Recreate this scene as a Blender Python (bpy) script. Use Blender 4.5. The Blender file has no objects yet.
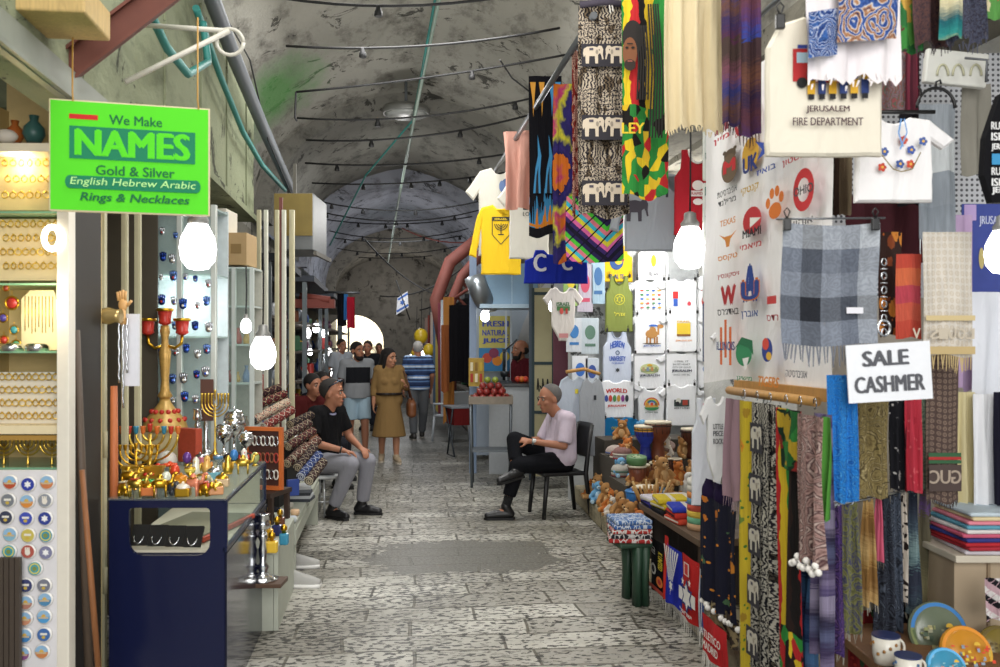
import bpy, bmesh, math, random
from mathutils import Vector, Matrix
R = random.Random(7)
PI = math.pi
SC = bpy.context.scene
COL = SC.collection
YAW = math.atan(115/900); CA, SA = math.cos(YAW), math.sin(YAW)
CAMH, HOR, F = 1.65, 345.0, 900.0
# ---------------------------------------------------------------- placing things: camera rays meet real planes
def P(px, py, d):
    cx = (px-500)/F*d
    return Vector((cx*CA+d*SA, -cx*SA+d*CA, CAMH+(HOR-py)/F*d))
def G(px, py, z=0.0):
    return P(px, py, (CAMH-z)*F/(py-HOR))
def OX(px, py, X):
    k = (px-500)/F
    return P(px, py, X/(k*CA+SA))
def OY(px, py, Y):
    k = (px-500)/F
    return P(px, py, Y/(CA-k*SA))
def lin(c):
    return c/12.92 if c <= .04045 else ((c+.055)/1.055)**2.4
def C(h):
    if not isinstance(h, str): return h
    h = h.lstrip('#')
    if len(h) == 3: h = ''.join(x*2 for x in h)
    return tuple(lin(int(h[i:i+2], 16)/255) for i in (0, 2, 4))+(1.0,)
# ---------------------------------------------------------------- materials
MATS = {}
def nd(nt, t, ins={}, **kw):
    n = nt.nodes.new('ShaderNode'+t)
    for k, v in kw.items(): setattr(n, k, v)
    for k, v in ins.items():
        s = n.inputs[k]
        if isinstance(v, bpy.types.NodeSocket): nt.links.new(v, s)
        else: s.default_value = v
    return n
def newmat(name, rough=.6, metal=0.0, spec=.5):
    m = bpy.data.materials.new(name); m.use_nodes = True
    nt = m.node_tree; b = nt.nodes['Principled BSDF']
    b.inputs['Roughness'].default_value = rough
    b.inputs['Metallic'].default_value = metal
    b.inputs['Specular IOR Level'].default_value = spec
    return m, nt, b
def mth(nt, op, a, b=0.0, c=None):
    n = nd(nt, 'Math', {0: a, 1: b}, operation=op)
    if c is not None:
        if isinstance(c, bpy.types.NodeSocket): nt.links.new(c, n.inputs[2])
        else: n.inputs[2].default_value = c
    return n.outputs[0]
def vmt(nt, op, a, b):
    return nd(nt, 'VectorMath', {0: a, 1: b}, operation=op).outputs[0]
def mix(nt, f, a, b, blend='MIX'):
    n = nd(nt, 'Mix', data_type='RGBA', blend_type=blend)
    for i, v in ((0, f), (6, a), (7, b)):
        if isinstance(v, bpy.types.NodeSocket): nt.links.new(v, n.inputs[i])
        else: n.inputs[i].default_value = v
    return n.outputs[2]
def ramp(nt, fac, stops, interp='LINEAR'):
    n = nd(nt, 'ValToRGB', {0: fac}); cr = n.color_ramp; cr.interpolation = interp
    while len(cr.elements) < len(stops): cr.elements.new(.5)
    for e, (p, c) in zip(cr.elements, stops):
        e.position = p; e.color = C(c) if not isinstance(c, float) else (c, c, c, 1)
    return n.outputs[0]
def noise(nt, vec, scale, detail=4, rough=.5, dist=0.0):
    return nd(nt, 'TexNoise', {'Vector': vec, 'Scale': scale, 'Detail': detail, 'Roughness': rough, 'Distortion': dist})
def voro(nt, vec, scale, feature='F1', rand=1.0):
    return nd(nt, 'TexVoronoi', {'Vector': vec, 'Scale': scale, 'Randomness': rand}, feature=feature)
def objc(nt): return nd(nt, 'TexCoord').outputs['Object']
def uvc(nt): return nd(nt, 'TexCoord').outputs['UV']
def bump(nt, b, h, strength=.3, dist=.01):
    n = nd(nt, 'Bump', {'Height': h, 'Strength': strength, 'Distance': dist})
    nt.links.new(n.outputs[0], b.inputs['Normal'])
def col_in(nt, b, s): nt.links.new(s, b.inputs['Base Color'])
def mat(c, rough=.6, metal=0.0, kind='', k=.12, scale=25, spec=.5):
    """one-colour procedural material with a little mottling; kind: '', cloth, wood, glow, glass, leather"""
    key = (c, rough, metal, kind, k, scale)
    if key in MATS: return MATS[key]
    m, nt, b = newmat('%s_%s' % (kind or 'paint', str(c).strip('#')), rough, metal, spec)
    cc = C(c); v = objc(nt)
    if kind == 'cloth':
        b.inputs['Specular IOR Level'].default_value = .12
        b.inputs['Roughness'].default_value = .92
        st = vmt(nt, 'MULTIPLY', v, (1, 1, .35))
        n = noise(nt, st, 11, 3, .5, .6)
        col_in(nt, b, mix(nt, mth(nt, 'MULTIPLY', n.outputs[0], .28), cc, tuple(x*.72 for x in cc[:3])+(1,)))
        bump(nt, b, n.outputs[0], .5, .03)
    elif kind == 'wood':
        st = vmt(nt, 'MULTIPLY', v, (12, 12, 1.5))
        n = noise(nt, st, 4, 5, .6, 1.5)
        col_in(nt, b, mix(nt, n.outputs[0], tuple(x*.6 for x in cc[:3])+(1,), tuple(min(1, x*1.3) for x in cc[:3])+(1,)))
        bump(nt, b, n.outputs[0], .2, .004)
    elif kind == 'glow':
        b.inputs['Base Color'].default_value = cc
        b.inputs['Emission Color'].default_value = cc
        b.inputs['Emission Strength'].default_value = k
    elif kind == 'glass':
        b.inputs['Base Color'].default_value = cc
        b.inputs['Transmission Weight'].default_value = 1.0
        b.inputs['IOR'].default_value = 1.1
    elif kind == 'pane':      # thin sheet of glass: mostly clear, a soft reflection
        t = nd(nt, 'BsdfTransparent', {0: (.93, .97, .96, 1)})
        b.inputs['Base Color'].default_value = cc
        b.inputs['Roughness'].default_value = .03
        mx = nd(nt, 'MixShader', {0: k})
        nt.links.new(t.outputs[0], mx.inputs[1]); nt.links.new(b.outputs[0], mx.inputs[2])
        nt.links.new(mx.outputs[0], nt.nodes['Material Output'].inputs[0])
    else:
        n = noise(nt, v, scale, 3)
        col_in(nt, b, mix(nt, mth(nt, 'MULTIPLY', n.outputs[0], 2*k), cc, tuple(x*.55 for x in cc[:3])+(1,)))
        if metal: bump(nt, b, n.outputs[0], .08, .002)
    MATS[key] = m
    return m
def pat(kind, cols, s=(4, 8), seed=0, k=.5):
    """woven / printed cloth patterns laid out in the cloth's own UV"""
    key = ('pat', kind, tuple(cols), s, seed, k)
    if key in MATS: return MATS[key]
    m, nt, b = newmat('cloth_%s_%d' % (kind, len(MATS)), .9, 0, .12)
    uv = uvc(nt); sep = nd(nt, 'SeparateXYZ', {0: uv}); u, v = sep.outputs[0], sep.outputs[1]
    sv = vmt(nt, 'ADD', vmt(nt, 'MULTIPLY', uv, (s[0], s[1], 1)), (seed*3.7, seed*1.3, 0))
    cs = [C(c) for c in cols]
    def even(f, cl=None, interp='CONSTANT'):
        cl = cl or cols
        return ramp(nt, f, [(i/len(cl), c) for i, c in enumerate(cl)], interp)
    if kind == 'paisley':
        n = noise(nt, sv, 1.2, 2); dv = vmt(nt, 'ADD', sv, vmt(nt, 'MULTIPLY', n.outputs[1], (.9, .9, 0)))
        vo = voro(nt, dv, 1.0)
        w = mth(nt, 'MULTIPLY_ADD', mth(nt, 'SINE', mth(nt, 'MULTIPLY', vo.outputs[0], 26)), .5, .5)
        f = mth(nt, 'MULTIPLY_ADD', noise(nt, sv, 7, 3).outputs[0], .5, mth(nt, 'MULTIPLY', w, .6))
        c = ramp(nt, f, [(i*.8/max(1, len(cols)-1)+.15, x) for i, x in enumerate(cols)], 'EASE')
    elif kind == 'floral':
        vo = voro(nt, sv, 1.0, 'F1', .9); n = noise(nt, sv, 5, 2).outputs[0]
        d = mth(nt, 'MULTIPLY_ADD', n, .25, vo.outputs[0])
        rr = nd(nt, 'SeparateColor', {0: vo.outputs[1]}).outputs[0]
        fl = even(rr, cols[1:])
        c = mix(nt, mth(nt, 'LESS_THAN', d, k), cs[0], fl)
        c = mix(nt, mth(nt, 'LESS_THAN', d, k*.42), c, cs[-1])
        v2 = voro(nt, sv, 2.3); c = mix(nt, mth(nt, 'LESS_THAN', v2.outputs[0], .17), c, cs[1])
    elif kind == 'stripes_v':
        c = even(mth(nt, 'FRACT', mth(nt, 'MULTIPLY', v, s[1])))
    elif kind == 'stripes_u':
        c = even(mth(nt, 'FRACT', mth(nt, 'MULTIPLY', u, s[0])))
    elif kind == 'blend_v':
        w = mth(nt, 'ADD', mth(nt, 'MULTIPLY', v, s[1]), mth(nt, 'MULTIPLY', noise(nt, vmt(nt, 'MULTIPLY', uv, (1, 40, 1)), 2, 3).outputs[0], k))
        c = even(mth(nt, 'FRACT', w), None, 'LINEAR')
    elif kind == 'rasta':
        w = mth(nt, 'MULTIPLY_ADD', noise(nt, sv, 1.5, 2).outputs[0], .25, u)
        c = even(mth(nt, 'FRACT', mth(nt, 'MULTIPLY', w, s[0]*.35)))
        vo = voro(nt, sv, 2.2); lf = even(nd(nt, 'SeparateColor', {0: vo.outputs[1]}).outputs[0])
        c = mix(nt, mth(nt, 'LESS_THAN', v, k), c, lf)
    elif kind == 'leaves':
        vo = voro(nt, vmt(nt, 'ADD', sv, vmt(nt, 'MULTIPLY', noise(nt, sv, 3, 3).outputs[1], (.6, .6, 0))), 1.0)
        c = even(nd(nt, 'SeparateColor', {0: vo.outputs[1]}).outputs[0])
    elif kind == 'plaid':
        a = even(mth(nt, 'FRACT', mth(nt, 'MULTIPLY', u, s[0]))); b2 = even(mth(nt, 'FRACT', mth(nt, 'MULTIPLY', v, s[1])))
        c = mix(nt, .5, a, b2)
        if k:
            n = noise(nt, vmt(nt, 'MULTIPLY', uv, (7, 9, 1)), 1.2, 2); vo = voro(nt, vmt(nt, 'ADD', vmt(nt, 'MULTIPLY', uv, (6, 8, 1)), n.outputs[1]), 1.0)
            w = mth(nt, 'MULTIPLY_ADD', mth(nt, 'SINE', mth(nt, 'MULTIPLY', vo.outputs[0], 30)), .5*k, .5)
            c = mix(nt, w, mix(nt, .35, c, (0, 0, 0, 1)), c)
    elif kind == 'tiedye':
        vo = voro(nt, sv, .6, 'F1', .8); w = mth(nt, 'MULTIPLY_ADD', noise(nt, sv, 4, 2).outputs[0], .5, mth(nt, 'MULTIPLY', vo.outputs[0], 1.9))
        c = even(mth(nt, 'FRACT', w), None, 'LINEAR')
    elif kind == 'zigzag':
        w = mth(nt, 'ADD', mth(nt, 'MULTIPLY', v, s[1]), mth(nt, 'MULTIPLY', mth(nt, 'PINGPONG', mth(nt, 'MULTIPLY', u, s[0]), 1.0), k))
        c = even(mth(nt, 'FRACT', w))
        g = mth(nt, 'LESS_THAN', mth(nt, 'FRACT', mth(nt, 'SUBTRACT', mth(nt, 'MULTIPLY', v, s[1]*2.5), mth(nt, 'MULTIPLY', u, s[0]*2.5))), .12)
        c = mix(nt, g, c, cs[-1])
    elif kind == 'ethnic':
        band = mth(nt, 'FRACT', mth(nt, 'MULTIPLY', v, s[1]))
        small = mth(nt, 'GREATER_THAN', mth(nt, 'SINE', mth(nt, 'MULTIPLY', u, s[0]*30)), 0)
        wv = nd(nt, 'TexWave', {'Vector': vmt(nt, 'MULTIPLY', uv, (s[0], s[1]*5, 1)), 'Scale': 1.6, 'Distortion': 9, 'Detail': 2}).outputs[1]
        line = mth(nt, 'LESS_THAN', mth(nt, 'FRACT', mth(nt, 'MULTIPLY', v, s[1]*8)), .35)
        inb = mth(nt, 'GREATER_THAN', band, k)
        big = mth(nt, 'GREATER_THAN', mth(nt, 'ADD', wv, noise(nt, uv, 60, 2).outputs[0]), .95)
        sm = mth(nt, 'MAXIMUM', mth(nt, 'MULTIPLY', small, line), mth(nt, 'GREATER_THAN', noise(nt, vmt(nt, 'MULTIPLY', uv, (s[0]*9, s[1]*14, 1)), 1.5, 2).outputs[0], .52))
        f = nd(nt, 'Mix', {0: inb, 2: sm, 3: big}).outputs[0]
        c = mix(nt, f, cs[0], cs[1])
        if len(cs) > 2: c = mix(nt, mth(nt, 'GREATER_THAN', noise(nt, sv, 2, 1).outputs[0], .56), c, cs[2], 'MULTIPLY')
    elif kind == 'mono':
        vo = voro(nt, sv, 1.0, 'F1', 0.0); d = vo.outputs[0]
        ring = mth(nt, 'LESS_THAN', mth(nt, 'ABSOLUTE', mth(nt, 'SUBTRACT', d, .28)), k*.16)
        c = mix(nt, ring, cs[0], cs[1]); c = mix(nt, mth(nt, 'LESS_THAN', d, .1), c, cs[1])
    elif kind == 'leopard':
        vo = voro(nt, sv, 1.0, 'DISTANCE_TO_EDGE'); n = noise(nt, sv, 3, 2).outputs[0]
        c = mix(nt, mth(nt, 'GREATER_THAN', mth(nt, 'MULTIPLY_ADD', n, .2, vo.outputs[0]), k*.6), cs[0], cs[1])
    elif kind == 'flame':
        n = noise(nt, vmt(nt, 'MULTIPLY', uv, (s[0], s[1]*.5, 1)), 1.4, 2, .5, .8).outputs[0]
        w = mth(nt, 'SUBTRACT', mth(nt, 'MULTIPLY', n, .75), mth(nt, 'MULTIPLY', v, .8))
        c = ramp(nt, w, [(0, cols[0]), (.16, cols[1]), (.2, cols[2]), (.3, cols[3])], 'CONSTANT')
        c = mix(nt, mth(nt, 'LESS_THAN', v, .06), c, cs[0]); c = mix(nt, mth(nt, 'COMPARE', v, .075, .008), c, cs[3])
    elif kind == 'furry':
        n = noise(nt, sv, 3, 5, .8).outputs[0]
        c = ramp(nt, n, [(.3+.4*i/max(1, len(cols)-1), x) for i, x in enumerate(cols)], 'CONSTANT')
    elif kind == 'rug':
        cols = (cols[0], cols[2], cols[0], cols[1], cols[2])
        d = mth(nt, 'ADD', mth(nt, 'PINGPONG', mth(nt, 'MULTIPLY', u, s[0]), .5), mth(nt, 'PINGPONG', mth(nt, 'MULTIPLY', v, s[1]), .5))
        c = even(mth(nt, 'FRACT', mth(nt, 'MULTIPLY', d, 1.7)))
        c = mix(nt, mth(nt, 'GREATER_THAN', noise(nt, sv, 9, 2).outputs[0], .54), c, cs[-1])
    else:
        c = mix(nt, noise(nt, sv, 3, 4).outputs[0], cs[0], cs[-1])
    sh = noise(nt, vmt(nt, 'MULTIPLY', uv, (9, 2.5, 1)), 2, 3, .5, .5).outputs[0]
    c = mix(nt, mth(nt, 'MULTIPLY', sh, .4), c, (.02, .02, .025, 1))
    col_in(nt, b, c); bump(nt, b, sh, .35, .02)
    MATS[key] = m
    return m
# ---------------------------------------------------------------- mesh shapes (all add into a bmesh)
def box(bm, c, s, rz=0.0, mi=0, taper=1.0, bev=0.0, rot=None):
    """box with centre c, size s, turned by rz about its own centre"""
    M = rot if rot is not None else Matrix.Rotation(rz, 3, 'Z')
    vs = []
    for sx, sy, sz in ((-1,-1,-1),(1,-1,-1),(1,1,-1),(-1,1,-1),(-1,-1,1),(1,-1,1),(1,1,1),(-1,1,1)):
        t = taper if sz > 0 else 1
        vs.append(bm.verts.new(Vector(c)+M @ Vector((sx*s[0]/2*t, sy*s[1]/2*t, sz*s[2]/2))))
    fs = [bm.faces.new([vs[i] for i in q]) for q in ((3,2,1,0),(4,5,6,7),(0,1,5,4),(1,2,6,5),(2,3,7,6),(3,0,4,7))]
    for f in fs: f.material_index = mi
    if bev:
        es = list({e for f in fs for e in f.edges})
        r = bmesh.ops.bevel(bm, geom=es, offset=bev, segments=2, affect='EDGES', profile=.5)
        for f in r['faces']: f.material_index = mi
    return fs
def ring_loop(bm, pts): return [bm.verts.new(p) for p in pts]
def bridge(bm, a, b, mi=0, smooth=True):
    n = len(a)
    for i in range(n):
        f = bm.faces.new((a[i], a[(i+1) % n], b[(i+1) % n], b[i])); f.smooth = smooth; f.material_index = mi
def frame_of(d):
    d = d.normalized(); up = Vector((0, 0, 1)) if abs(d.z) < .95 else Vector((1, 0, 0))
    x = up.cross(d).normalized(); return x, d.cross(x)
def tube(bm, pts, r, seg=8, mi=0, cap=True, smooth=True, sq=1.0):
    """tube along points, r a number or a list of radii"""
    pts = [Vector(p) for p in pts]; n = len(pts); rs = r if isinstance(r, (list, tuple)) else [r]*n
    loops = []
    x = None
    for i, p in enumerate(pts):
        d = (pts[min(i+1, n-1)]-pts[max(i-1, 0)])
        if d.length < 1e-9: d = Vector((0, 0, 1))
        d.normalize()
        if x is None: x, y = frame_of(d)
        else:
            x = (x-d*x.dot(d))
            if x.length < 1e-6: x, y = frame_of(d)
            x.normalize(); y = d.cross(x)
        loops.append(ring_loop(bm, [p+(x*math.cos(2*PI*j/seg)+y*math.sin(2*PI*j/seg)*sq)*rs[i] for j in range(seg)]))
    for a, b in zip(loops, loops[1:]): bridge(bm, a, b, mi, smooth)
    if cap:
        for l, fl in ((loops[0], True), (loops[-1], False)):
            f = bm.faces.new(l[::-1] if fl else l); f.material_index = mi
    return loops
def lathe(bm, prof, c=(0, 0, 0), seg=16, mi=0, axis='Z', smooth=True, M=None):
    """prof: list of (radius, height)"""
    c = Vector(c); loops = []
    for r, h in prof:
        r = max(r, .0004); pts = []
        for j in range(seg):
            a = 2*PI*j/seg; v = Vector((r*math.cos(a), r*math.sin(a), h))
            if M is not None: v = M @ v
            pts.append(c+v)
        loops.append(ring_loop(bm, pts))
    for a, b in zip(loops, loops[1:]): bridge(bm, a, b, mi, smooth)
    f = bm.faces.new(loops[0][::-1]); f.material_index = mi
    f = bm.faces.new(loops[-1]); f.material_index = mi
def ball(bm, c, r, seg=12, rings=8, mi=0, M=None):
    rx = r if isinstance(r, (tuple, list)) else (r, r, r)
    c = Vector(c); loops = []
    def tr(v): return c+(M @ v if M is not None else v)
    for i in range(1, rings):
        t = PI*i/rings
        loops.append(ring_loop(bm, [tr(Vector((rx[0]*math.sin(t)*math.cos(2*PI*j/seg), rx[1]*math.sin(t)*math.sin(2*PI*j/seg), -rx[2]*math.cos(t)))) for j in range(seg)]))
    for a, b in zip(loops, loops[1:]): bridge(bm, a, b, mi)
    bo = bm.verts.new(tr(Vector((0, 0, -rx[2])))); to = bm.verts.new(tr(Vector((0, 0, rx[2]))))
    for j in range(seg):
        f = bm.faces.new((bo, loops[0][(j+1) % seg], loops[0][j])); f.smooth = True; f.material_index = mi
        f = bm.faces.new((to, loops[-1][j], loops[-1][(j+1) % seg])); f.smooth = True; f.material_index = mi
def prism(bm, pts, y0, y1, mi=0):
    """outline in XZ pushed from y0 to y1"""
    a = [bm.verts.new((x, y0, z)) for x, z in pts]; b = [bm.verts.new((x, y1, z)) for x, z in pts]
    n = len(pts)
    f = bm.faces.new(a); f.material_index = mi
    f = bm.faces.new(b[::-1]); f.material_index = mi
    for i in range(n):
        f = bm.faces.new((a[(i+1) % n], a[i], b[i], b[(i+1) % n])); f.material_index = mi
def BM(): return bmesh.new()
def obj(name, bm, ms, parent=None, loc=None, rz=0.0, fix=True):
    if fix: bmesh.ops.recalc_face_normals(bm, faces=bm.faces[:])
    me = bpy.data.meshes.new(name); bm.to_mesh(me); bm.free()
    for m in (ms if isinstance(ms, (list, tuple)) else [ms]): me.materials.append(m)
    o = bpy.data.objects.new(name, me); COL.objects.link(o)
    if parent is not None: o.parent = parent
    if loc is not None: o.location = loc
    o.rotation_euler.z = rz
    return o
def tag(o, label, cat, group=None):
    o['label'] = label; o['category'] = cat
    if group: o['group'] = group
    return o
def thing(name, label, cat, loc=(0, 0, 0), rz=0.0, group=None):
    o = bpy.data.objects.new(name, None); COL.objects.link(o); o.empty_display_size = .05
    o.location = loc; o.rotation_euler = (0, 0, rz)
    return tag(o, label, cat, group)
def struct(name, bm, ms, parent=None):
    o = obj(name, bm, ms, parent)
    if parent is None: o['kind'] = 'structure'
    return o
def dup(root, loc, rz=None, label=None, group=None, scale=None, rot=None, mats=None):
    r = root.copy(); COL.objects.link(r); r.location = loc
    if rz is not None: r.rotation_euler.z = rz
    if rot is not None: r.rotation_euler = rot
    if label: r['label'] = label
    if group: r['group'] = group
    if scale: r.scale = (scale,)*3 if not isinstance(scale, tuple) else scale
    for ch in root.children:
        c = ch.copy(); COL.objects.link(c); c.parent = r
        for g in ch.children:
            e = g.copy(); COL.objects.link(e); e.parent = c
    return r
ORD = ['first', 'second', 'third', 'fourth', 'fifth', 'sixth', 'seventh', 'eighth', 'ninth', 'tenth', 'eleventh', 'twelfth', 'thirteenth', 'fourteenth', 'fifteenth', 'sixteenth']
# ---------------------------------------------------------------- flat prints and lettering
TXT = {}
def text_mesh(s, bold=0.0, shear=0.0):
    key = (s, shear)
    if key in TXT: return TXT[key]
    cu = bpy.data.curves.new('lettering', 'FONT'); cu.body = s; cu.size = 1.0; cu.resolution_u = 3
    cu.align_x = 'CENTER'; cu.align_y = 'CENTER'; cu.shear = shear
    o = bpy.data.objects.new('lettering', cu)
    me = o.to_mesh()
    vs = [(v.co.x, v.co.y) for v in me.vertices]; fs = [tuple(p.vertices) for p in me.polygons]
    o.to_mesh_clear(); bpy.data.objects.remove(o); bpy.data.curves.remove(cu)
    if vs:
        xs = [v[0] for v in vs]; ys = [v[1] for v in vs]
        cx, cy = (min(xs)+max(xs))/2, (min(ys)+max(ys))/2
        w, h = max(xs)-min(xs) or 1, max(ys)-min(ys) or 1
        vs = [((x-cx)/w, (y-cy)/h) for x, y in vs]   # unit box
        TXT[key] = (vs, fs, w/h)
    else: TXT[key] = ([], [], 1)
    return TXT[key]
class Print:
    """flat coloured shapes gathered into one mesh; local x right, z up, facing -y"""
    def __init__(s, y=0.0, step=.0006):
        s.bm = BM(); s.ms = []; s.y = y; s.step = max(step, .0009); s.n = 0
    def mi(s, c):
        m = mat(c, .8, k=.05) if isinstance(c, str) else c
        if m not in s.ms: s.ms.append(m)
        return s.ms.index(m)
    def lay(s):
        s.n += 1; return s.y-s.step*s.n
    def poly(s, pts, c, y=None):
        y = s.lay() if y is None else y; i = s.mi(c)
        f = s.bm.faces.new([s.bm.verts.new((x, y, z)) for x, z in pts]); f.material_index = i
        return s
    def rect(s, x, z, w, h, c): return s.poly([(x-w/2, z-h/2), (x+w/2, z-h/2), (x+w/2, z+h/2), (x-w/2, z+h/2)], c)
    def oval(s, x, z, rx, rz, c, n=20, a0=0.0, a1=2*PI):
        full = a1-a0 > 6.28
        return s.poly([(x+rx*math.cos(a0+(a1-a0)*i/(n if full else n-1)), z+rz*math.sin(a0+(a1-a0)*i/(n if full else n-1))) for i in range(n)], c)
    def ring(s, x, z, r, t, c, n=24, a0=0.0, a1=2*PI, sz=1.0):
        y = s.lay(); i = s.mi(c); pr = None
        for k in range(n+1):
            a = a0+(a1-a0)*k/n
            q = [s.bm.verts.new((x+rr*math.cos(a), y, z+rr*math.sin(a)*sz)) for rr in (r-t/2, r+t/2)]
            if pr: f = s.bm.faces.new((pr[0], pr[1], q[1], q[0])); f.material_index = i
            pr = q
        return s
    def line(s, pts, t, c):
        y = s.lay(); i = s.mi(c)
        for (x0, z0), (x1, z1) in zip(pts, pts[1:]):
            d = Vector((x1-x0, z1-z0)); L = d.length or 1; n = Vector((-d.y, d.x))/L*t/2
            f = s.bm.faces.new([s.bm.verts.new((p[0], y, p[1])) for p in ((x0+n.x, z0+n.y), (x0-n.x, z0-n.y), (x1-n.x, z1-n.y), (x1+n.x, z1+n.y))]); f.material_index = i
        return s
    def star(s, x, z, r, c, n=5, r2=.4, a=PI/2):
        return s.poly([(x+(r if i % 2 == 0 else r*r2)*math.cos(a+PI*i/n), z+(r if i % 2 == 0 else r*r2)*math.sin(a+PI*i/n)) for i in range(2*n)], c)
    def text(s, t, x, z, w, h, c, bold=.015, shear=0, arc=0.0, rot=0.0):
        vs, fs, asp = text_mesh(t, bold, shear); y = s.lay(); i = s.mi(c)
        cr, sr = math.cos(rot), math.sin(rot); db = bold*w/max(.3, asp*.72)
        for dx, dz in (((-db, 0), (db, 0), (0, db*.6)) if bold > .008 else ((0, 0),)):
            nv = []
            for a, b in vs:
                px, pz = a*w*(1-2*db/abs(w))+dx, b*h+dz+(arc*h*(1-4*a*a) if arc else 0)
                nv.append(s.bm.verts.new((x+px*cr-pz*sr, y, z+px*sr+pz*cr)))
            for f in fs: s.bm.faces.new([nv[k] for k in f]).material_index = i
            y -= .0003
        return s
    def done(s, name, parent, loc=None, rz=0.0):
        o = obj(name, s.bm, s.ms, parent, loc, rz, fix=False)
        return o
# ---------------------------------------------------------------- cloth
def cloth(name, TL, TR, h, m, label=None, cat=None, group=None, parent=None, folds=4, amp=.02, flare=1.0, sag=0.0, fringe=None, nu=None, nv=14, seed=0, ragged=0.0, top=None, thick=0.0):
    """hanging cloth from TL to TR (world points), h long, with vertical folds; origin at the top middle"""
    TL, TR = Vector(TL), Vector(TR); mid = (TL+TR)/2; w = (TR-TL); L = w.length; ux = w.normalized()
    nrm = ux.cross(Vector((0, 0, 1))).normalized()      # towards the viewer's side
    rr = random.Random(seed*131+7); nu = nu or max(10, int(folds*8)); bm = BM(); uvl = bm.loops.layers.uv.new('UVMap')
    ph = [rr.uniform(0, 6.28) for _ in range(3)]; grid = []
    def pt(a, t):
        am = amp*(.35+.65*min(1, t*2.2))
        fo = math.sin(a*folds*2*PI+ph[0]+.7*math.sin(t*2.6+ph[1]))*am+.35*am*math.sin(a*folds*4.7*PI+ph[2]+t*1.7)
        wd = (top if top is not None else 1.0); wd = wd+(flare-wd)*min(1, t*1.25)
        x = (a-.5)*L*wd+.012*math.sin(t*5+ph[1])*L
        z = -t*h-sag*h*4*a*(1-a)*(1-t)+.015*h*math.sin(a*7+ph[2])*t
        if ragged and t > .999: z -= ragged*rr.random()
        return ux*x+nrm*fo+Vector((0, 0, z))
    for j in range(nv+1): grid.append([bm.verts.new(pt(i/nu, j/nv)) for i in range(nu+1)])
    for j in range(nv):
        for i in range(nu):
            f = bm.faces.new((grid[j+1][i], grid[j+1][i+1], grid[j][i+1], grid[j][i])); f.smooth = True
            for lp, (a, t) in zip(f.loops, ((i, j+1), (i+1, j+1), (i+1, j), (i, j))): lp[uvl].uv = (a/nu, 1-t/nv)
    o = obj(name, bm, m, parent, fix=False); o.location = mid
    if label: tag(o, label, cat or name, group)
    if fringe:
        fl, fm, step = fringe; fb = BM(); n = max(6, int(L*flare/step))
        for i in range(n):
            p = pt((i+.5)/n, 1.0); a = ux*step*.32
            q = p+Vector((0, 0, -fl*rr.uniform(.75, 1.1)))+ux*rr.uniform(-.3, .3)*step*2+nrm*rr.uniform(-.01, .01)
            fb.faces.new([fb.verts.new(x) for x in (p-a, p+a, q+a*.5, q-a*.5)])
        obj('fringe', fb, fm, o, fix=False)
    return o
def hang(name, px0, px1, py0, py1, d, m, label, cat, d2=None, **kw):
    """cloth hung level from the pixel columns px0..px1 at depth d (d2 at the right end)"""
    TL = P(px0, py0, d); TR = P(px1, py0, d2 or d); TR.z = TL.z
    h = (py1-py0)/F*d
    return cloth(name, TL, TR, h, m, label, cat, **kw)
TEE = [(.0, -.075), (.07, -.06), (.14, 0), (.32, -.035), (.56, -.27), (.44, -.37), (.345, -.28), (.35, -1.0)]
LONG = [(.0, -.06), (.07, -.05), (.14, 0), (.32, -.035), (.40, -.16), (.53, -.72), (.42, -.76), (.33, -.34), (.33, -1.0)]
ONE = [(.0, -.10), (.09, -.08), (.17, 0), (.32, -.03), (.52, -.22), (.42, -.33), (.31, -.25), (.29, -.74), (.12, -.95), (.1, -1.0)]
BOXY = [(0, -.06), (.10, -.04), (.17, 0), (.38, -.05), (.5, -.22), (.5, -1.0)]
SMALL = [(.0, -.075), (.07, -.06), (.14, 0), (.32, -.03), (.54, -.22), (.46, -.32), (.345, -.25), (.35, -1.0)]
TANK = [(.0, -.16), (.10, -.13), (.16, 0), (.27, 0), (.29, -.22), (.4, -.32), (.41, -1.0)]
def shirt_mesh(w, h, form=TEE, t=.02, seed=1):
    bm = BM(); half = [(x*w, z*h) for x, z in form]
    pts = [(-x, z) for x, z in half[::-1] if x > 0]+half if half[0][0] == 0 else [(-x, z) for x, z in half[::-1]]+half
    # finer outline, a soft uneven hem
    rr = random.Random(seed); fine = []
    n = len(pts)
    for i in range(n):
        a, b = pts[i], pts[(i+1) % n]
        k = max(1, int(math.hypot(b[0]-a[0], b[1]-a[1])/(.09*max(w, h))))
        for j in range(k):
            f = j/k; x, z = a[0]+(b[0]-a[0])*f, a[1]+(b[1]-a[1])*f
            fine.append((x+rr.uniform(-1, 1)*.006*w, z+rr.uniform(-1, 1)*.004*h))
    fr = bm.faces.new([bm.verts.new((x, -t*.4, z)) for x, z in fine])
    fr.normal_update()
    if fr.normal.y > 0: fr.normal_flip()
    fv = list(fr.verts); back = [bm.verts.new((v.co.x, t*.6, v.co.z)) for v in fv]
    bridge(bm, fv, back, 0)
    bm.faces.new(back[::-1])
    bmesh.ops.inset_region(bm, faces=[fr], thickness=min(w, h)*.025, depth=t*.6, use_even_offset=True)
    for f in bm.faces: f.smooth = False
    return bm
def shirt(name, label, loc, rz, w, h, m, form=TEE, group=None, cat='shirt', collar=None, t=.02, seed=1):
    r = thing(name, label, cat, loc, rz, group)
    obj('body', shirt_mesh(w, h, form, t, seed), m, r)
    if collar is not None:
        bm = BM(); x0, z0 = form[2][0]*w, 0; zb = form[0][1]*h
        pts = [(x0*math.cos(a), -t-.002, zb*1.0*math.sin(a)*-1*-1 if False else zb*math.sin(a)) for a in [PI*i/12 for i in range(13)]]
        tube(bm, pts, .008, 6)
        obj('collar', bm, collar, r)
    return r
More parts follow.
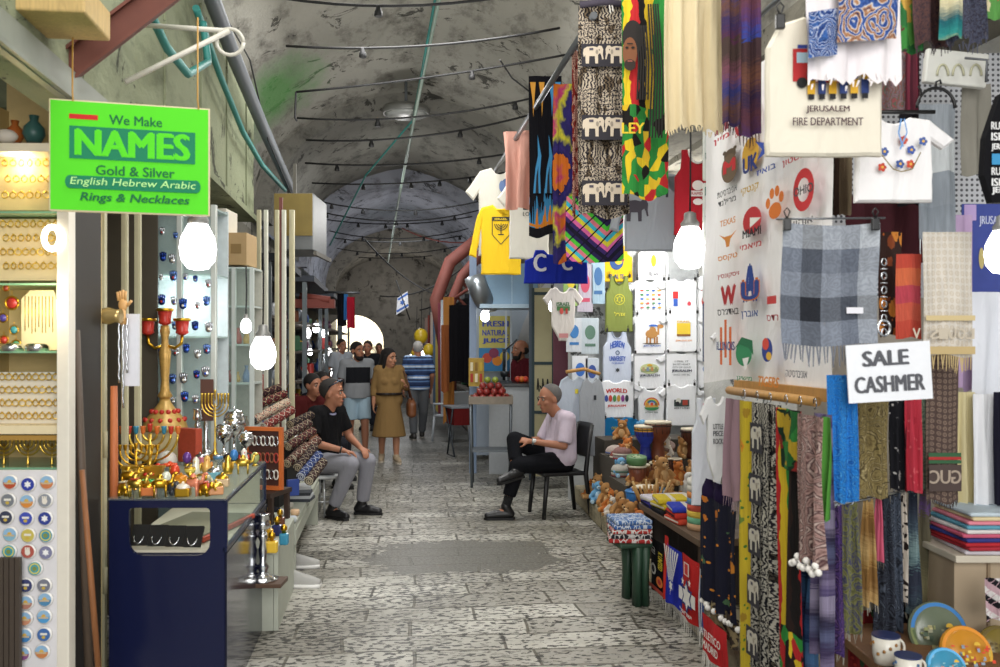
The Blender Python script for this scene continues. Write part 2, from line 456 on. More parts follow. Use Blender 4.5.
def at(px, py, d): return P(px, py, d)
FACE = -YAW     # rotation of a thing that looks straight at the camera
# ================================================================ camera
cd_ = bpy.data.cameras.new('camera'); cam = bpy.data.objects.new('camera', cd_); COL.objects.link(cam)
cam.location = (0, 0, CAMH); cam.rotation_euler = (PI/2, 0, -YAW)
cd_.sensor_width = 36; cd_.lens = 36*F/1000; cd_.shift_y = (HOR-333.5)/1000
cd_.clip_start = .05; cd_.clip_end = 200
cd_.dof.use_dof = True; cd_.dof.focus_distance = 8.0; cd_.dof.aperture_fstop = 4.0
SC.camera = cam
# ================================================================ floor
def floor_mat():
    m, nt, b = newmat('worn_limestone_paving', .42, 0, .4)
    v = objc(nt)
    wob = vmt(nt, 'MULTIPLY', vmt(nt, 'SUBTRACT', noise(nt, v, .9, 2).outputs[1], (.5, .5, .5)), (.16, .16, 0))
    rot = nd(nt, 'Mapping', {'Vector': vmt(nt, 'ADD', v, wob), 'Rotation': (0, 0, .03)}).outputs[0]
    br = nd(nt, 'TexBrick', {'Vector': rot, 'Color1': C('#dcdad0'), 'Color2': C('#96938a'), 'Mortar': C('#5a574d'), 'Scale': 1.0, 'Mortar Size': .010, 'Mortar Smooth': .35, 'Bias': -.1, 'Brick Width': .66, 'Row Height': .27}, offset=.43, squash=1.35, squash_frequency=3)
    pit = noise(nt, vmt(nt, 'MULTIPLY', v, (19, 40, 1)), 1.0, 2, .5, .4).outputs[0]
    dens = noise(nt, v, 1.3, 3).outputs[0]
    pf = mth(nt, 'GREATER_THAN', mth(nt, 'MULTIPLY_ADD', dens, .24, pit), .67)
    stain = noise(nt, v, .7, 5, .65).outputs[0]
    c = mix(nt, ramp(nt, stain, [(.35, 0.0), (.65, .85)]), br.outputs[0], C('#6f6c60'))
    fine = noise(nt, v, 45, 4, .7).outputs[0]
    c = mix(nt, mth(nt, 'MULTIPLY', fine, .3), c, C('#6b6455'))
    c = mix(nt, mth(nt, 'MULTIPLY', pf, .92), c, C('#26241f'))
    # an irregular mended patch of grey mortar in the middle of the lane
    q = nd(nt, 'SeparateXYZ', {0: vmt(nt, 'ADD', v, vmt(nt, 'MULTIPLY', vmt(nt, 'SUBTRACT', noise(nt, v, 4.5, 5, .6).outputs[1], (.5, .5, .5)), (.8, .5, 0)))})
    ex = mth(nt, 'ABSOLUTE', mth(nt, 'DIVIDE', mth(nt, 'SUBTRACT', q.outputs[0], PATCH[0]), PATCH[2]))
    ey = mth(nt, 'ABSOLUTE', mth(nt, 'DIVIDE', mth(nt, 'SUBTRACT', q.outputs[1], PATCH[1]), PATCH[3]))
    inside = mth(nt, 'LESS_THAN', mth(nt, 'ADD', mth(nt, 'POWER', ex, 5.0), mth(nt, 'POWER', ey, 5.0)), 1.0)
    c = mix(nt, inside, c, mix(nt, fine, C('#74726a'), C('#55534b')))
    # darker, bluer further on
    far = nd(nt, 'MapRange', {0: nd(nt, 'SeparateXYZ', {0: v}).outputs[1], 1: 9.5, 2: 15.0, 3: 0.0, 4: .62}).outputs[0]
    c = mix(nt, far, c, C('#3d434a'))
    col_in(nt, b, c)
    h = mth(nt, 'SUBTRACT', mth(nt, 'MULTIPLY', br.outputs[1], -1.0), mth(nt, 'MULTIPLY', pf, .6))
    h = mth(nt, 'MULTIPLY_ADD', stain, .8, h)
    bump(nt, b, h, .6, .012)
    nt.links.new(ramp(nt, fine, [(.2, .28), (.8, .6)]), b.inputs['Roughness'])
    return m
g0, g1 = G(372, 556), G(545, 556)
PATCH = ((g0.x+g1.x)/2+.05, G(455, 556).y, (g1.x-g0.x)/2, (G(455, 541).y-G(455, 571).y)/2*1.05)
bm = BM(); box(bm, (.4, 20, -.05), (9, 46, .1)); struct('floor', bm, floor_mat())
# ================================================================ plaster, vault
def plaster(name, c1, c2, dark, green=False, s=1.0):
    m, nt, b = newmat(name, .9, 0, .15); v = objc(nt)
    n1 = noise(nt, v, .8*s, 6, .62, .4).outputs[0]; n2 = noise(nt, vmt(nt, 'MULTIPLY', v, (1, .45, 1)), 3.5*s, 7, .7).outputs[0]
    c = mix(nt, n1, C(c1), C(c2))
    c = mix(nt, ramp(nt, n2, [(.5, 0.0), (.68, .75)]), c, C(dark))
    fl = noise(nt, v, 2.0*s, 8, .75, 1.0).outputs[0]
    c = mix(nt, ramp(nt, fl, [(.585, 0.0), (.60, .8)]), c, C('#2b2a27'))
    if green:
        sp = nd(nt, 'SeparateXYZ', {0: v})
        ds = nd(nt, 'VectorMath', {0: vmt(nt, 'MULTIPLY', vmt(nt, 'SUBTRACT', v, GREEN), (.8, .45, .7))}, operation='LENGTH').outputs['Value']
        f = mth(nt, 'MULTIPLY', ramp(nt, mth(nt, 'MULTIPLY_ADD', n2, .8, ds), [(.55, 1.0), (1.0, 0.0)]), .85)
        c = mix(nt, f, c, C('#5f9a55'))
    col_in(nt, b, c)
    bump(nt, b, mth(nt, 'ADD', n2, mth(nt, 'MULTIPLY', fl, .8)), .7, .03)
    return m
VC, XL, XR = .35, -1.9, 2.6
def vault(name, y0, y1, hw, spring, apex, m, n=20, ny=10, thick=.0):
    bm = BM(); rows = []
    for j in range(ny+1):
        y = y0+(y1-y0)*j/ny; row = []
        for i in range(n+1):
            a = PI*i/n; s = 1+.05*math.exp(-((a-PI/2)/.22)**2)
            row.append(bm.verts.new((VC+hw*math.cos(a), y, spring+(apex-spring)*(math.sin(a)**.9)*s/1.05)))
        rows.append(row)
    for a, b in zip(rows, rows[1:]):
        for i in range(n):
            f = bm.faces.new((a[i], a[i+1], b[i+1], b[i])); f.smooth = True
    return struct(name, bm, m)
def arch_ring(name, y, hw, spring, apex, m, depth=.35, top=6.2, wide=3.2):
    """wall across the lane with an arched opening"""
    bm = BM(); n = 24
    arc = [(VC+hw*math.cos(PI*i/n), spring+(apex-spring)*math.sin(PI*i/n)**.9) for i in range(n+1)]
    outl = [(VC+wide, z) if i == 0 else None for i, (x, z) in enumerate(arc)]
    for dy in (0, depth):
        pass
    fr = [bm.verts.new((x, y, z)) for x, z in arc]; bk = [bm.verts.new((x, y+depth, z)) for x, z in arc]
    up = [bm.verts.new((VC+wide*math.cos(PI*i/n)*1.0, y, top if 0 < i < n else spring)) for i in range(n+1)]
    ub = [bm.verts.new((v.co.x, y+depth, v.co.z)) for v in up]
    for i in range(n):
        bm.faces.new((fr[i], fr[i+1], bk[i+1], bk[i])); bm.faces.new((fr[i+1], fr[i], up[i], up[i+1])); bm.faces.new((bk[i], bk[i+1], ub[i+1], ub[i]))
    return struct(name, bm, m)
GREEN = tuple(OX(272, 88, -1.35))
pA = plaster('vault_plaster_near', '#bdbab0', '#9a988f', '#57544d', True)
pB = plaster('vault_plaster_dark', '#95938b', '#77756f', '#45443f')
pC = plaster('vault_plaster_blue', '#b4b8c4', '#9597a2', '#5c5a5c')  # lilac light on this bay is put into the plaster colour
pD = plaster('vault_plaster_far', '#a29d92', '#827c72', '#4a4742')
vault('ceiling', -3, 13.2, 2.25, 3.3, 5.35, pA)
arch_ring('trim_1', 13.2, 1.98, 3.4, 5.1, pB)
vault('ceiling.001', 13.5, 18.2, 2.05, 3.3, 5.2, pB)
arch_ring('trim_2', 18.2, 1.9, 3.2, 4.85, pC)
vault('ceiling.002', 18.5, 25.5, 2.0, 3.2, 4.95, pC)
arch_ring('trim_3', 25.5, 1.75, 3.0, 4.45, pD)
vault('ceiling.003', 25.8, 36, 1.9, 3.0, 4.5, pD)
wallm = plaster('wall_plaster', '#9a978a', '#7d7b70', '#4c4a43')
def wallbox(name, x0, x1, y0, y1, z0, z1, m=wallm):
    bm = BM(); box(bm, ((x0+x1)/2, (y0+y1)/2, (z0+z1)/2), (x1-x0, y1-y0, z1-z0)); return struct(name, bm, m)
wallbox('wall_left', -2.3, XL, 1.2, 36, 0, 3.45)
# shop-front fascia over the left shops
fm = plaster('fascia_green_grey', '#969b80', '#7c826a', '#44473a', s=1.4)
bm = BM(); box(bm, (-1.30, 2.9, 3.35), (.12, 3.6, 1.5)); struct('wall_left.001', bm, fm)
bm = BM(); box(bm, (-1.57, 6.75, 3.42), (.66, 4.1, 1.2))
for y in (5.3, 6.3, 7.3, 8.3): box(bm, (-1.235, y, 3.40), (.014, .03, 1.12))
box(bm, (-1.225, 6.75, 2.84), (.05, 4.1, .05))
struct('wall_left.002', bm, plaster('fascia_panel', '#8f9478', '#7a8068', '#50543f', s=.8))
# right: low stone kerb, shop shells
km = plaster('kerb_stone', '#b3a98f', '#8f866f', '#5f594a', s=2)
k0, k1 = G(700, 645), G(582, 512)
bm = BM(); dv = (k1-k0); kc = (k0+k1)/2
box(bm, (kc.x+.62, kc.y-.1, .085), (1.2, dv.length+1.4, .17), rz=math.atan2(-dv.x, dv.y), bev=.015); struct('trim_5', bm, km)
wallbox('wall_right', 3.35, 3.6, 1.2, 10, 0, 3.45, plaster('shop_wall_white', '#c9c9c4', '#b4b4b0', '#8f8f8c', s=.6))
wallbox('wall_right.001', 2.6, 2.9, 10, 36, 0, 3.45)
wallbox('wall_right.002', 1.95, 3.4, 9.35, 9.5, 0, 3.45, plaster('niche_wall', '#c4c7c8', '#aeb2b4', '#8b8f92', s=.6))
wallbox('wall_right.003', 2.2, 3.4, -1, 10, 3.35, 3.5, plaster('shop_soffit', '#8b877b', '#6f6c62', '#45433d'))
# pipe, cables and brackets along the left wall
def cable(name, pts, r, m, label, cat='cable', group=None, seg=6, sag=0.0):
    bm = BM(); pts = [Vector(p) for p in pts]; fine = []
    for a, b in zip(pts, pts[1:]):
        n = 10
        for i in range(n):
            t = i/n; p = a.lerp(b, t); p.z -= sag*4*t*(1-t); fine.append(p)
    fine.append(pts[-1]); tube(bm, fine, r, seg)
    return tag(obj(name, bm, m), label, cat, group)
grey = mat('#6f747a', .55, .3); teal = mat('#2f7f78', .55); blk = mat('#1b1b1c', .6); rust = mat('#6d3a2c', .75, k=.4, scale=9)
xs = -1.12
cable('drain_pipe', [OX(205, -20, xs), OX(232, 52, xs), OX(262, 125, xs), OX(292, 192, xs)], .055, grey, 'thick grey pipe sloping down the left wall above the shop fronts', 'pipe', seg=12)
cable('water_hose', [OX(140, -8, -1.05), OX(167, 48, -1.05), OX(188, 74, -1.03), OX(208, 62, -1.05), OX(203, 22, -1.08)], .022, teal, 'teal hose looping under the white bracket at upper left', 'hose', seg=8)
cable('green_cable', [OX(196, 8, -1.16), OX(221, 78, -1.16), OX(243, 132, -1.16), OX(262, 165, -1.16), OX(285, 190, -1.16)], .024, teal, 'teal green cable bundle running beside the thick grey pipe', 'cable', seg=8)
cable('electric_cable', [OX(222, 10, -1.1), OX(250, 60, -1.1), OX(268, 140, -1.1), OX(300, 215, -1.0)], .007, blk, 'thin black cable drooping between pipe and green plaster patch')
# rusty steel beam and white bracket
bm = BM()
a, b = P(62, 70, 3.55), P(172, -14, 3.75); d = (b-a).normalized(); n = Vector((0, 0, 1)).cross(d).normalized(); u = d.cross(n)
for off, s in ((Vector(), (.012, .10)), (u*.05, (.075, .012)), (u*-.05, (.075, .012))):
    M = Matrix((n, d, u)).transposed()
    box(bm, (a+b)/2+off, (s[0], (b-a).length, s[1]), rot=M)
tag(obj('steel_beam', bm, rust), 'rusty red brown steel beam slanting above the green sign', 'beam')
wht = mat('#c9c6ba', .5, k=.2)
bm = BM(); q = [P(125, 82, 3.9), P(229, 31, 4.1), P(236, 44, 4.1), P(240, 40, 4.12), P(238, 55, 4.1), P(224, 52, 4.1), P(222, 38, 4.1)]
tube(bm, q[:2], .012, 8); tube(bm, [P(142, 25, 4.1), P(229, 31, 4.1)], .012, 8)
rp = P(230, 42, 4.1); tube(bm, [rp+Vector((.06*math.cos(t), 0, .06*math.sin(t))) for t in [2*PI*i/16 for i in range(17)]], .009, 6)
tag(obj('wall_bracket', bm, wht), 'white pipe bracket with a ring at its tip, above green sign', 'bracket')
bm = BM(); box(bm, (0, 0, 0), (.36, .3, .11), bev=.008)
o = tag(obj('wooden_ledge', bm, mat('#c2a56b', .7, kind='wood'), loc=P(45, 10, 3.2)), 'pale wooden ledge jutting out at the top left corner', 'ledge')
# metal trim strip on fascia edge
bm = BM(); box(bm, (-1.225, 3.0, 2.66), (.03, 2.6, .13)); box(bm, (-1.215, 3.0, 2.61), (.05, 2.6, .02))
struct('trim_6', bm, mat('#8f9488', .5, .3, k=.5, scale=6))
# ceiling: conduit, hanging cables with bulb sockets, round lamp
cable('ceiling_conduit', [P(440, -6, 8.9), P(421, 85, 10.6), P(408, 150, 13.4), P(396, 215, 19), P(388, 262, 26)], .022, mat('#9fb3a6', .5, k=.3), 'pale green conduit running lengthwise under the middle of the vault', 'conduit', seg=8)
cable('ceiling_cable', [P(436, -6, 8.8), P(424, 60, 9.9), P(413, 120, 12), P(366, 175, 13.1), P(330, 245, 15)], .014, teal, 'teal cable wound along the pale ceiling conduit')
ROWS = [((246, -8), (540, -10), 15, 7.6), ((286, 46), (560, 28), 9, 8.6), ((296, 92), (580, 52), 4, 9.6), ((297, 118), (545, 95), 10, 10.8),
        ((306, 140), (540, 112), 10, 12), ((305, 163), (540, 148), 8, 13), ((312, 183), (520, 170), 6, 14.5), ((318, 201), (500, 196), 12, 16.5), ((314, 210), (500, 204), 14, 17.5), ((316, 218), (485, 214), 8, 19), ((318, 228), (492, 221), 14, 20.5), ((322, 236), (480, 232), 8, 22), ((326, 246), (478, 241), 10, 24), ((325, 254), (470, 250), 6, 26)]
sock_bm = BM(); lathe(sock_bm, [(.006, .06), (.02, .05), (.024, .02), (.034, 0), (.036, -.035), (.03, -.04)], seg=10)
sock0 = None
for i, (a, b, sg, d) in enumerate(ROWS):
    cable('light_string', [P(a[0], a[1], d), P(b[0], b[1], d)], .012 if d < 12 else .014, blk, 'black cable crossing under the vault, %s from the camera' % ORD[i], 'cable', 'cables across the vault', sag=sg*d/F)
    n = 1 if i < 3 else (2 if i < 6 else 4)
    for j in range(n):
        t = ((j+.5)/n+.13*math.sin(i*2.3+j)) if n > 1 else (.45, .28, .62)[i]
        p = P(a[0]+(b[0]-a[0])*t, a[1]+(b[1]-a[1])*t, d); p.z -= sg*d/F*4*t*(1-t)+.05
        lab = 'empty black bulb socket on the %s cable under the vault, %s' % (ORD[i], 'single one' if n == 1 else ORD[j]+' from the left')
        if sock0 is None: sock0 = tag(obj('bulb_socket', sock_bm, blk, loc=p), lab, 'socket', 'empty sockets on ceiling cables')
        else: dup(sock0, p, label=lab)
cable('bracket_cable', [P(296, 92, 9.6), P(295, 118, 9.6), P(297, 121, 9.6)], .012, blk, 'short black cable drop at the left end of a ceiling cable')
cable('wire_tangle', [P(500, 60, 8), P(512, 78, 8.2), P(530, 92, 8.3), P(560, 110, 8.3)], .008, blk, 'dark wire sagging toward the clothes bar from the vault')
lamp = thing('ceiling_lamp', 'round grey ceiling lamp hanging under the near vault', 'ceiling lamp', P(406, 107, 12.2))
bm = BM(); lathe(bm, [(.1, .02), (.30, 0), (.33, -.05), (.31, -.10)], seg=28); obj('shade', bm, mat('#7c7c78', .5, .3), lamp)
bm = BM(); lathe(bm, [(.30, -.095), (.24, -.13), (.02, -.14)], seg=28); obj('diffuser', bm, mat('#a7a9a6', .3), lamp)
bm = BM(); tube(bm, [(0, 0, 0), (0, 0, .35)], .02, 8); obj('rod', bm, grey, lamp)
for k, (x0, y0, x1, y1, d) in enumerate([(470, 262, 380, 296, 20), (500, 235, 402, 228, 20), (452, 300, 362, 236, 20), (480, 250, 420, 310, 17)]):
    cable('wire_tangle', [P(x0, y0, d), P(x1, y1, d+1)], .016, blk if k != 1 else mat('#7c3b34', .6), 'dark wire in the tangle over the far lane, %s of four' % ORD[k], 'wire', 'wires over the far lane', sag=.25)
# red painted steel arch half way down on the right
bm = BM(); redp = mat('#8d5148', .7, k=.4, scale=6)
tube(bm, [P(480, 238, 16.5), P(450, 262, 16.5), P(436, 300, 16.5), P(444, 345, 16.5)], .13, 6); tube(bm, [P(488, 246, 16.4), P(462, 276, 16.4), P(448, 310, 16.4), P(452, 390, 16.4)], .10, 6)
for t in range(6):
    p = P(480-6*t, 240+14*t, 16.45); tube(bm, [p, P(486-5*t, 250+14*t, 16.45)], .03, 6)
tube(bm, [P(452, 300, 16.4), P(500, 268, 15.5)], .03, 6)
tag(obj('steel_arch', bm, redp), 'red painted lattice steel frame arching over the far right side', 'frame')
# ================================================================ LEFT: jewellery shop
gold = mat('#d9a935', .28, 1.0); brass = mat('#e0bd55', .3, 1.0); silver = mat('#cfd2d6', .22, 1.0); chrome = mat('#e4e6e8', .12, 1.0)
cream = mat('#e9dfbf', .55); white = mat('#efeee8', .5); navy = mat('#141a3c', .22, k=.1); pane = mat('#dfeeea', .05, kind='pane', k=.10)
postm = mat('#cfc9a8', .5, k=.3, scale=8); darkm = mat('#12110f', .8)
def oyp(px, py, Y): return OY(px, py, Y)
# ---- showcase facing the camera
DS = 3.7
a0, a1 = P(-40, 300, DS), P(62, 300, DS)
sc_ = thing('jewelry_showcase', 'lit jewellery showcase with cream shelves at the left edge under the sign', 'showcase', ((a0.x+a1.x)/2, (a0.y+a1.y)/2, 0), FACE)
SW = (a1-a0).length; zz = lambda y: CAMH+(HOR-y)/F*DS
bm = BM(); box(bm, (0, .36, 1.7), (SW, .02, 3.4)); obj('back_panel', bm, mat('#dcc48a', .7, k=.2), sc_)
for s in (-1, 1):
    bm = BM(); box(bm, (s*(SW/2-.005), .18, 1.35), (.012, .36, 2.7)); obj('side_panel', bm, mat('#cbb27a' if s < 0 else '#2e2a25', .6), sc_)  # right one painted dark, standing for the shaded gap beside the post
bm = BM(); box(bm, (SW/2+.022, -.01, 1.1), (.05, .06, 2.24), bev=.004); obj('post', bm, mat('#e8e2d4', .45), sc_)
gl_edge = mat('#7fae8e', .1, k=.1)
for y, m, t in ((147, mat('#efe6cf', .4), .035), (212, gl_edge, .008), (284, gl_edge, .008), (352, gl_edge, .008), (430, mat('#e8d9b4', .4), .035), (438, mat('#a8823c', .5), .02)):
    bm = BM(); box(bm, (0, .18, zz(y)), (SW-.02, .35, t)); obj('shelf', bm, m, sc_)
bm = BM(); box(bm, (0, .17, .1), (SW, .36, .2)); obj('plinth', bm, mat('#6d5234', .6), sc_)
bm = BM(); box(bm, (0, .17, 3.2), (SW, .36, .02)); obj('ceiling_board', bm, mat('#dcc48a', .7, k=.2), sc_)
# trays of rings, standing up on the shelves
def board(name, label, x0, x1, y0, y1, m, d=DS+.13, t=.02, tilt=0.0, cat='tray'):
    A, B = P(x0, y1, d), P(x1, y1, d); h = (y1-y0)/F*d
    bm = BM(); box(bm, (0, 0, h/2), ((B-A).length, t, h), bev=.003)
    return tag(obj(name, bm, m, loc=(A+B)/2, rz=FACE), label, cat)
board('ring_board', 'cream ring board on the upper shelf of the lit showcase', -5, 60, 152, 211, mat('#d9c48e', .8))
board('ring_board', 'pale ring board on the second shelf of the lit showcase', -5, 60, 219, 281, mat('#e6d2a4', .8))
board('ring_board', 'white ring tray board on the fourth shelf of the lit showcase', -5, 60, 372, 428, mat('#e9e2d0', .8))
ring0 = None
def ringat(px, py, d, label, group):
    global ring0
    p = P(px, py, d)
    if ring0 is None:
        bm = BM(); q = [Vector((.013*math.cos(t), 0, .013*math.sin(t)+.0)) for t in [2*PI*i/12 for i in range(13)]]; tube(bm, q, .0028, 5)
        ball(bm, (0, 0, .014), .0055, 6, 4)
        ring0 = tag(obj('ring', bm, brass, loc=p, rz=FACE), label, 'ring', group)
    else: dup(ring0, p, rz=FACE+R.uniform(-.4, .4), label=label, group=group)
for r in range(4):
    for c in range(8): ringat(3+c*7.5+(r % 2)*3, 224+r*14, DS+.10, 'gold ring on the second-shelf ring board of the lit showcase', 'rings on the second shelf board')
for r in range(3):
    for c in range(7): ringat(5+c*8.2+(r % 2)*3, 163+r*16, DS+.10, 'thin gold ring on the upper cream ring board', 'rings on the upper board')
for r in range(4):
    for c in range(9): ringat(2+c*6.7, 377+r*13, DS+.10, 'ring in the white tray board on the fourth showcase shelf', 'rings on the fourth shelf board')
# necklace bust + pendants on third shelf
A, B = P(22, 350, DS+.14), P(58, 350, DS+.14)
bust = thing('necklace_stand', 'cream necklace stand with nine fine chains on the third showcase shelf', 'necklace stand', (A+B)/2, FACE)
W = (B-A).length; H = 62/F*DS
bm = BM(); prism(bm, [(-W/2, 0), (W/2, 0), (W/2, H*.8), (W*.4, H), (-W*.25, H), (-W/2, H*.85)], -.006, .006); obj('board', bm, mat('#ecdfb6', .8), bust)
for i in range(9):
    x = (i-4)*W/10.5; bm = BM(); tube(bm, [(x, -.009, H*.9), (x, -.010, H*(.32+.06*math.sin(i*2)))], .0016, 5); obj('chain', bm, brass, bust)
for i, (px, py, r, c) in enumerate([(6, 280+8, 3, '#8f3a22'), (12, 303, 6, '#9b2f2a'), (3, 318, 4, '#4a3f8f'), (14, 330, 4, '#3f8f9a'), (16, 345, 4.5, '#4f8a66'), (4, 340, 4, '#b0392b')]):
    p = P(px, py, DS+.05); rr = r/F*DS
    t = thing('pendant', 'small %s pendant hanging in the third showcase bay, %s from top' % (['rust', 'dark red flower', 'violet', 'teal', 'green oval', 'red drop'][i], ORD[i]), 'pendant', p, FACE)
    bm = BM(); lathe(bm, [(rr, 0), (rr*.8, .004), (.002, .008)], seg=10, M=Matrix.Rotation(PI/2, 3, 'X')); obj('stone', bm, mat(c, .25), t)
    bm = BM(); tube(bm, [(rr*1.1*math.cos(a), 0, rr*1.1*math.sin(a)) for a in [2*PI*k/14 for k in range(15)]], rr*.18, 5); obj('setting', bm, gold, t)
    bm = BM(); tube(bm, [(0, 0, rr*1.1), (0, 0, rr*2.2)], .0012, 4); obj('hook', bm, gold, t)
for i, (px, w) in enumerate([(12, 26), (36, 24), (53, 16)]):
    p = P(px, 420+8, DS+.05); 
for i, (px, ww) in enumerate([(12, 22), (37, 22)]):
    p = P(px, 351, DS+.04); bm = BM(); lathe(bm, [(ww/2/F*DS, 0), (ww/2/F*DS, .02), (ww/2.4/F*DS, .03), (.004, .034)], seg=16)
    tag(obj('trinket_box', bm, silver, loc=p), 'low round silver trinket box on the third shelf, %s' % ['left of two', 'right of two'][i], 'trinket box')
# three brass candelabra on the lower shelf
def menorah(name, label, loc, rz, h, w, m, cups=None, n=4, base=True, group=None):
    r = thing(name, label, 'menorah', loc, rz, group); bm = BM()
    lathe(bm, [(w*.28, 0), (w*.28, h*.03), (w*.1, h*.09), (w*.045, h*.16), (w*.06, h*.22), (w*.03, h*.27), (w*.03, h*.8)], seg=12)
    obj('stem', bm, m, r)
    for k in range(1, n+1):
        x = w/2*k/n; bm = BM()
        tube(bm, [(x*math.cos(t), 0, h*.8-x*math.sin(t)*1.0*min(1, h*.55/(w/2))) for t in [PI*i/14 for i in range(15)]], max(.004, w*.022), 6)
        obj('arm', bm, m, r)
    for k in range(-n, n+1):
        x = w/2*k/n; bm = BM(); lathe(bm, [(w*.018, h*.78), (w*.04, h*.83), (w*.05, h*.93), (w*.055, h*.95), (w*.03, h*.95)], c=(x, 0, 0 if k else h*.05), seg=8)
        obj('cup', bm, (cups[abs(k) % len(cups)] if cups else m), r)
    return r
for i, px in enumerate((4, 28, 52)):
    menorah('menorah', 'brass seven-armed candelabrum on the low showcase shelf, %s of three' % ['left', 'middle', 'right'][i], P(px, 468, DS+.1), FACE, 32/F*DS, 25/F*DS, brass, n=3)
bm = BM(); box(bm, (0, .17, zz(469)), (SW-.02, .34, .012)); obj('shelf', bm, gl_edge, sc_)
for i, (px, y, ww) in enumerate([(15, 120, 18), (34, 118, 22)]):
    bm = BM(); r_ = ww/2/F*DS; lathe(bm, [(r_*.6, 0), (r_, r_*.8), (r_*.9, r_*1.5), (r_*.35, r_*2.1), (r_*.45, r_*2.6)], seg=16)
    tag(obj('vase', bm, mat(['#b0622a', '#3f6b66'][i], .35), loc=P(px, 143.2, DS+.15)), ['rust brown vase on the top shelf of the lit showcase', 'dark teal vase on the top shelf of the lit showcase'][i], 'vase')
bm = BM(); ball(bm, (0, 0, .03), (.05, .03, .03)); tag(obj('seashell', bm, mat('#efe6d8', .5), loc=P(6, 143.2, DS+.12)), 'white shell ornament on top shelf at the left edge', 'ornament')
# ---- magnets on a white board
A, B = P(-10, 655, DS-.03), P(58, 655, DS-.03)
mb = tag(board('magnet_board', 'white board of round souvenir magnets at the lower left edge', -12, 58, 470, 672, mat('#e3e1e4', .5), d=DS-.03, t=.015, cat='display board'), 'white board of round souvenir magnets at the lower left edge', 'display board')
MC = ['#b8502f', '#2f3fa0', '#c97a4a', '#7a7f86', '#d68a3a', '#8a8f98', '#3a3f55', '#3f4fb0', '#2f3f8f', '#86b4c9', '#c9b95a', '#3f93a8', '#3f9fb0', '#b0564a', '#7f80a0', '#4fa0a8', '#2a3f9f', '#39406e', '#777a88', '#b07a6a', '#4f88b0', '#c98a6a', '#4f9ad0', '#3f7fb8', '#3f6aa8', '#8a4f86', '#c9804a', '#b9563a']
pos = [(11, 482), (29, 484), (48, 482), (9, 500), (28, 501), (46, 500), (7, 517), (27, 518), (46, 518), (11, 534), (29, 535), (47, 535), (10, 551), (29, 551), (47, 552), (36, 568), (8, 585), (27, 585), (45, 585), (27, 602), (46, 599), (26, 618), (45, 616), (26, 635), (45, 634), (24, 653), (43, 651), (12, 660)]
DESC = ['village scene', 'star', 'sunset', 'plain script', 'landscape', 'hand', 'half black', 'flag', 'star', 'sea view', 'emblem', 'ringed', 'ringed', 'hand', 'star', 'ringed', 'blue emblem', 'dark emblem', 'lettered', 'rosy view', 'blue view', 'pink view', 'sky view', 'dome view', 'dark blue', 'mauve view', 'orange view', 'red']
for i, ((px, py), c) in enumerate(zip(pos, MC)):
    r_ = 7.6/F*DS; t = thing('fridge_magnet', 'round %s magnet on white board, %s row from top, %s' % (DESC[i], ORD[[0,0,0,1,1,1,2,2,2,3,3,3,4,4,4,5,6,6,6,7,7,8,8,9,9,10,10,10][i]], 'left' if px < 20 else 'middle' if px < 38 else 'right'), 'magnet', P(px, py, DS-.042), FACE, 'round magnets on the white board')
    bm = BM(); lathe(bm, [(r_, 0), (r_, .006), (r_*.8, .009)], seg=20, M=Matrix.Rotation(PI/2, 3, 'X')); obj('disc', bm, mat('#eceae6', .25), t)
    p_ = Print(-.010); p_.oval(0, 0, r_*.84, r_*.84, c, 18)
    k = i % 5
    if 'star' in DESC[i]: p_.star(0, 0, r_*.5, '#f2f2f2', 6, .58)
    elif 'hand' in DESC[i]: p_.oval(0, -r_*.1, r_*.35, r_*.4, '#e9e2d6'); [p_.rect((j-1)*r_*.24, r_*.35, r_*.16, r_*.45, '#e9e2d6') for j in range(3)]
    elif 'view' in DESC[i] or 'scene' in DESC[i] or 'landscape' in DESC[i] or 'sunset' in DESC[i]: p_.oval(0, 0, r_*.84, r_*.84, '#8fb7d8', 14, 0, PI); p_.oval(0, 0, r_*.3, r_*.34, '#d9b04a', 12, 0, PI); p_.rect(0, -r_*.12, r_*1.3, r_*.2, '#cbb894')
    elif 'ringed' in DESC[i]: p_.ring(0, 0, r_*.62, r_*.14, '#e4d25a'); p_.oval(0, 0, r_*.3, r_*.3, '#7f8f4a')
    else: p_.rect(0, r_*.1, r_*.9, r_*.28, '#e8e4da'); p_.oval(0, -r_*.3, r_*.25, r_*.2, '#c9ac4a')
    p_.done('picture', t)
bm = BM(); [box(bm, (x*.022, 0, .23), (.018, .02, .46)) for x in range(4)]
tag(obj('postcard_rack', bm, mat('#4a4038', .5), loc=P(2, 672, DS-.09), rz=FACE), 'dark narrow rack standing before the magnet board at left edge', 'rack')
# ---- reflection of a warm bulb in the showcase, put in as a glowing ring
bm = BM(); tube(bm, [(.032*math.cos(t), 0, .045*math.sin(t)) for t in [2*PI*i/20 for i in range(21)]], .012, 8)
tag(obj('ring_lamp', bm, mat('#fff4dc', kind='glow', k=6.0), loc=P(52, 238, DS-.05), rz=FACE), 'glowing oval ring lamp at the right side of the lit showcase', 'lamp')
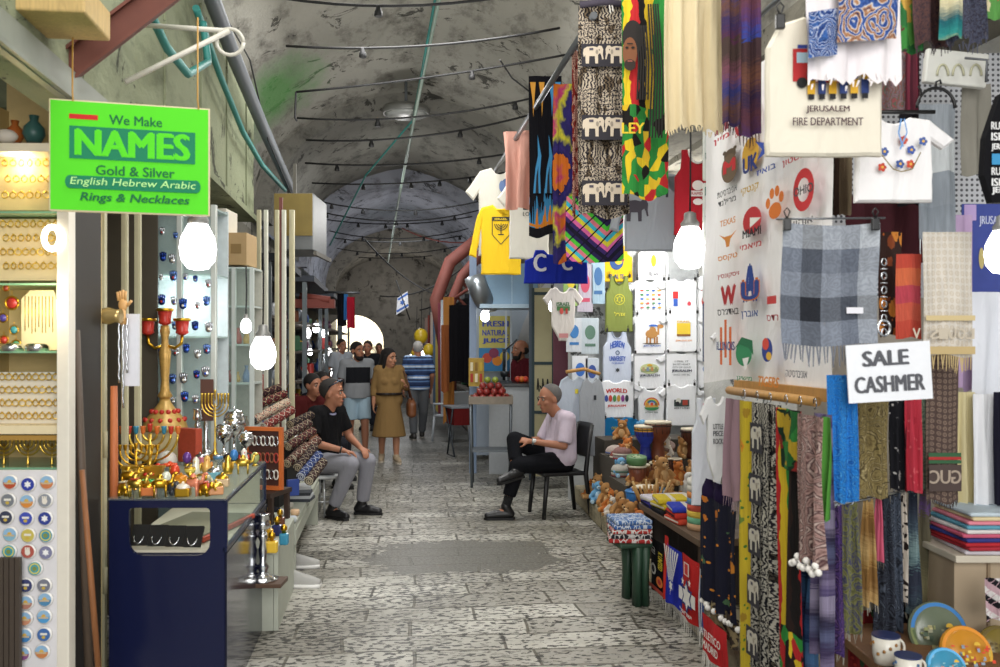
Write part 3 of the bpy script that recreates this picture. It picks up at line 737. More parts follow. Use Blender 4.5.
# ---- sign
A, B = P(49, 97, 3.3), P(210, 106, 3.45)
sg = thing('shop_sign', 'bright green hanging shop sign offering gold and silver names', 'sign', ((A.x+B.x)/2, (A.y+B.y)/2, 0), math.atan2(B.y-A.y, B.x-A.x))
W = math.hypot(B.x-A.x, B.y-A.y); zt, zb = A.z-.005, P(50, 211, 3.3).z; H = zt-zb; zc = (zt+zb)/2
bm = BM(); box(bm, (0, 0, zc), (W, .012, H), bev=.003); obj('board', bm, mat('#d9c9a2', .6), sg)
p_ = Print(-.0075); gd = '#0f6b3a'
p_.rect(0, zc, W-.012, H-.012, '#54d61c')
p_.rect(-W*.29, zt-H*.15, W*.175, H*.045, '#c4201c')
p_.text('We Make', W*.03, zt-H*.16, W*.33, H*.085, gd, .02)
p_.rect(W*.015, zt-H*.38, W*.78, H*.29, '#0b7d55')
p_.text('NAMES', W*.015, zt-H*.38, W*.72, H*.235, '#54d61c', .05)
p_.text('Gold & Silver', W*.03, zt-H*.62, W*.49, H*.085, gd, .02)
p_.rect(W*.02, zt-H*.735, W*.78, H*.115, '#0b7d55'); p_.oval(-W*.37, zt-H*.735, W*.03, H*.0575, '#0b7d55'); p_.oval(W*.41, zt-H*.735, W*.03, H*.0575, '#0b7d55')
p_.text('English Hebrew Arabic', W*.02, zt-H*.735, W*.78, H*.085, '#b9ef9a', .005, .15)
p_.text('Rings & Necklaces', W*.03, zt-H*.875, W*.68, H*.095, gd, .02, .2)
p_.done('lettering', sg)
bm = BM()
for x in (-W*.36, W*.42): tube(bm, [(x, .005, zt-.02), (x+.004, -.012, zt+.0), (x, .0, zt+.03), (x, .01, zt+.35)], .003, 6)
obj('hanging_wire', bm, mat('#b58a3c', .6), sg)
# ---- LED bulbs
def bulb(px, py, d, wpx, label, top=0.5, power=6):
    r_ = wpx/2/F*d; t = thing('light_bulb', label, 'light bulb', P(px, py, d)); bm = BM()
    lathe(bm, [(.004, -r_*1.3), (r_*.55, -r_*1.2), (r_*.9, -r_*.75), (r_, -r_*.1), (r_*.92, r_*.45), (r_*.66, r_*1.0), (r_*.5, r_*1.3)], seg=20); obj('glass', bm, mat('#ffffff', kind='glow', k=9.0), t)
    bm = BM(); lathe(bm, [(r_*.55, r_*1.25), (r_*.58, r_*1.5), (r_*.38, r_*1.75), (r_*.36, r_*2.1), (r_*.15, r_*2.2)], seg=14); obj('socket', bm, mat('#8f8f8c', .4, .3), t)
    bm = BM(); tube(bm, [(0, 0, r_*2.15), (.004, 0, r_*2.2+top*.5), (0, 0, r_*2.2+top)], .005, 6); obj('cord', bm, blk, t)
    BULBS.append((P(px, py, d), power)); return t
BULBS = []
bulb(198, 247, 3.75, 36, 'large glowing white bulb hanging just below the green sign', .12)
bulb(263, 353, 5.2, 26, 'glowing white bulb hanging above the rolled rugs', .6)
bulb(246, 326, 5.6, 11, 'smallest glowing bulb, dangling left of the rug-side bulb', .3, 2)
# ---- recess: poles and folded shutter posts
def pole(px, y0, y1, d, wpx, m, name, label, cat='post', px1=None, n=0):
    A = P(px1 if px1 is not None else px, y0, d); B = P(px, y1, d); B.z = max(B.z, .0)
    if px1 is None: A.x, A.y = B.x, B.y
    w_ = wpx/F*d; bm = BM(); h = A.z-B.z
    r = thing(name, label, cat, B, FACE)
    dx = Vector((A.x-B.x, A.y-B.y, 0)); dx.rotate(Matrix.Rotation(-FACE, 3, 'Z'))
    if name == 'wooden_pole': tube(bm, [(0, 0, 0), (dx.x*.5, dx.y*.5+.0, h*.5), (dx.x, dx.y, h)], [w_/2, w_/2, w_/2.4], 10)
    else:
        box(bm, (0, 0, h/2), (w_, w_*.8, h), bev=w_*.08); box(bm, (w_*.1, -w_*.42, h/2), (w_*.35, w_*.12, h*.98))
    obj('bar', bm, m, r)
    if n:
        for k in range(n):
            bm = BM(); tube(bm, [(w_*.55, -w_*.3, h*(.2+.28*k)), (w_*.55, -w_*.3, h*(.2+.28*k)+.12)], w_*.28, 8); obj('hinge', bm, m, r)
    return r
wd1, wd2 = mat('#6a4a35', .6, kind='wood'), mat('#8d5a34', .6, kind='wood')
pole(90, 330, 690, 3.78, 9, mat('#54463a', .6, kind='wood'), 'wooden_pole', 'dark round wooden pole leaning beside the white showcase post', 'pole', px1=76)
pole(100, 470, 690, 3.7, 6, wd2, 'wooden_pole', 'thin orange brown stick leaning beside the dark wooden pole', 'pole', px1=82)
pole(114, 386, 560, 4.15, 8, mat('#b5673a', .6, kind='wood'), 'wooden_pole', 'short reddish wooden pole standing left of the trinket case', 'pole')
for i, (px, w_, d) in enumerate([(88, 8, 4.1), (102, 8, 4.2), (125, 6, 4.75), (138, 6, 4.9)]):
    pole(px, 205, 690, d, w_, postm, 'shutter_post', 'cream folded shutter post in the recess by the sign, %s from the left' % ORD[i], n=2 if i < 2 else 1)
bm = BM(); box(bm, (0, 0, 1.35), (.62, .03, 2.7)); struct('wall_left.003', bm, mat('#4a4336', .8, k=.4, scale=3)).location = P(110, 345, 5.6)*Vector((1, 1, 0)) if False else Vector((P(105, 345, 5.5).x, P(105, 345, 5.5).y, 0))
bm = BM(); box(bm, (0, 0, 0), (14/F*4.2, .02, 72/F*4.2)); tag(obj('paper_pad', bm, mat('#dfe0e8', .6), loc=P(132, 350, 4.2), rz=FACE), 'white paper pad hanging in the recess above trinkets', 'pad')
for i, px in enumerate((119, 123, 127)):
    bm = BM(); L = (65, 90, 55)[i]/F*4.15; tube(bm, [(0.002*math.sin(k*1.7), 0, -L*k/16) for k in range(17)], .005, 6)
    tag(obj('silver_chain', bm, silver, loc=P(px, 318, 4.15)), 'silver chain hanging beside the white paper pad, %s of three' % ['left', 'middle', 'right'][i], 'chain')
bm = BM(); lathe(bm, [(.01, -.05), (.035, -.045), (.04, 0), (.03, .03), (.033, .05)], seg=16, M=Matrix.Rotation(PI/2, 3, 'Y')); tag(obj('glass_jar', bm, mat('#b49a62', .15, .5), loc=P(110, 316, 4.1), rz=FACE), 'small amber jar lying sideways before the shutter posts', 'jar')
hd = thing('wooden_hand', 'pale wooden hand figure hanging at the shutter posts', 'figure', P(123, 305, 4.15), FACE)
bm = BM(); ball(bm, (0, 0, 0), (.022, .012, .03)); [tube(bm, [(x*.01, 0, .02), (x*.013, 0, .06+.01*(1-abs(x)/2))], .006, 6) for x in (-2, -1, 0, 1)]; tube(bm, [(.018, 0, -.005), (.04, 0, .02)], .007, 6); tube(bm, [(0, 0, -.02), (0, 0, -.09)], [.012, .016], 8)
obj('hand', bm, mat('#d9a86a', .5), hd)
# ---- glass cabinet of silver behind the trinket case
CD = 5.75; A, B = P(133, 345, CD), P(214, 345, CD)
gc = thing('glass_cabinet', 'tall white framed glass cabinet of silver charms behind the trinket case', 'cabinet', ((A.x+B.x)/2, (A.y+B.y)/2, 0), FACE)
W = (B-A).length; H = CAMH+(HOR-205)/F*CD
fr_ = mat('#c9cfc9', .4, .2)
bm = BM(); box(bm, (0, .30, H/2), (W, .02, H)); obj('back_panel', bm, mat('#ccd6d9', .35, k=.3), gc)
for x in (-W/2, W/2, W*.08):
    bm = BM(); box(bm, (x, 0, H/2), (.035, .035, H), bev=.004); obj('frame_post', bm, fr_, gc)
for z in (.05, .9, 1.3, 1.7, 2.1, H-.02):
    bm = BM(); box(bm, (0, .15, z), (W, .3, .012)); obj('shelf', bm, mat('#bcd0cc', .1), gc)
bm = BM(); box(bm, (0, -.01, H/2), (W-.04, .004, H-.04)); obj('glass_door', bm, pane, gc)
charm = ['#c8ccd2', '#3f62b8', '#d4d8dc', '#6f8ec9', '#b9bdc4', '#2f4a9a']
for r_i in range(8):
    for c_i in range(7):
        px = 141+c_i*11+R.uniform(-2, 2); py = 232+r_i*24+R.uniform(-4, 4)
        if 178 < px < 216 and 225 < py < 262: continue
        p = P(px, py, CD-.03); s = R.uniform(.016, .03); t = thing('hand_charm', 'silver and blue hand charm in the glass cabinet, %s row down, %s column' % (ORD[r_i], ORD[c_i]), 'charm', p, FACE, 'charms in the glass cabinet')
        bm = BM(); ball(bm, (0, 0, -s*.3), (s*.8, s*.25, s*.8), 8, 6)
        for x in (-1.5, -.5, .5, 1.5): tube(bm, [(x*s*.42, 0, 0), (x*s*.45, 0, s*(1.4-.2*abs(x)))], s*.22, 5)
        obj('hand', bm, mat(charm[(r_i*3+c_i) % 6], .2, .8), t)
        bm = BM(); ball(bm, (0, -s*.25, -s*.3), s*.3, 6, 4); obj('stone', bm, mat(['#2f55c0', '#d9d2c2', '#b5302a'][(r_i+c_i) % 3], .2), t)
bm = BM(); box(bm, (0, 0, 0), (.08, .01, .26)); tag(obj('beaded_strap', bm, mat('#5a3a30', .6), loc=P(207, 400, CD-.12), rz=FACE), 'dark brown beaded strap hanging at right edge of glass cabinet', 'strap')
# second cabinet further in
CD2 = 7.0; A, B = P(216, 345, CD2), P(252, 345, CD2)
g2 = thing('glass_cabinet', 'narrow glazed cabinet with shelves of small goods beside cardboard boxes', 'cabinet', ((A.x+B.x)/2, (A.y+B.y)/2, 0), FACE)
W = (B-A).length; H = CAMH+(HOR-268)/F*CD2
bm = BM(); box(bm, (0, .30, H/2), (W, .02, H)); obj('back_panel', bm, mat('#c4c2b6', .5, k=.3), g2)
for x in (-W/2, W/2, 0):
    bm = BM(); box(bm, (x, 0, H/2), (.03, .03, H)); obj('frame_post', bm, mat('#d5dcd8', .4), g2)
for z in (.6, 1.0, 1.35, 1.65, 1.95, H):
    bm = BM(); box(bm, (0, .15, z), (W, .3, .015)); obj('shelf', bm, mat('#cfd8d2', .2), g2)
bm = BM(); box(bm, (0, -.01, H/2), (W, .004, H)); obj('glass_door', bm, pane, g2)
for i in range(12):
    px, row = 221+(i % 4)*8.5, i//4; p = P(px, 345, CD2+.1); p.z = (1.0, 1.35, 1.65)[row]+.009; s = R.uniform(.05, .09)
    bm = BM(); lathe(bm, [(s*.35, 0), (s*.4, s*.5), (s*.25, s), (s*.12, s*1.3), (s*.2, s*1.6)], seg=10)
    tag(obj('bottle', bm, mat(['#b0392b', '#c9a23f', '#5f7fa8', '#7a5a3a', '#b9c4c9'][i % 5], .3), loc=p), 'small coloured flask in the narrow glazed cabinet, %s shelf up, %s from left' % (ORD[row], ORD[i % 4]), 'flask', 'flasks in the narrow cabinet')
cb = mat('#bfa985', .8)
for i, (x0, x1, y0, y1, d) in enumerate([(212, 232, 212, 268, 7.05), (231, 252, 232, 264, 7.1)]):
    s = ((x1-x0)/F*d, .3, (y1-y0)/F*d); bm = BM(); box(bm, (0, 0, s[2]/2), s, bev=.004); 
    o = thing('cardboard_box', ['tall pale cardboard box on top of the narrow glazed cabinet', 'square brown cardboard box on top of the narrow glazed cabinet'][i], 'box', P((x0+x1)/2, 266.5, d+.08), FACE); obj('carton', bm, mat(['#d8d2c2', '#b79a6e'][i], .8), o)
    p_ = Print(-s[1]/2-.002); p_.rect(0, s[2]*.5, s[0]*.5, s[2]*.3, ['#b9b09a', '#8f7448'][i]); p_.done('label', o)
# shutter rails beside the rugs
for i, (px, w_, d, y1) in enumerate([(259, 4, 7.9, 420), (266, 4, 8.0, 400), (277, 4, 8.1, 405), (284, 4, 8.2, 402), (292, 5, 8.3, 430)]):
    pole(px, 210, 512+i*2, d, w_, [postm, mat('#e3e3d6', .4)][i % 2], 'shutter_rail', 'upright cream shutter rail behind the rugs, %s from the left' % ORD[i], 'rail')
bm = BM(); box(bm, (0, 0, 0), (.03, .04, 3)); tag(obj('shutter_rail', bm, mat('#6d2f2a', .5), loc=Vector((P(281, 345, 8.25).x, P(281, 345, 8.25).y, 1.5))), 'thin dark red rail between the cream shutter rails', 'rail')
# air-conditioner casing
A, B = P(274, 250, 8.9), P(313, 250, 8.9); W = (B-A).length; H = 57/F*8.9
ac = thing('metal_casing', 'ochre and grey boxed casing hanging above the shutter rails', 'casing', (A+B)/2, FACE)
bm = BM(); box(bm, (0, .35, H/2), (W, .7, H), bev=.01); obj('body', bm, mat('#6f7273', .5, k=.3), ac)
bm = BM(); box(bm, (0, -.008, H*.62), (W*.98, .012, H*.74)); obj('front_panel', bm, mat('#857238', .55, k=.4, scale=8), ac)
bm = BM(); box(bm, (W*.55, .4, -.03), (.03, .8, .04)); box(bm, (0, .06, H+.15), (.03, .03, .3)); obj('bracket', bm, mat('#5d5a52', .5), ac)
# ---- trinket display case
FL, FR, BR = P(109, 500, 4.06), P(225, 500, 4.06), P(265, 462, 5.38)
ZT = .95
dc = thing('display_case', 'navy glass-topped display case crowded with trinkets at lower left', 'display case', ((FL.x+FR.x)/2, (FL.y+FR.y)/2, 0), FACE)
W = (FR-FL).length; D = 1.30; sk = (BR-FR); sk.rotate(Matrix.Rotation(-FACE, 3, 'Z')); SKX = sk.x/sk.y
bm = BM()
def skew(o):
    for v in o.data.vertices: v.co.x += SKX*max(0, v.co.y)
    return o
box(bm, (0, D/2+.02, .35), (W-.02, D-.04, .70)); skew(obj('base_cabinet', bm, navy, dc))
# front board with a rounded window
bm = BM(); x0, x1, z0, z1, r_ = -W*.33, W*.37, .70, .915, .06
inner = []
for cx, cz, a in ((x1-r_*.3, z1-r_*.3, 0), (x0+r_*.3, z1-r_*.3, 1), (x0+r_, z0+r_, 2), (x1-r_, z0+r_, 3)):
    rr = r_*.3 if a < 2 else r_
    for k in range(5): t = PI/2*(a+k/4); inner.append((cx+rr*math.cos(t), cz+rr*math.sin(t)))
outer = [(-W/2, 0), (W/2, 0), (W/2, ZT), (-W/2, ZT)]
for y in (0, .018):
    es = []
    for lp in (outer, inner):
        vs = [bm.verts.new((x, y, z)) for x, z in lp]
        es += [bm.edges.new((vs[i], vs[(i+1) % len(vs)])) for i in range(len(vs))]
    bmesh.ops.triangle_fill(bm, use_beauty=True, edges=es)
for lp in (outer, inner):
    n_ = len(lp)
    for i in range(n_):
        (xa, za), (xb, zb_) = lp[i], lp[(i+1) % n_]
        bm.faces.new([bm.verts.new(q) for q in ((xa, 0, za), (xb, 0, zb_), (xb, .018, zb_), (xa, .018, za))])
obj('front_panel', bm, navy, dc)
bm = BM(); box(bm, (0, D/2, ZT+.004), (W+.01, D+.01, .008)); skew(obj('glass_top', bm, pane, dc))
bm = BM(); box(bm, (W/2+.003, D/2, .35), (.012, D, .72)); skew(obj('side_panel', bm, mat('#0e1330', .12), dc))
bm = BM(); box(bm, (W/2, D/2, .83), (.005, D-.03, .22)); skew(obj('side_glass', bm, pane, dc))
for q, s in (((W/2, D/2, ZT-.006), (.016, D, .014)), ((W/2, D/2, .725), (.018, D, .02)), ((W/2, D-.01, .84), (.02, .02, .22)), ((W/2, .012, .84), (.02, .02, .22)), ((0, .02, ZT-.004), (W, .012, .012))):
    bm = BM(); box(bm, q, s); skew(obj('frame_bar', bm, mat('#1e2546', .3, .4) if q[1] > .02 else navy, dc))
bm = BM(); box(bm, (0, D/2, .708), (W-.04, D-.1, .012)); skew(obj('case_floor', bm, mat('#cfc8b4', .6), dc)); bm = BM(); box(bm, (0, D-.06, .83), (W-.04, .01, .22)); skew(obj('case_back', bm, mat('#b9b29e', .6), dc))
# trays inside the case
def cpt(x, y, z):
    v = Vector((x+SKX*y, y, z)); v.rotate(Matrix.Rotation(FACE, 3, 'Z')); return v+dc.location
tr = thing('ring_tray', 'red edged tray of small rings inside the navy display case', 'tray', cpt(.03, .5, .72), FACE-.12)
bm = BM(); box(bm, (0, 0, .012), (.36, .62, .024), bev=.004); obj('tray', bm, mat('#b8492f', .6), tr)
bm = BM(); box(bm, (0, 0, .026), (.33, .58, .006)); obj('lining', bm, pat('mono', ['#c9c6b4', '#8d8b78'], (16, 30)), tr)
for i in range(4):
    t = thing('necklace_card', 'black velvet card holding a silver necklace, %s of four inside the display case' % ORD[i], 'jewellery card', cpt(-.15+i*.085, .11-.012*i, .72), FACE, 'black necklace cards in the display case')
    bm = BM(); box(bm, (0, 0, .05), (.08, .012, .10), rot=Matrix.Rotation(-.6, 3, 'X')); obj('card', bm, darkm, t)
    bm = BM(); tube(bm, [(.022*math.cos(a), -.018+.03*math.sin(a)*.6, .05+.032*math.sin(a)) for a in [PI+PI*k/10 for k in range(11)]], .004, 5); obj('necklace', bm, silver, t)
# ---- pieces on the glass top
def T(px, py): return G(px, py, ZT+.009)
def camel(c1, c2):
    a = BM(); ball(a, (0, 0, .055), (.035, .017, .02), 10, 6); ball(a, (0, 0, .078), (.014, .012, .016), 8, 5)
    tube(a, [(.03, 0, .058), (.045, 0, .06), (.052, 0, .09)], [.010, .008, .007], 6); ball(a, (.06, 0, .093), (.013, .007, .007), 8, 5)
    for x in (-.022, .022):
        for y in (-.008, .008): tube(a, [(x, y, .05), (x, y, 0)], [.006, .004], 5)
    b = BM(); box(b, (0, 0, .075), (.026, .038, .006), bev=.002)
    return [('body', a, c1), ('saddle', b, c2)]
def birdy(c1, c2):
    a = BM(); lathe(a, [(.018, 0), (.024, .02), (.022, .045), (.014, .06), (.016, .075), (.004, .09)], seg=12)
    b = BM(); lathe(b, [(.02, 0), (.022, .006), (.017, .010)], seg=12); tube(b, [(0, -.015, .07), (0, -.028, .066)], [.004, .001], 5)
    for s in (-1, 1): ball(b, (s*.022, 0, .04), (.006, .014, .02), 6, 5)
    return [('body', a, c1), ('wings', b, c2)]
def goblet(c1, c2):
    a = BM(); lathe(a, [(.022, 0), (.022, .004), (.006, .012), (.006, .035), (.02, .05), (.024, .075), (.021, .075)], seg=12)
    b = BM(); lathe(b, [(.0225, .054), (.0255, .065), (.0245, .07)], seg=12)
    return [('cup', a, c1), ('band', b, c2)]
def casket(c1, c2):
    a = BM(); box(a, (0, 0, .02), (.06, .042, .036), bev=.006)
    b = BM(); ball(b, (0, 0, .038), (.03, .021, .018), 10, 6); ball(b, (0, 0, .058), .006, 6, 4)
    return [('box', a, c1), ('lid', b, c2)]
def egg(c1, c2):
    a = BM(); lathe(a, [(.016, 0), (.014, .008), (.005, .014)], seg=10)
    b = BM(); ball(b, (0, 0, .042), (.022, .022, .03), 12, 8)
    return [('foot', a, c1), ('egg', b, c2)]
def flower(c1, c2):
    a = BM(); ball(a, (0, 0, .05), .012, 8, 5)
    for k in range(6): ball(a, (.022*math.cos(k*PI/3), .022*math.sin(k*PI/3), .045), (.014, .014, .008), 8, 5)
    b = BM(); tube(b, [(0, 0, 0), (0, 0, .045)], .005, 6); ball(b, (.015, .01, .02), (.018, .008, .004), 6, 4); ball(b, (0, 0, .004), (.02, .02, .006), 8, 4)
    return [('petals', a, c1), ('stalk', b, c2)]
def elephant(c1, c2):
    a = BM(); ball(a, (0, 0, .035), (.028, .02, .022), 10, 6); ball(a, (.03, 0, .045), (.014, .013, .015), 8, 5); tube(a, [(.042, 0, .042), (.05, 0, .025), (.054, 0, .03)], [.006, .005, .003], 6)
    for x in (-.015, .015):
        for y in (-.01, .01): tube(a, [(x, y, .03), (x, y, 0)], .007, 6)
    b = BM(); [ball(b, (.024, s*.016, .047), (.008, .004, .012), 6, 4) for s in (-1, 1)]; box(b, (-.002, 0, .058), (.024, .03, .006), bev=.002)
    return [('body', a, c1), ('blanket', b, c2)]
KIND = {'camel': camel, 'bird': birdy, 'goblet': goblet, 'casket': casket, 'egg': egg, 'flower': flower, 'elephant': elephant}
def piece(kind, px, py, c1, c2, label, s=1.0, rz=None, z=None):
    nm = {'casket': 'trinket_box', 'egg': 'enamel_egg', 'bird': 'bird_figurine', 'camel': 'camel_figurine', 'flower': 'flower_ornament', 'elephant': 'elephant_figurine', 'goblet': 'small_goblet'}[kind]
    t = thing(nm, label, 'trinket', T(px, py) if z is None else G(px, py, z), (R.uniform(-.6, .6)+FACE) if rz is None else rz, 'enamel trinkets on the case')
    for n, b, c in KIND[kind](c1, c2): obj(n, b, c if not isinstance(c, str) else mat(c, .25), t)
    t.scale = (s, s, s); return t
g_, e = gold, lambda c: mat(c, .22, .15)
LINE = [('elephant', 124, 496, g_, e('#c9bd9a'), 'gold elephant at the front left corner of the glass top'),
 ('camel', 135, 497, brass, e('#c44a32'), 'gold camel with red saddle at the front edge, second from left'),
 ('casket', 148, 496, e('#d9814a'), g_, 'orange enamel trinket box with gold lid at the front edge'),
 ('camel', 160, 497, g_, e('#e2c05a'), 'gold camel in the middle of front edge with yellow saddle'),
 ('elephant', 171, 495, e('#3b3f46'), brass, 'dark enamel elephant with brass blanket at the front edge'),
 ('casket', 183, 497, g_, e('#e7dfcf'), 'gold trinket box with white lid near the front edge middle'),
 ('camel', 193, 496, e('#e08a6a'), g_, 'pink enamel camel with gold saddle toward the front right'),
 ('elephant', 205, 496, g_, e('#d9604a'), 'gold elephant with coral blanket toward the front right'),
 ('casket', 216, 495, e('#d99a6a'), brass, 'peach trinket box with brass lid at the front right corner'),
 ('flower', 150, 484, e('#c8322c'), e('#2f8f3a'), 'red enamel flower on green stalk, left one'),
 ('flower', 158, 476, e('#d9452f'), e('#3fa040'), 'red flower with green leaf behind the left flower'),
 ('flower', 170, 474, e('#e0552a'), e('#c9a23f'), 'orange red flower on gold stalk amid the trinkets'),
 ('flower', 147, 492, e('#2f9a3f'), e('#4aa83f'), 'green enamel flower low at the left front'),
 ('egg', 166, 488, brass, e('#dfe3d0'), 'pale egg on brass foot amid the trinkets'),
 ('casket', 181, 487, e('#e09a2a'), e('#d98a1f'), 'amber fish-shaped trinket box in the second row'),
 ('egg', 175, 480, g_, e('#d84a2a'), 'red orange enamel egg on gold foot'),
 ('bird', 196, 476, e('#e6e2d0'), brass, 'white bird figurine with brass wings, left of two'),
 ('bird', 207, 474, e('#e0b060'), e('#c9822a'), 'amber bird figurine next to the white bird'),
 ('goblet', 190, 484, g_, e('#d8c25a'), 'gold goblet in front of the white bird'),
 ('elephant', 201, 488, e('#c9c2a0'), g_, 'cream elephant in front of the amber bird'),
 ('casket', 213, 480, e('#6fa8b8'), silver, 'blue grey trinket box with silver lid'),
 ('bird', 228, 474, brass, e('#c9a23f'), 'brass bird figurine alone at the right of the glass top'),
 ('camel', 243, 474, brass, e('#e3c46a'), 'brass camel at the right edge of glass top'),
 ('bird', 244, 466, e('#e8e4da'), e('#c8402f'), 'white bird with red wings near the right edge'),
 ('egg', 234, 463, brass, e('#3f7fc0'), 'blue enamel egg near the right back corner'),
 ('egg', 255, 466, brass, e('#b9c07a'), 'olive egg at the right back corner of the case'),
 ('casket', 222, 487, e('#e7c9a0'), g_, 'cream and gold trinket box right of front row'),
 ('goblet', 218, 470, silver, e('#5f8fb8'), 'silver goblet with blue band, middle right'),
 ('egg', 187, 466, brass, e('#6a3f8f'), 'violet enamel egg behind the birds'),
 ('casket', 200, 464, e('#c97a8a'), silver, 'rose trinket box behind the birds'),
 ('goblet', 138, 486, brass, e('#c9a23f'), 'brass goblet at the left side of glass top'),
 ('camel', 128, 488, g_, e('#b9a04a'), 'gold camel at the far left of glass top, second row')]
for l in LINE: piece(*l, s=1.12)
bm = BM(); lathe(bm, [(.055, 0), (.058, .02), (.05, .05), (.03, .07), (.003, .078)], seg=18); tag(obj('shell_dome', bm, mat('#e2ddd2', .5, k=.4, scale=40), loc=T(167, 464)), 'white domed shell box standing among gold trinkets', 'trinket')
# big gold menorahs at left of glass top
cups = [e('#c8402f'), e('#e07a3a'), e('#3f8fb0')]
menorah('menorah', 'gold menorah with red and blue cups at left of the glass top', T(150, 474), FACE, .27, .30, brass, cups, n=4)
menorah('menorah', 'gold menorah with blank gold cups, front left of the glass top', T(136, 480), FACE, .19, .22, gold, None, n=4)
bm = BM(); box(bm, (0, 0, .04), (.2, .03, .08)); box(bm, (0, 0, .085), (.21, .04, .012))
tag(obj('gold_plinth', bm, brass, loc=T(143, 484), rz=FACE), 'low gold plinth bar before the gold menorahs', 'ornament')
bm = BM(); box(bm, (0, 0, .10), (.15, .05, .20), bev=.004)
tag(obj('patterned_box', bm, pat('floral', ['#b8452f', '#d9a04a', '#8f2a22'], (1, 1)) if False else mat('#b5492f', .6, k=.45, scale=60), loc=T(190, 462), rz=FACE-.5), 'upright brick red patterned box behind the trinkets', 'box')
# tall enamelled candelabrum on a riser
rp = T(165, 458); bm = BM(); box(bm, (0, 0, .085), (.22, .2, .17), bev=.005); tag(obj('riser_block', bm, mat('#c9b98a', .6), loc=rp, rz=FACE), 'cream riser block carrying the tall red and gold candelabrum', 'riser')
base = rp+Vector((0, 0, .171)); dd = (base-Vector((0, 0, base.z))).length; H = 128/F*5.35
ca = thing('candelabrum', 'tall red and gold enamelled three-cup candelabrum above the trinket case', 'candelabrum', base, FACE)
enam = mat('#d9b566', .3, .3); red_e = mat('#c2362a', .3)
bm = BM(); lathe(bm, [(.15*.9, 0), (.14*.95, .02), (.12, .06), (.07, .12), (.035, .17), (.03, .19)], seg=24); obj('base', bm, mat('#d8b060', .35, .2, k=.5, scale=45), ca)
bm = BM()
for k in range(26):
    a = 2*PI*k/13; rr, hh = (.115, .065) if k % 2 else (.078, .115); ball(bm, (rr*math.cos(a), rr*math.sin(a), hh), .016, 6, 4)
obj('enamel_flowers', bm, red_e, ca)
bm = BM(); lathe(bm, [(.03, .19), (.045, .21), (.028, .24), (.022, .3), (.032, .42), (.036, .48), (.022, .52), (.02, .56), (.03, .6), (.024, .64)], seg=16); obj('stem', bm, mat('#d6aa5c', .35, .3, k=.5, scale=50), ca)
for s in (-1, 1):
    bm = BM(); tube(bm, [(0, 0, .52), (s*.06, 0, .50), (s*.10, 0, .53), (s*.105, 0, .58)], .010, 8); obj('arm', bm, gold, ca)
for x, z in ((-.105, .58), (0, .64), (.105, .58)):
    bm = BM(); lathe(bm, [(.015, 0), (.04, .015), (.034, .03), (.042, .09), (.05, .10), (.036, .1)], c=(x, 0, z), seg=14); obj('cup', bm, red_e, ca)
    bm = BM(); lathe(bm, [(.051, .086), (.052, .102), (.044, .104)], c=(x, 0, z), seg=14); obj('cup_rim', bm, gold, ca)
# silver pieces at back
def stick(label, loc, h, m, r0=.05, name='candlestick'):
    t = thing(name, label, 'candlestick', loc); bm = BM()
    lathe(bm, [(r0, 0), (r0, h*.03), (r0*.5, h*.07), (r0*.25, h*.13), (r0*.42, h*.2), (r0*.2, h*.27), (r0*.3, h*.45), (r0*.2, h*.58), (r0*.35, h*.66), (r0*.2, h*.74)], seg=18); obj('stem', bm, m, t)
    bm = BM(); lathe(bm, [(r0*.2, h*.73), (r0*.5, h*.8), (r0*.42, h*.86), (r0*.4, h*.97), (r0*.5, h), (r0*.3, h)], seg=16); obj('candle_cup', bm, m, t); return t
stick('tall silver candlestick before the glass cabinet, left', T(197, 458)+Vector((0, .02, 0)), .30, silver, .06)
stick('taller silver candlestick rising by the brass menorah', T(206, 455), .40, silver, .055)
menorah('menorah', 'tall brass menorah with many cups at the back of the glass top', T(215, 459), FACE, .42, .16, brass, None, n=4)
def dish(label, px, py, r_, h, z=0):
    t = thing('silver_goblet', label, 'goblet', T(px, py)+Vector((0, 0, z))); bm = BM(); lathe(bm, [(r_*.6, 0), (r_*.6, .006), (r_*.14, .03), (r_*.14, h*.45), (r_*.6, h*.6), (r_, h*.8), (r_*.95, h)], seg=20); obj('bowl', bm, chrome, t)
    bm = BM(); ball(bm, (0, 0, h), (r_*.9, r_*.9, h*.22), 16, 8); ball(bm, (0, 0, h*1.24), r_*.13, 8, 5); obj('lid', bm, chrome, t)
dish('large lidded silver bowl, tallest at the back of the case', 234, 455, .07, .24); dish('lidded silver bowl lower and left of the tallest one', 224, 456, .06, .17); dish('small lidded silver bowl at the back right of the case', 246, 457, .05, .13)
bm = BM(); ball(bm, (0, 0, .02), (.09, .06, .03)); tag(obj('flat_hat', bm, mat('#1d1b1c', .9), loc=T(238, 460)), 'flat black cap lying behind the trinkets at right', 'cap')
# ---- low white benches along the lane
ZB = .43; whp = mat('#b9bdae', .55, k=.25, scale=10)
b1 = thing('bench', 'pale green-white bench panel just behind the navy display case', 'bench', (-.79, 5.78, 0))
ZB = .48
bm = BM(); box(bm, (0, 0, ZB-.02), (.36, .92, .04), bev=.004); obj('top', bm, whp, b1)
bm = BM(); box(bm, (.165, 0, (ZB-.04)/2), (.025, .92, ZB-.04)); obj('front_board', bm, whp, b1)
bm = BM(); box(bm, (0, -.445, (ZB-.04)/2), (.30, .025, ZB-.04)); obj('end_board', bm, whp, b1)
b2 = thing('bench', 'long low white bench carrying the rolled rugs and books', 'bench', (-.92, 7.4, 0))
bm = BM(); box(bm, (0, 0, .40), (.62, 2.2, .045), bev=.004); obj('top', bm, whp, b2)
bm = BM(); box(bm, (.30, 0, .33), (.03, 2.2, .10)); obj('side_rail', bm, whp, b2)
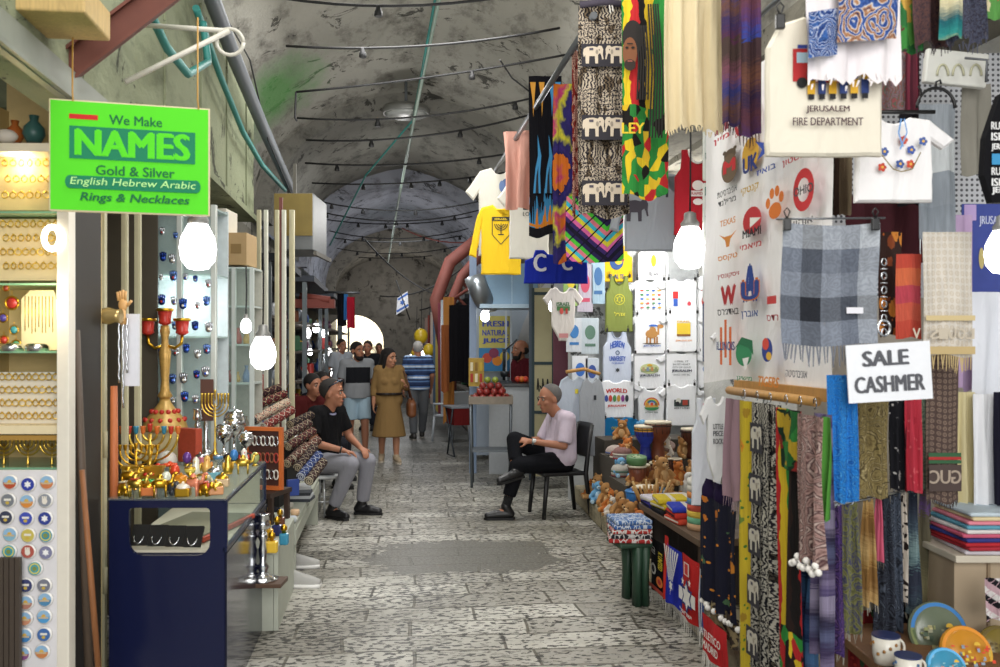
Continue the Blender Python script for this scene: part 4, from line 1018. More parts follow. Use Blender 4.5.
for x, y in ((.25, -1.02), (.25, 1.04), (-.25, -1.02), (-.25, 1.04)):
    bm = BM(); box(bm, (x, y, .19), (.11, .07, .38)); obj('leg', bm, whp, b2)
sh = P(263, 580, 5.02); bm = BM(); box(bm, (.02, 0, -.012), (.2, .17, .024), bev=.003)
bo = obj('side_bracket', bm, mat('#5a4334', .5), dc); v_ = sh-dc.location; v_.rotate(Matrix.Rotation(-FACE, 3, 'Z')); bo.location = v_
stick('tall silver candlestick standing alone beside the navy case', sh, .37, chrome, .085)
def bp(px, py, z=ZB): return G(px, py, z)
KN = [('perfume_bottle', 'gold perfume bottle on the bench panel by the silver candlestick', 268, 540, '#d9a52f', 1), ('perfume_bottle', 'dark blue perfume bottle on the bench panel', 277, 536, '#2a3466', 1), ('perfume_bottle', 'yellow gold bottle at the bench panel edge', 272, 553, '#e0b93f', 1.1), ('perfume_bottle', 'brown bottle behind the blue bottle on bench panel', 280, 528, '#6a3f2a', 1), ('perfume_bottle', 'turquoise bottle at the outer edge of the bench panel', 284, 545, '#3f8fae', .9), ('perfume_bottle', 'black and gold bottle at the back of the bench panel', 270, 524, '#26221f', 1)]
for n, l, px, py, c, s in KN:
    t = thing(n, l, 'bottle', bp(px, py), FACE, 'bottles on the bench panel'); bm = BM(); box(bm, (0, 0, .035), (.06*s, .04, .07), bev=.012); obj('flask', bm, mat(c, .2), t)
    bm = BM(); lathe(bm, [(.012, .07), (.012, .085), (.02, .088), (.018, .11), (.004, .12)], seg=10); obj('stopper', bm, gold, t)
for i, (px, py) in enumerate([(283, 515), (289, 508), (295, 515), (292, 522), (286, 524)]):
    bm = BM(); lathe(bm, [(.03, 0), (.034, .02), (.03, .04)], seg=12); tag(obj('trinket_dish', bm, mat(['#e6e2da', '#cfc9bd', '#d9b58f', '#c9d0d4', '#e8d9cf'][i], .4), loc=G(px, py, .43)), 'little %s dish in the cluster at the bench end' % ['white', 'grey', 'tan', 'pale blue', 'pinkish'][i], 'dish')
# jewellery stand with orange frame
A, B = P(245, 490, 6.0), P(283, 490, 6.0); W = (B-A).length; Hh = 62/F*6.0
js = thing('jewelry_stand', 'orange framed stand of hanging bracelets behind the case corner', 'jewellery stand', (A+B)/2, FACE-.25)
js.location.z = .69
og = mat('#c9692f', .55)
for q, s in (((0, 0, Hh-.012), (W, .03, .025)), ((-W/2, 0, Hh/2), (.022, .03, Hh)), ((W/2, 0, Hh/2), (.022, .03, Hh)), ((0, 0, .012), (W, .06, .025))):
    bm = BM(); box(bm, q, s); obj('frame_bar', bm, og, js)
bm = BM(); box(bm, (0, .01, Hh/2), (W*.94, .008, Hh*.94)); obj('backing', bm, mat('#4a2a22', .8), js)
for i in range(7):
    for j in range(3):
        bm = BM(); x = (i-3)*W*.125; z = Hh*(.78-.27*j); tube(bm, [(x+.016*math.cos(t), -.012, z+.032*math.sin(t)) for t in [2*PI*k/10 for k in range(11)]], .005, 5); obj('bracelet', bm, [silver, mat('#b03a30', .4), mat('#e2dcd0', .4), mat('#8f5a3a', .4)][(i*2+j) % 4], js)
st = thing('stand_table', 'small dark pedestal under the orange framed bracelet stand', 'table', ((A+B)/2)*Vector((1, 1, 0)), FACE-.25)
bm = BM(); box(bm, (0, 0, .67), (W, .3, .03)); obj('table_top', bm, mat('#3a2a22', .6), st)
for x in (-.11, .11):
    for y in (-.11, .11):
        bm = BM(); box(bm, (x, y, .33), (.03, .03, .66)); obj('leg', bm, mat('#3a2a22', .6), st)
# rug rolls on a black stepped rack
rk = thing('rug_rack', 'black stepped rack holding the small rolled rugs', 'rack', Vector((-.95, 7.3, .425)), FACE)
bm = BM()
for i, (z, y) in enumerate(((.10, -.25), (.26, 0), (.42, .22))): box(bm, (0, y, z/2), (.42, .24, z))
obj('steps', bm, darkm, rk)
RUG = [((285, 394), (248, 409), 7.55), ((288, 402), (254, 420), 7.4), ((292, 410), (264, 427), 7.3), ((279, 388), (246, 400), 7.7), ((309, 423), (284, 437), 7.25), ((313, 431), (288, 447), 7.15), ((318, 440), (293, 459), 7.05), ((311, 415), (290, 425), 7.4), ((314, 448), (298, 468), 6.9), ((319, 455), (301, 477), 6.8), ((323, 462), (309, 481), 6.75), ((306, 446), (287, 464), 7.0)]
RC = [('#8f2f2a', '#c9b48f', '#2a2326'), ('#a8403a', '#3a3540', '#d9cdb2'), ('#b04a3f', '#d9d0c0', '#5a2a28'), ('#5a2a2a', '#b09a7a', '#241f22'), ('#6a3a30', '#c2b59a', '#2f2a2c'), ('#7a2f2a', '#b8a88a', '#2a2528'), ('#8f5a4a', '#d0c4ae', '#3a2a28'), ('#3f2a2a', '#a8957a', '#1f1c1f'), ('#4a3030', '#b5a68c', '#252023'), ('#3f5a9a', '#c4c9d6', '#2a3050'), ('#5a3a32', '#c9bda4', '#2a2426'), ('#6f3530', '#bfae90', '#2c2628')]
for i, ((x1, y1), (x0, y0), d) in enumerate(RUG):
    a, b = P(x0, y0, d-.15), P(x1, y1, d+.15); dv = (b-a); L = dv.length; r_ = .037
    t = thing('rolled_rug', 'small rolled %s woven rug, %s tier of the rack, %s' % (['red', 'red and grey', 'rosy', 'maroon', 'brown red', 'deep red', 'tan red', 'dark brown', 'umber', 'blue', 'brown and cream', 'russet'][i], ['top', 'middle', 'lowest'][i//4], ['rearmost', 'second', 'third', 'front'][i % 4] if i != 3 else 'far back'), 'rug', a, 0, 'rolled rugs on the black rack')
    x, y = frame_of(dv); bm = BM(); uvl = bm.loops.layers.uv.new('UVMap'); loops = []
    for k in range(9):
        loops.append([bm.verts.new(dv*(k/8)+(x*math.cos(2*PI*j/14)+y*math.sin(2*PI*j/14))*r_) for j in range(14)])
    for k in range(8):
        for j in range(14):
            f = bm.faces.new((loops[k][j], loops[k][(j+1) % 14], loops[k+1][(j+1) % 14], loops[k+1][j])); f.smooth = True
            for lp, uv in zip(f.loops, ((j/14, k/8), ((j+1)/14, k/8), ((j+1)/14, (k+1)/8), (j/14, (k+1)/8))): lp[uvl].uv = uv
    obj('roll', bm, pat('rug', RC[i], (3, 5), i), t)
    bm = BM(); sp = [dv*-.002+(x*math.cos(q)+y*math.sin(q))*(r_*.95*(1-q/16)) for q in [k*.5 for k in range(28)]]; tube(bm, sp, .004, 5); obj('spiral_end', bm, mat(RC[i][1], .8), t)
for i in range(5):
    bm = BM(); box(bm, (0, 0, .012), (.26-.01*i, .2, .022), rz=.06*i); tag(obj('book', bm, mat(['#3a3f48', '#c9cdd0', '#2f343c', '#6a7078', '#d5d8da'][i], .5), loc=G(296, 500, .4226)+Vector((0, 0, .0235*i)), rz=FACE), '%s flat book in the pile on the bench, %s from the bottom' % (['dark', 'pale', 'black', 'grey', 'white'][i], ORD[i]), 'book', 'flat books on the bench')
bm = BM(); box(bm, (0, 0, .06), (.09, .03, .12), bev=.003); tag(obj('blue_box', bm, mat('#2f4790', .5), loc=G(292, 497, .541)+Vector((0, .06, 0)), rz=.5), 'upright small blue box on the book pile', 'box')
# sneakers poking out below
def sneaker(label, loc, rz, m=None, sole=None, s=1.0):
    t = thing('sneaker', label, 'shoe', loc, rz); bm = BM()
    secs = [(-.12, .032, .10), (-.08, .038, .115), (-.02, .038, .085), (.05, .042, .062), (.10, .042, .045), (.14, .030, .03)]
    lp = []
    for x, w_, h in secs: lp.append([bm.verts.new((x, w_*math.cos(a), .022+max(0, h*math.sin(a)))) for a in [PI*k/8 for k in range(9)]])
    for a, b in zip(lp, lp[1:]):
        for k in range(8): f = bm.faces.new((a[k], a[k+1], b[k+1], b[k])); f.smooth = True
    bm.faces.new(lp[0]); bm.faces.new(lp[-1][::-1]); obj('upper', bm, m or mat('#aeada9', .7), t)
    bm = BM(); pts = [(x, w_*1.06) for x, w_, h in secs]+[(x, -w_*1.06) for x, w_, h in secs[::-1]]
    a = [bm.verts.new((x, y, 0)) for x, y in pts]; b = [bm.verts.new((x, y, .026)) for x, y in pts]; bridge(bm, a, b); bm.faces.new(a[::-1]); bm.faces.new(b); obj('sole', bm, sole or mat('#f2f1ee', .6), t)
    bm = BM()
    for k in range(4): tube(bm, [(.02+k*.02, -.022, .075-k*.009), (.02+k*.02, .022, .075-k*.009)], .004, 5)
    obj('laces', bm, mat('#fafafa', .8), t); t.scale = (s, s, s); return t
for i, (px, py) in enumerate([(300, 568), (300, 587)]):
    p = G(px, py); sneaker(['white canvas sneaker poking out past the bench, farther of two', 'white canvas sneaker poking out past the bench, nearer of two'][i], p, .05-.2*i, s=1.02)
pr = thing('person', 'black trousered legs of someone seated behind the bench wearing the white sneakers', 'person', Vector((-.95, 6.3, 0)))
tb = mat('#1c1c22', .9, kind='cloth'); bm = BM()
for py in (568, 587):
    g = G(290, py)-pr.location; tube(bm, [(g.x-.02, g.y, .06), (g.x-.10, g.y, .22), (g.x-.12, g.y, .40), (g.x-.30, g.y, .44)], [.05, .055, .065, .075], 10)
obj('trousers', bm, tb, pr)
# ================================================================ PEOPLE
def capsule(bm, a, b, ra, rb, seg=14, flat=(False, False)):
    a, b = Vector(a), Vector(b); d = b-a; L = d.length
    if L < 1e-6: return ball(bm, a, ra)
    d.normalize(); x, y = frame_of(d); prof = []
    if flat[0]: prof.append((a, ra))
    else: prof += [(a-d*ra*math.cos(t), ra*math.sin(t)) for t in (.12, .5, .9, 1.3)]
    n = max(2, int(L/.06)); prof += [(a.lerp(b, i/n), ra+(rb-ra)*i/n) for i in range(n+1)]
    if not flat[1]: prof += [(b+d*rb*math.sin(t), rb*math.cos(t)) for t in (.3, .7, 1.1, 1.45)]
    loops = [ring_loop(bm, [p+(x*math.cos(2*PI*j/seg)+y*math.sin(2*PI*j/seg))*r for j in range(seg)]) for p, r in prof]
    for p, q in zip(loops, loops[1:]): bridge(bm, p, q)
    bm.faces.new(loops[0][::-1]); bm.faces.new(loops[-1])
def remesh(bm, vox, smooth=4):
    bmesh.ops.recalc_face_normals(bm, faces=bm.faces[:])
    me = bpy.data.meshes.new('t'); bm.to_mesh(me); bm.free(); o = bpy.data.objects.new('t', me); COL.objects.link(o)
    m = o.modifiers.new('r', 'REMESH'); m.mode = 'VOXEL'; m.voxel_size = vox; m.use_smooth_shade = True
    s = o.modifiers.new('s', 'SMOOTH'); s.factor = .5; s.iterations = smooth
    dg = bpy.context.evaluated_depsgraph_get(); res = bpy.data.meshes.new_from_object(o.evaluated_get(dg))
    bpy.data.objects.remove(o); bpy.data.meshes.remove(me)
    return res
def mobj(name, me, m, parent):
    me.name = name; me.materials.clear(); me.materials.append(m)
    o = bpy.data.objects.new(name, me); COL.objects.link(o); o.parent = parent
    return o
def skin_mat(c, dark='#8a5a44'):
    key = ('skin', c)
    if key in MATS: return MATS[key]
    m, nt, b = newmat('skin_%s' % c.strip('#'), .55, 0, .35); v = objc(nt); n = noise(nt, v, 14, 3).outputs[0]
    col_in(nt, b, mix(nt, mth(nt, 'MULTIPLY', n, .45), C(c), C(dark))); b.inputs['Subsurface Weight'].default_value = .08; b.inputs['Subsurface Radius'].default_value = (.02, .008, .005)
    MATS[key] = m; return m
def striped_cloth(name, stops, axis=2, s=1.0, off=0.0, rough=.9):
    m, nt, b = newmat(name, rough, 0, .12); v = objc(nt); z = nd(nt, 'SeparateXYZ', {0: v}).outputs[axis]
    n = noise(nt, vmt(nt, 'MULTIPLY', v, (1, 1, .4)), 11, 3, .5, .6).outputs[0]
    w = mth(nt, 'FRACT', mth(nt, 'MULTIPLY_ADD', mth(nt, 'ADD', z, off), s, mth(nt, 'MULTIPLY', n, .02)))
    c = ramp(nt, w, stops, 'CONSTANT'); c = mix(nt, mth(nt, 'MULTIPLY', n, .3), c, (.02, .02, .03, 1)); col_in(nt, b, c); bump(nt, b, n, .5, .03)
    return m
V = Vector
def hand(bm, wrist, dirn, palm_n, curl=.5, side=1, s=1.0):
    """palm, four unequal fingers bent at the knuckles and a thumb from the palm's side"""
    d = V(dirn).normalized(); n = (V(palm_n)-d*V(palm_n).dot(d)).normalized(); sd = d.cross(n)*side; w = V(wrist)
    pc = w+d*.045*s
    for k in (-1.2, -.4, .4, 1.2): capsule(bm, w+d*.012*s+sd*k*.012*s, w+d*.085*s+sd*k*.019*s, .016*s, .0135*s, 8)
    for k, L in ((-1.5, .066), (-.5, .076), (.5, .082), (1.5, .072)):
        a = w+d*.088*s+sd*k*.0185*s; c1 = (d*math.cos(curl)+n*math.sin(curl)); c2 = (d*math.cos(curl*2.1)+n*math.sin(curl*2.1))
        m_ = a+c1*L*.52*s; capsule(bm, a, m_, .0098*s, .009*s, 8); capsule(bm, m_, m_+c2*L*.5*s, .009*s, .0075*s, 8)
    a = w+d*.03*s+sd*.028*s; m_ = a+(d*.6+sd*.75+n*.2).normalized()*.042*s; capsule(bm, a, m_, .013*s, .011*s, 8); capsule(bm, m_, m_+(d*.85+sd*.2+n*.45).normalized()*.032*s, .0105*s, .008*s, 8)
def person(label, loc, heading, J, skin, shirt, trousers, shoes, hair, vox=.009, head_turn=0.0, head_tilt=0.0, sleeve=.75, build=1.0, female=False, shorts=None, skirt=None, collar=None, beard=None, tuck=False, bald=False, hair_long=False, extra=None, fingers=True, hem=-.02, hs=1.13, hl=.058):
    """J: joints in the figure's own frame, +x forward, +y its left, +z up. Sides 'l','r'."""
    root = thing('person', label, 'person', loc, heading)
    J = {k: V(v) for k, v in J.items()}
    bd = build; bm = BM()
    pel, chest, neck, head = J['pelvis'], J['chest'], J['neck'], J['head']
    up = (neck-pel).normalized(); lat = (J['sh_l']-J['sh_r']).normalized(); fw = lat.cross(up)
    def torso(bm, e=0.0, lo=None):
        for s in ('l', 'r'):
            sh = J['sh_'+s]; hp = J['hip_'+s]; sg = 1 if s == 'l' else -1
            mid = pel.lerp(chest, .55)+lat*sg*.075*bd
            capsule(bm, sh-lat*sg*.045-up*.03, mid, .075*bd+e, .10*bd+e)
            capsule(bm, mid, hp+up*.04, .10*bd+e, .108*bd+e)
            capsule(bm, neck-up*.05, sh, .055+e, .058*bd+e)
        capsule(bm, neck-up*.13-fw*.01, pel+up*.12+fw*.015, .095*bd+e, .115*bd+e)
        capsule(bm, pel+up*.12+fw*.02*bd, pel+up*.02, .12*bd+e, .115*bd+e)
        if female:
            for sg in (-1, 1): ball(bm, chest+lat*sg*.065+fw*.06, .045+e)
    torso(bm)
    capsule(bm, neck-up*.06, head-V((0, 0, .06)), .062*bd, .058*bd)
    # head in its own frame
    hm = Matrix.Rotation(heading*0+head_turn, 3, 'Z') @ Matrix.Rotation(head_tilt, 3, 'Y')
    HS = hs
    def H(x, y, z): return head+hm @ V((x*HS, y*HS, z*HS))
    ball(bm, H(-.012, 0, .035), tuple(q*HS for q in (.098, .077, .092)), 16, 10, M=hm); ball(bm, H(.018, 0, -.035), tuple(q*HS for q in (.072, .060, .082)), 14, 10, M=hm)
    ball(bm, H(.062, 0, -.088), tuple(q*HS for q in (.026, .030, .022)), 10, 6, M=hm)
    capsule(bm, H(.086, 0, .012), H(.110, 0, -.028), .011, .0155, 8)
    for sg in (-1, 1):
        ball(bm, H(-.006, sg*.078, -.005), tuple(q*HS for q in (.021, .010, .033)), 10, 6, M=hm); capsule(bm, H(.076, sg*.018, .030), H(.072, sg*.05, .028), .011, .009, 8)
        ball(bm, H(.055, sg*.042, -.025), tuple(q*HS for q in (.028, .022, .024)), 8, 6, M=hm)
    capsule(bm, H(.084, -.017, -.062), H(.084, .017, -.062), .010, .010, 8)
    for s in ('l', 'r'):
        sg = 1 if s == 'l' else -1
        sh, el, wr = J['sh_'+s], J['el_'+s], J['wr_'+s]
        capsule(bm, sh, el, .050*bd, .038*bd); capsule(bm, el, wr, .041*bd, .026)
        if 'hand_'+s in J: dr = J['hand_'+s]
        else: dr = (wr-el).normalized()
        hand(bm, wr, dr, J.get('palm_'+s, V((0, -sg, 0))), J.get('curl_'+s, V((.45, 0, 0)))[0], sg, 1.0 if not female else .9)
        hp, kn, an = J['hip_'+s], J['kn_'+s], J['an_'+s]
        capsule(bm, hp, kn, .090*bd, .058*bd); cm = kn.lerp(an, .35); capsule(bm, kn, cm, .056*bd, .057*bd); capsule(bm, cm, an, .057*bd, .036)
        ft = J['toe_'+s]; capsule(bm, an-V((0, 0, .03)), an.lerp(ft, .8)-V((0, 0, .02)), .034, .026)
    mobj('body', remesh(bm, vox), skin_mat(skin), root)
    # shirt
    bm = BM(); torso(bm, .016)
    for s in ('l', 'r'):
        sh, el, wr = J['sh_'+s], J['el_'+s], J['wr_'+s]
        if sleeve <= 1: capsule(bm, sh, sh.lerp(el, sleeve), .068*bd, .066*bd, flat=(False, True))
        else: capsule(bm, sh, el, .066*bd, .058*bd); capsule(bm, el, el.lerp(wr, sleeve-1), .058*bd, .046, flat=(False, True))
    if not tuck: capsule(bm, pel+up*.1, pel+up*hem, .155*bd, .165*bd, 16, flat=(False, True))
    if skirt:
        b2, r2 = skirt; capsule(bm, pel+up*.08, pel+V(b2), .145*bd, r2, 20, flat=(False, True))
    cl = remesh(bm, vox*1.1, 3)
    mobj('dress' if skirt else 'shirt', cl, shirt, root)
    if collar:
        bm = BM(); pts = [neck-up*.02+(lat*math.cos(t)*.075+fw*math.sin(t)*.075)-up*.045*max(0, math.sin(t)) for t in [2*PI*k/18 for k in range(19)]]; tube(bm, pts, .017, 7, sq=.5); obj('collar', bm, collar, root)
    # trousers / shorts
    if trousers:
        bm = BM(); cut = shorts if shorts else 1.0
        capsule(bm, pel+up*.10, pel+up*.01, .132*bd, .135*bd, 16)
        for s in ('l', 'r'):
            hp, kn, an = J['hip_'+s], J['kn_'+s], J['an_'+s]
            if shorts: capsule(bm, hp, hp.lerp(kn, shorts), .112*bd, .098*bd, flat=(False, True))
            else: capsule(bm, hp, kn, .108*bd, .078*bd); capsule(bm, kn, kn.lerp(an, J.get('cuff_'+s, V((.93, 0, 0)))[0]), .078*bd, .064, flat=(False, True))
        mobj('shorts' if shorts else 'trousers', remesh(bm, vox*1.1, 3), trousers, root)
    # shoes
    for s in ('l', 'r'):
        an, ft = J['an_'+s], J['toe_'+s]; d = (ft-an); fl_ = an.z < .13; d.z *= 0 if fl_ else 1; dn = d.normalized(); upf = (V((0, 0, 1))-dn*dn.z).normalized()
        heel = an-dn*.045; bm = BM(); sm = shoes[1] if len(shoes) > 1 else shoes[0]
        base = heel-upf*(an.z-.009 if fl_ else .052)
        capsule(bm, base+upf*.045, base+upf*.042+dn*.13, .043, .046, 10); capsule(bm, base+dn*.13+upf*.04, base+dn*.215+upf*.03, .045, .034, 10); capsule(bm, base+upf*.045, an+upf*.01, .043, .047, 10)
        me = remesh(bm, .008, 3); sd = dn.cross(upf)
        b_ = BM(); b_.from_mesh(me); bmesh.ops.bisect_plane(b_, geom=b_.verts[:]+b_.edges[:]+b_.faces[:], plane_co=base, plane_no=-upf, clear_outer=True)
        for f in b_.faces: f.smooth = True
        b_.to_mesh(me); b_.free(); so = mobj('shoe', me, shoes[0], root)
        bm = BM(); ol = [(-.046, .0), (-.03, .037), (.06, .04), (.15, .047), (.22, .034), (.252, 0), (.22, -.034), (.15, -.047), (.06, -.04), (.03-.06, -.037)]
        a = [bm.verts.new(base+dn*x+sd*y-upf*.008) for x, y in ol]; b = [bm.verts.new(base+dn*x+sd*y+upf*.014) for x, y in ol]; bridge(bm, a, b, 0, False); bm.faces.new(a[::-1]); bm.faces.new(b); obj('sole', bm, sm, so)
    # hair, brows, eyes, mouth
    hcol = mat(hair, .85, k=.3, scale=60)
    if not bald:
        bm = BM(); ball(bm, H(-.018, 0, .039), tuple(q*HS for q in (.1025, .0805, .0945)), 18, 12, M=hm)
        me = remesh(bm, .009, 1); b_ = BM(); b_.from_mesh(me)
        bmesh.ops.bisect_plane(b_, geom=b_.verts[:]+b_.edges[:]+b_.faces[:], plane_co=H(hl, 0, .062), plane_no=(hm @ V((.86, 0, -.55))).normalized(), clear_outer=True)
        bmesh.ops.bisect_plane(b_, geom=b_.verts[:]+b_.edges[:]+b_.faces[:], plane_co=H(-.05, 0, -.045), plane_no=(hm @ V((.7, 0, -1))).normalized(), clear_outer=True)
        for f in b_.faces: f.smooth = True
        b_.to_mesh(me); b_.free(); mobj('hair', me, hcol, root)
    else:
        bm = BM(); [ball(bm, H(-.035, sg*.055, .0), tuple(q*HS for q in (.06, .032, .045)), 10, 8, M=hm) for sg in (-1, 1)]; ball(bm, H(-.075, 0, .0), tuple(q*HS for q in (.04, .06, .05)), 10, 8, M=hm); mobj('hair', remesh(bm, .009, 2), hcol, root)
    if hair_long:
        bm = BM(); capsule(bm, H(-.05, 0, .05), H(-.085, 0, -.10), .085, .075); capsule(bm, H(-.085, 0, -.10), neck-fw*.09-up*.10, .07, .045)
        [capsule(bm, H(0, sg*.068, .03), H(-.02, sg*.07, -.12), .03, .022) for sg in (-1, 1)]; mobj('long_hair', remesh(bm, .01, 3), hcol, root)
    for sg in (-1, 1):
        bm = BM(); ball(bm, H(.0775, sg*.031, .008), tuple(q*HS for q in (.009, .013, .009)), 10, 6, M=hm); e = obj('eye', bm, mat('#a89f96', .3), root)
        bm = BM(); ball(bm, H(.0845, sg*.031, .008), tuple(q*HS for q in (.004, .006, .006)), 8, 5, M=hm); obj('iris', bm, mat('#2a1d16', .2), e)
        bm = BM(); tube(bm, [H(.087, sg*.014, .029), H(.0865, sg*.032, .034), H(.074, sg*.052, .028)], [.005, .006, .003], 6); obj('eyebrow', bm, hcol, root)
    bm = BM(); tube(bm, [H(.088, -.024, -.063), H(.0945, 0, -.061), H(.088, .024, -.063)], [.003, .0065, .003], 6); obj('mouth', bm, mat('#8d4a42', .5), root)
    if beard:
        bm = BM(); ball(bm, H(.045, 0, -.085), tuple(q*HS for q in (.052, .055, .04)), 12, 8, M=hm); [capsule(bm, H(.02, sg*.062, -.02), H(.04, sg*.05, -.075), .016, .022) for sg in (-1, 1)]; mobj('beard', remesh(bm, .009, 2), mat(beard, .9, k=.3, scale=60), root)
    if extra: extra(root, J, H, up, lat, fw)
    return root
dkskin, ltskin = '#a9745a', '#c08a6c'
# ---- seated man, left: black polo, grey trousers, hands on his knees
def belt_of(m):
    return m
def ex_left(root, J, H, up, lat, fw):
    # sunglasses pushed up on the head
    bm = BM(); tube(bm, [H(-.01, -.085, .06), H(.06, -.06, .105), H(.075, 0, .115), H(.06, .06, .105), H(-.01, .085, .06)], .007, 6); [ball(bm, H(.062, sg*.032, .112), (.016, .026, .014), 8, 6) for sg in (-1, 1)]
    obj('sunglasses', bm, mat('#3a4350', .15, .5), root)
    w = J['wr_r']; d = (J['wr_r']-J['el_r']).normalized(); bm = BM(); tube(bm, [w-d*.02, w-d*.035], .034, 12); obj('wristwatch', bm, mat('#1d1d1f', .3), root)
gp = P(322, 500, 8.75); gp.z = 0
hd_l = -math.radians(33)
JL = dict(pelvis=(0, 0, .55), chest=(.04, 0, .85), neck=(.07, 0, 1.055), head=(.125, 0, 1.18), sh_l=(.06, .19, 1.0), sh_r=(.06, -.19, 1.0),
          el_l=(.13, .27, .74), el_r=(.10, -.27, .73), wr_l=(.36, .13, .655), wr_r=(.35, -.13, .655), hand_l=(.8, -.45, -.25), hand_r=(.8, .45, -.25), palm_l=(0, 0, -1), palm_r=(0, 0, -1), curl_l=(.55, 0, 0), curl_r=(.55, 0, 0),
          hip_l=(.0, .10, .52), hip_r=(.0, -.10, .52), kn_l=(.43, .15, .53), kn_r=(.43, -.13, .53), an_l=(.34, .19, .11), an_r=(.22, -.12, .11), toe_l=(.46, .22, .06), toe_r=(.36, -.14, .06))
lp = person('man in black polo and grey trousers sitting on a stool, turned toward the lane', gp, hd_l, JL, dkskin, mat('#141416', .9, kind='cloth'), mat('#8b8b93', .9, kind='cloth'), (mat('#17171a', .4), mat('#0e0e10', .6)), '#2c2826', .0085, hl=.005, head_turn=.35, head_tilt=.02, sleeve=.72, build=1.04, collar=mat('#9a9ab8', .9, kind='cloth'), extra=ex_left)
lp.scale = (1, 1, 1)
stl = thing('stool', 'round white metal stool under the man in the black polo', 'stool', gp+V((0, 0, 0)), hd_l)
bm = BM(); lathe(bm, [(.17, .365), (.185, .375), (.185, .395), (.17, .405)], seg=24); obj('seat', bm, mat('#d9dcdc', .35), stl)
for k in range(4):
    a = PI/4+k*PI/2; bm = BM(); tube(bm, [(.13*math.cos(a), .13*math.sin(a), .37), (.17*math.cos(a), .17*math.sin(a), 0)], .011, 8); obj('leg', bm, mat('#c3c6c8', .3, .6), stl)
bm = BM(); tube(bm, [(.155*math.cos(t), .155*math.sin(t), .15) for t in [2*PI*k/20 for k in range(21)]], .008, 6); obj('foot_ring', bm, mat('#c3c6c8', .3, .6), stl)
bm = BM(); tube(bm, [(-.02, .21, .40), (-.2, .2, .50), (-.27, .1, .72), (-.28, 0, .80), (-.27, -.1, .72), (-.2, -.2, .50), (-.02, -.21, .40)], .013, 8); obj('back_hoop', bm, mat('#d5d8d8', .3, .4), stl)
# ---- seated man, right: pale shirt, black trousers, leg crossed, hands clasped on the knee
def ex_right(root, J, H, up, lat, fw):
    w = J['wr_l']; d = (J['wr_l']-J['el_l']).normalized(); bm = BM(); tube(bm, [w-d*.02, w-d*.042], .033, 14); wo = obj('wristwatch', bm, mat('#b9bcc0', .25, .8), root)
    bm = BM(); ball(bm, w-d*.03+fw*.0+V((0, .03, .012)), (.02, .012, .02), 10, 6); obj('watch_face', bm, mat('#e6e6e2', .2), wo)
    an, kn = J['an_r'], J['kn_r']; bm = BM(); capsule(bm, an-V((0, 0, .0)), an+(kn-an)*.16, .042, .045, flat=(False, True)); obj('sock', bm, mat('#101012', .9), root)
    an, kn = J['an_l'], J['kn_l']; bm = BM(); capsule(bm, an, an+(kn-an)*.3, .041, .046, flat=(False, True)); obj('sock', bm, mat('#101012', .9), root)
gr = P(560, 510, 8.75); gr.z = 0
hd_r = PI+math.radians(10)
JR = dict(pelvis=(0, 0, .55), chest=(-.03, 0, .82), neck=(.01, 0, 1.01), head=(.11, 0, 1.125), sh_l=(-.01, .19, .945), sh_r=(-.01, -.19, .945),
          el_l=(.06, .25, .70), el_r=(.10, -.25, .70), wr_l=(.34, .10, .735), wr_r=(.36, -.13, .72), hand_l=(.75, -.6, .1), hand_r=(.7, .7, .12), palm_l=(-.3, -.5, -.6), palm_r=(-.3, .5, -.6), curl_l=(.6, 0, 0), curl_r=(.55, 0, 0),
          hip_l=(.0, .10, .53), hip_r=(.0, -.10, .53), kn_l=(.46, .09, .51), kn_r=(.45, -.04, .74), an_l=(.58, .08, .115), an_r=(.50, .13, .44), toe_l=(.72, .05, .055), toe_r=(.64, .15, .41), cuff_r=(.62, 0, 0), cuff_l=(.72, 0, 0))
rp_ = person('grey-haired man in pale lilac shirt sitting cross-legged on a black chair', gr, hd_r, JR, dkskin, mat('#c3b6c4', .9, kind='cloth'), mat('#141519', .9, kind='cloth'), (mat('#1b1b1d', .4), mat('#101011', .6)), '#5f5c5a', .0085, hl=.01, head_turn=.15, head_tilt=.12, sleeve=.92, build=1.04, collar=mat('#c9bccb', .9, kind='cloth'), extra=ex_right)
ch = thing('chair', 'black plastic chair under the man in the lilac shirt', 'chair', gr+V((.02, .02, 0)), hd_r)
cm_ = mat('#121214', .45)
bm = BM(); box(bm, (.05, 0, .42), (.44, .44, .035), bev=.012); obj('seat', bm, cm_, ch)
for x, y in ((.24, .19), (.24, -.19)):
    bm = BM(); tube(bm, [(x-.02, y, .42), (x+.02, y*1.08, 0)], [.026, .02], 8); obj('leg', bm, cm_, ch)
for y in (.2, -.2):
    bm = BM(); tube(bm, [(-.22, y*1.05, 0), (-.17, y, .42), (-.20, y*.98, .66), (-.25, y*.85, .88)], [.02, .026, .022, .02], 8); obj('leg', bm, cm_, ch)
bm = BM(); pts = []
for j in range(7):
    z = .56+.055*j; row = [bm.verts.new((-.19-.06*((z-.5)/.4)-.04*math.cos(a), .2*math.sin(a)*(1 if j < 5 else .94-.1*(j-5)), z)) for a in [-PI/2+PI*k/10 for k in range(11)]]
    if pts:
        for k in range(10): f = bm.faces.new((pts[k], pts[k+1], row[k+1], row[k])); f.smooth = True
    pts = row
o = obj('backrest', bm, cm_, ch); sm_ = o.modifiers.new('thick', 'SOLIDIFY'); sm_.thickness = .015
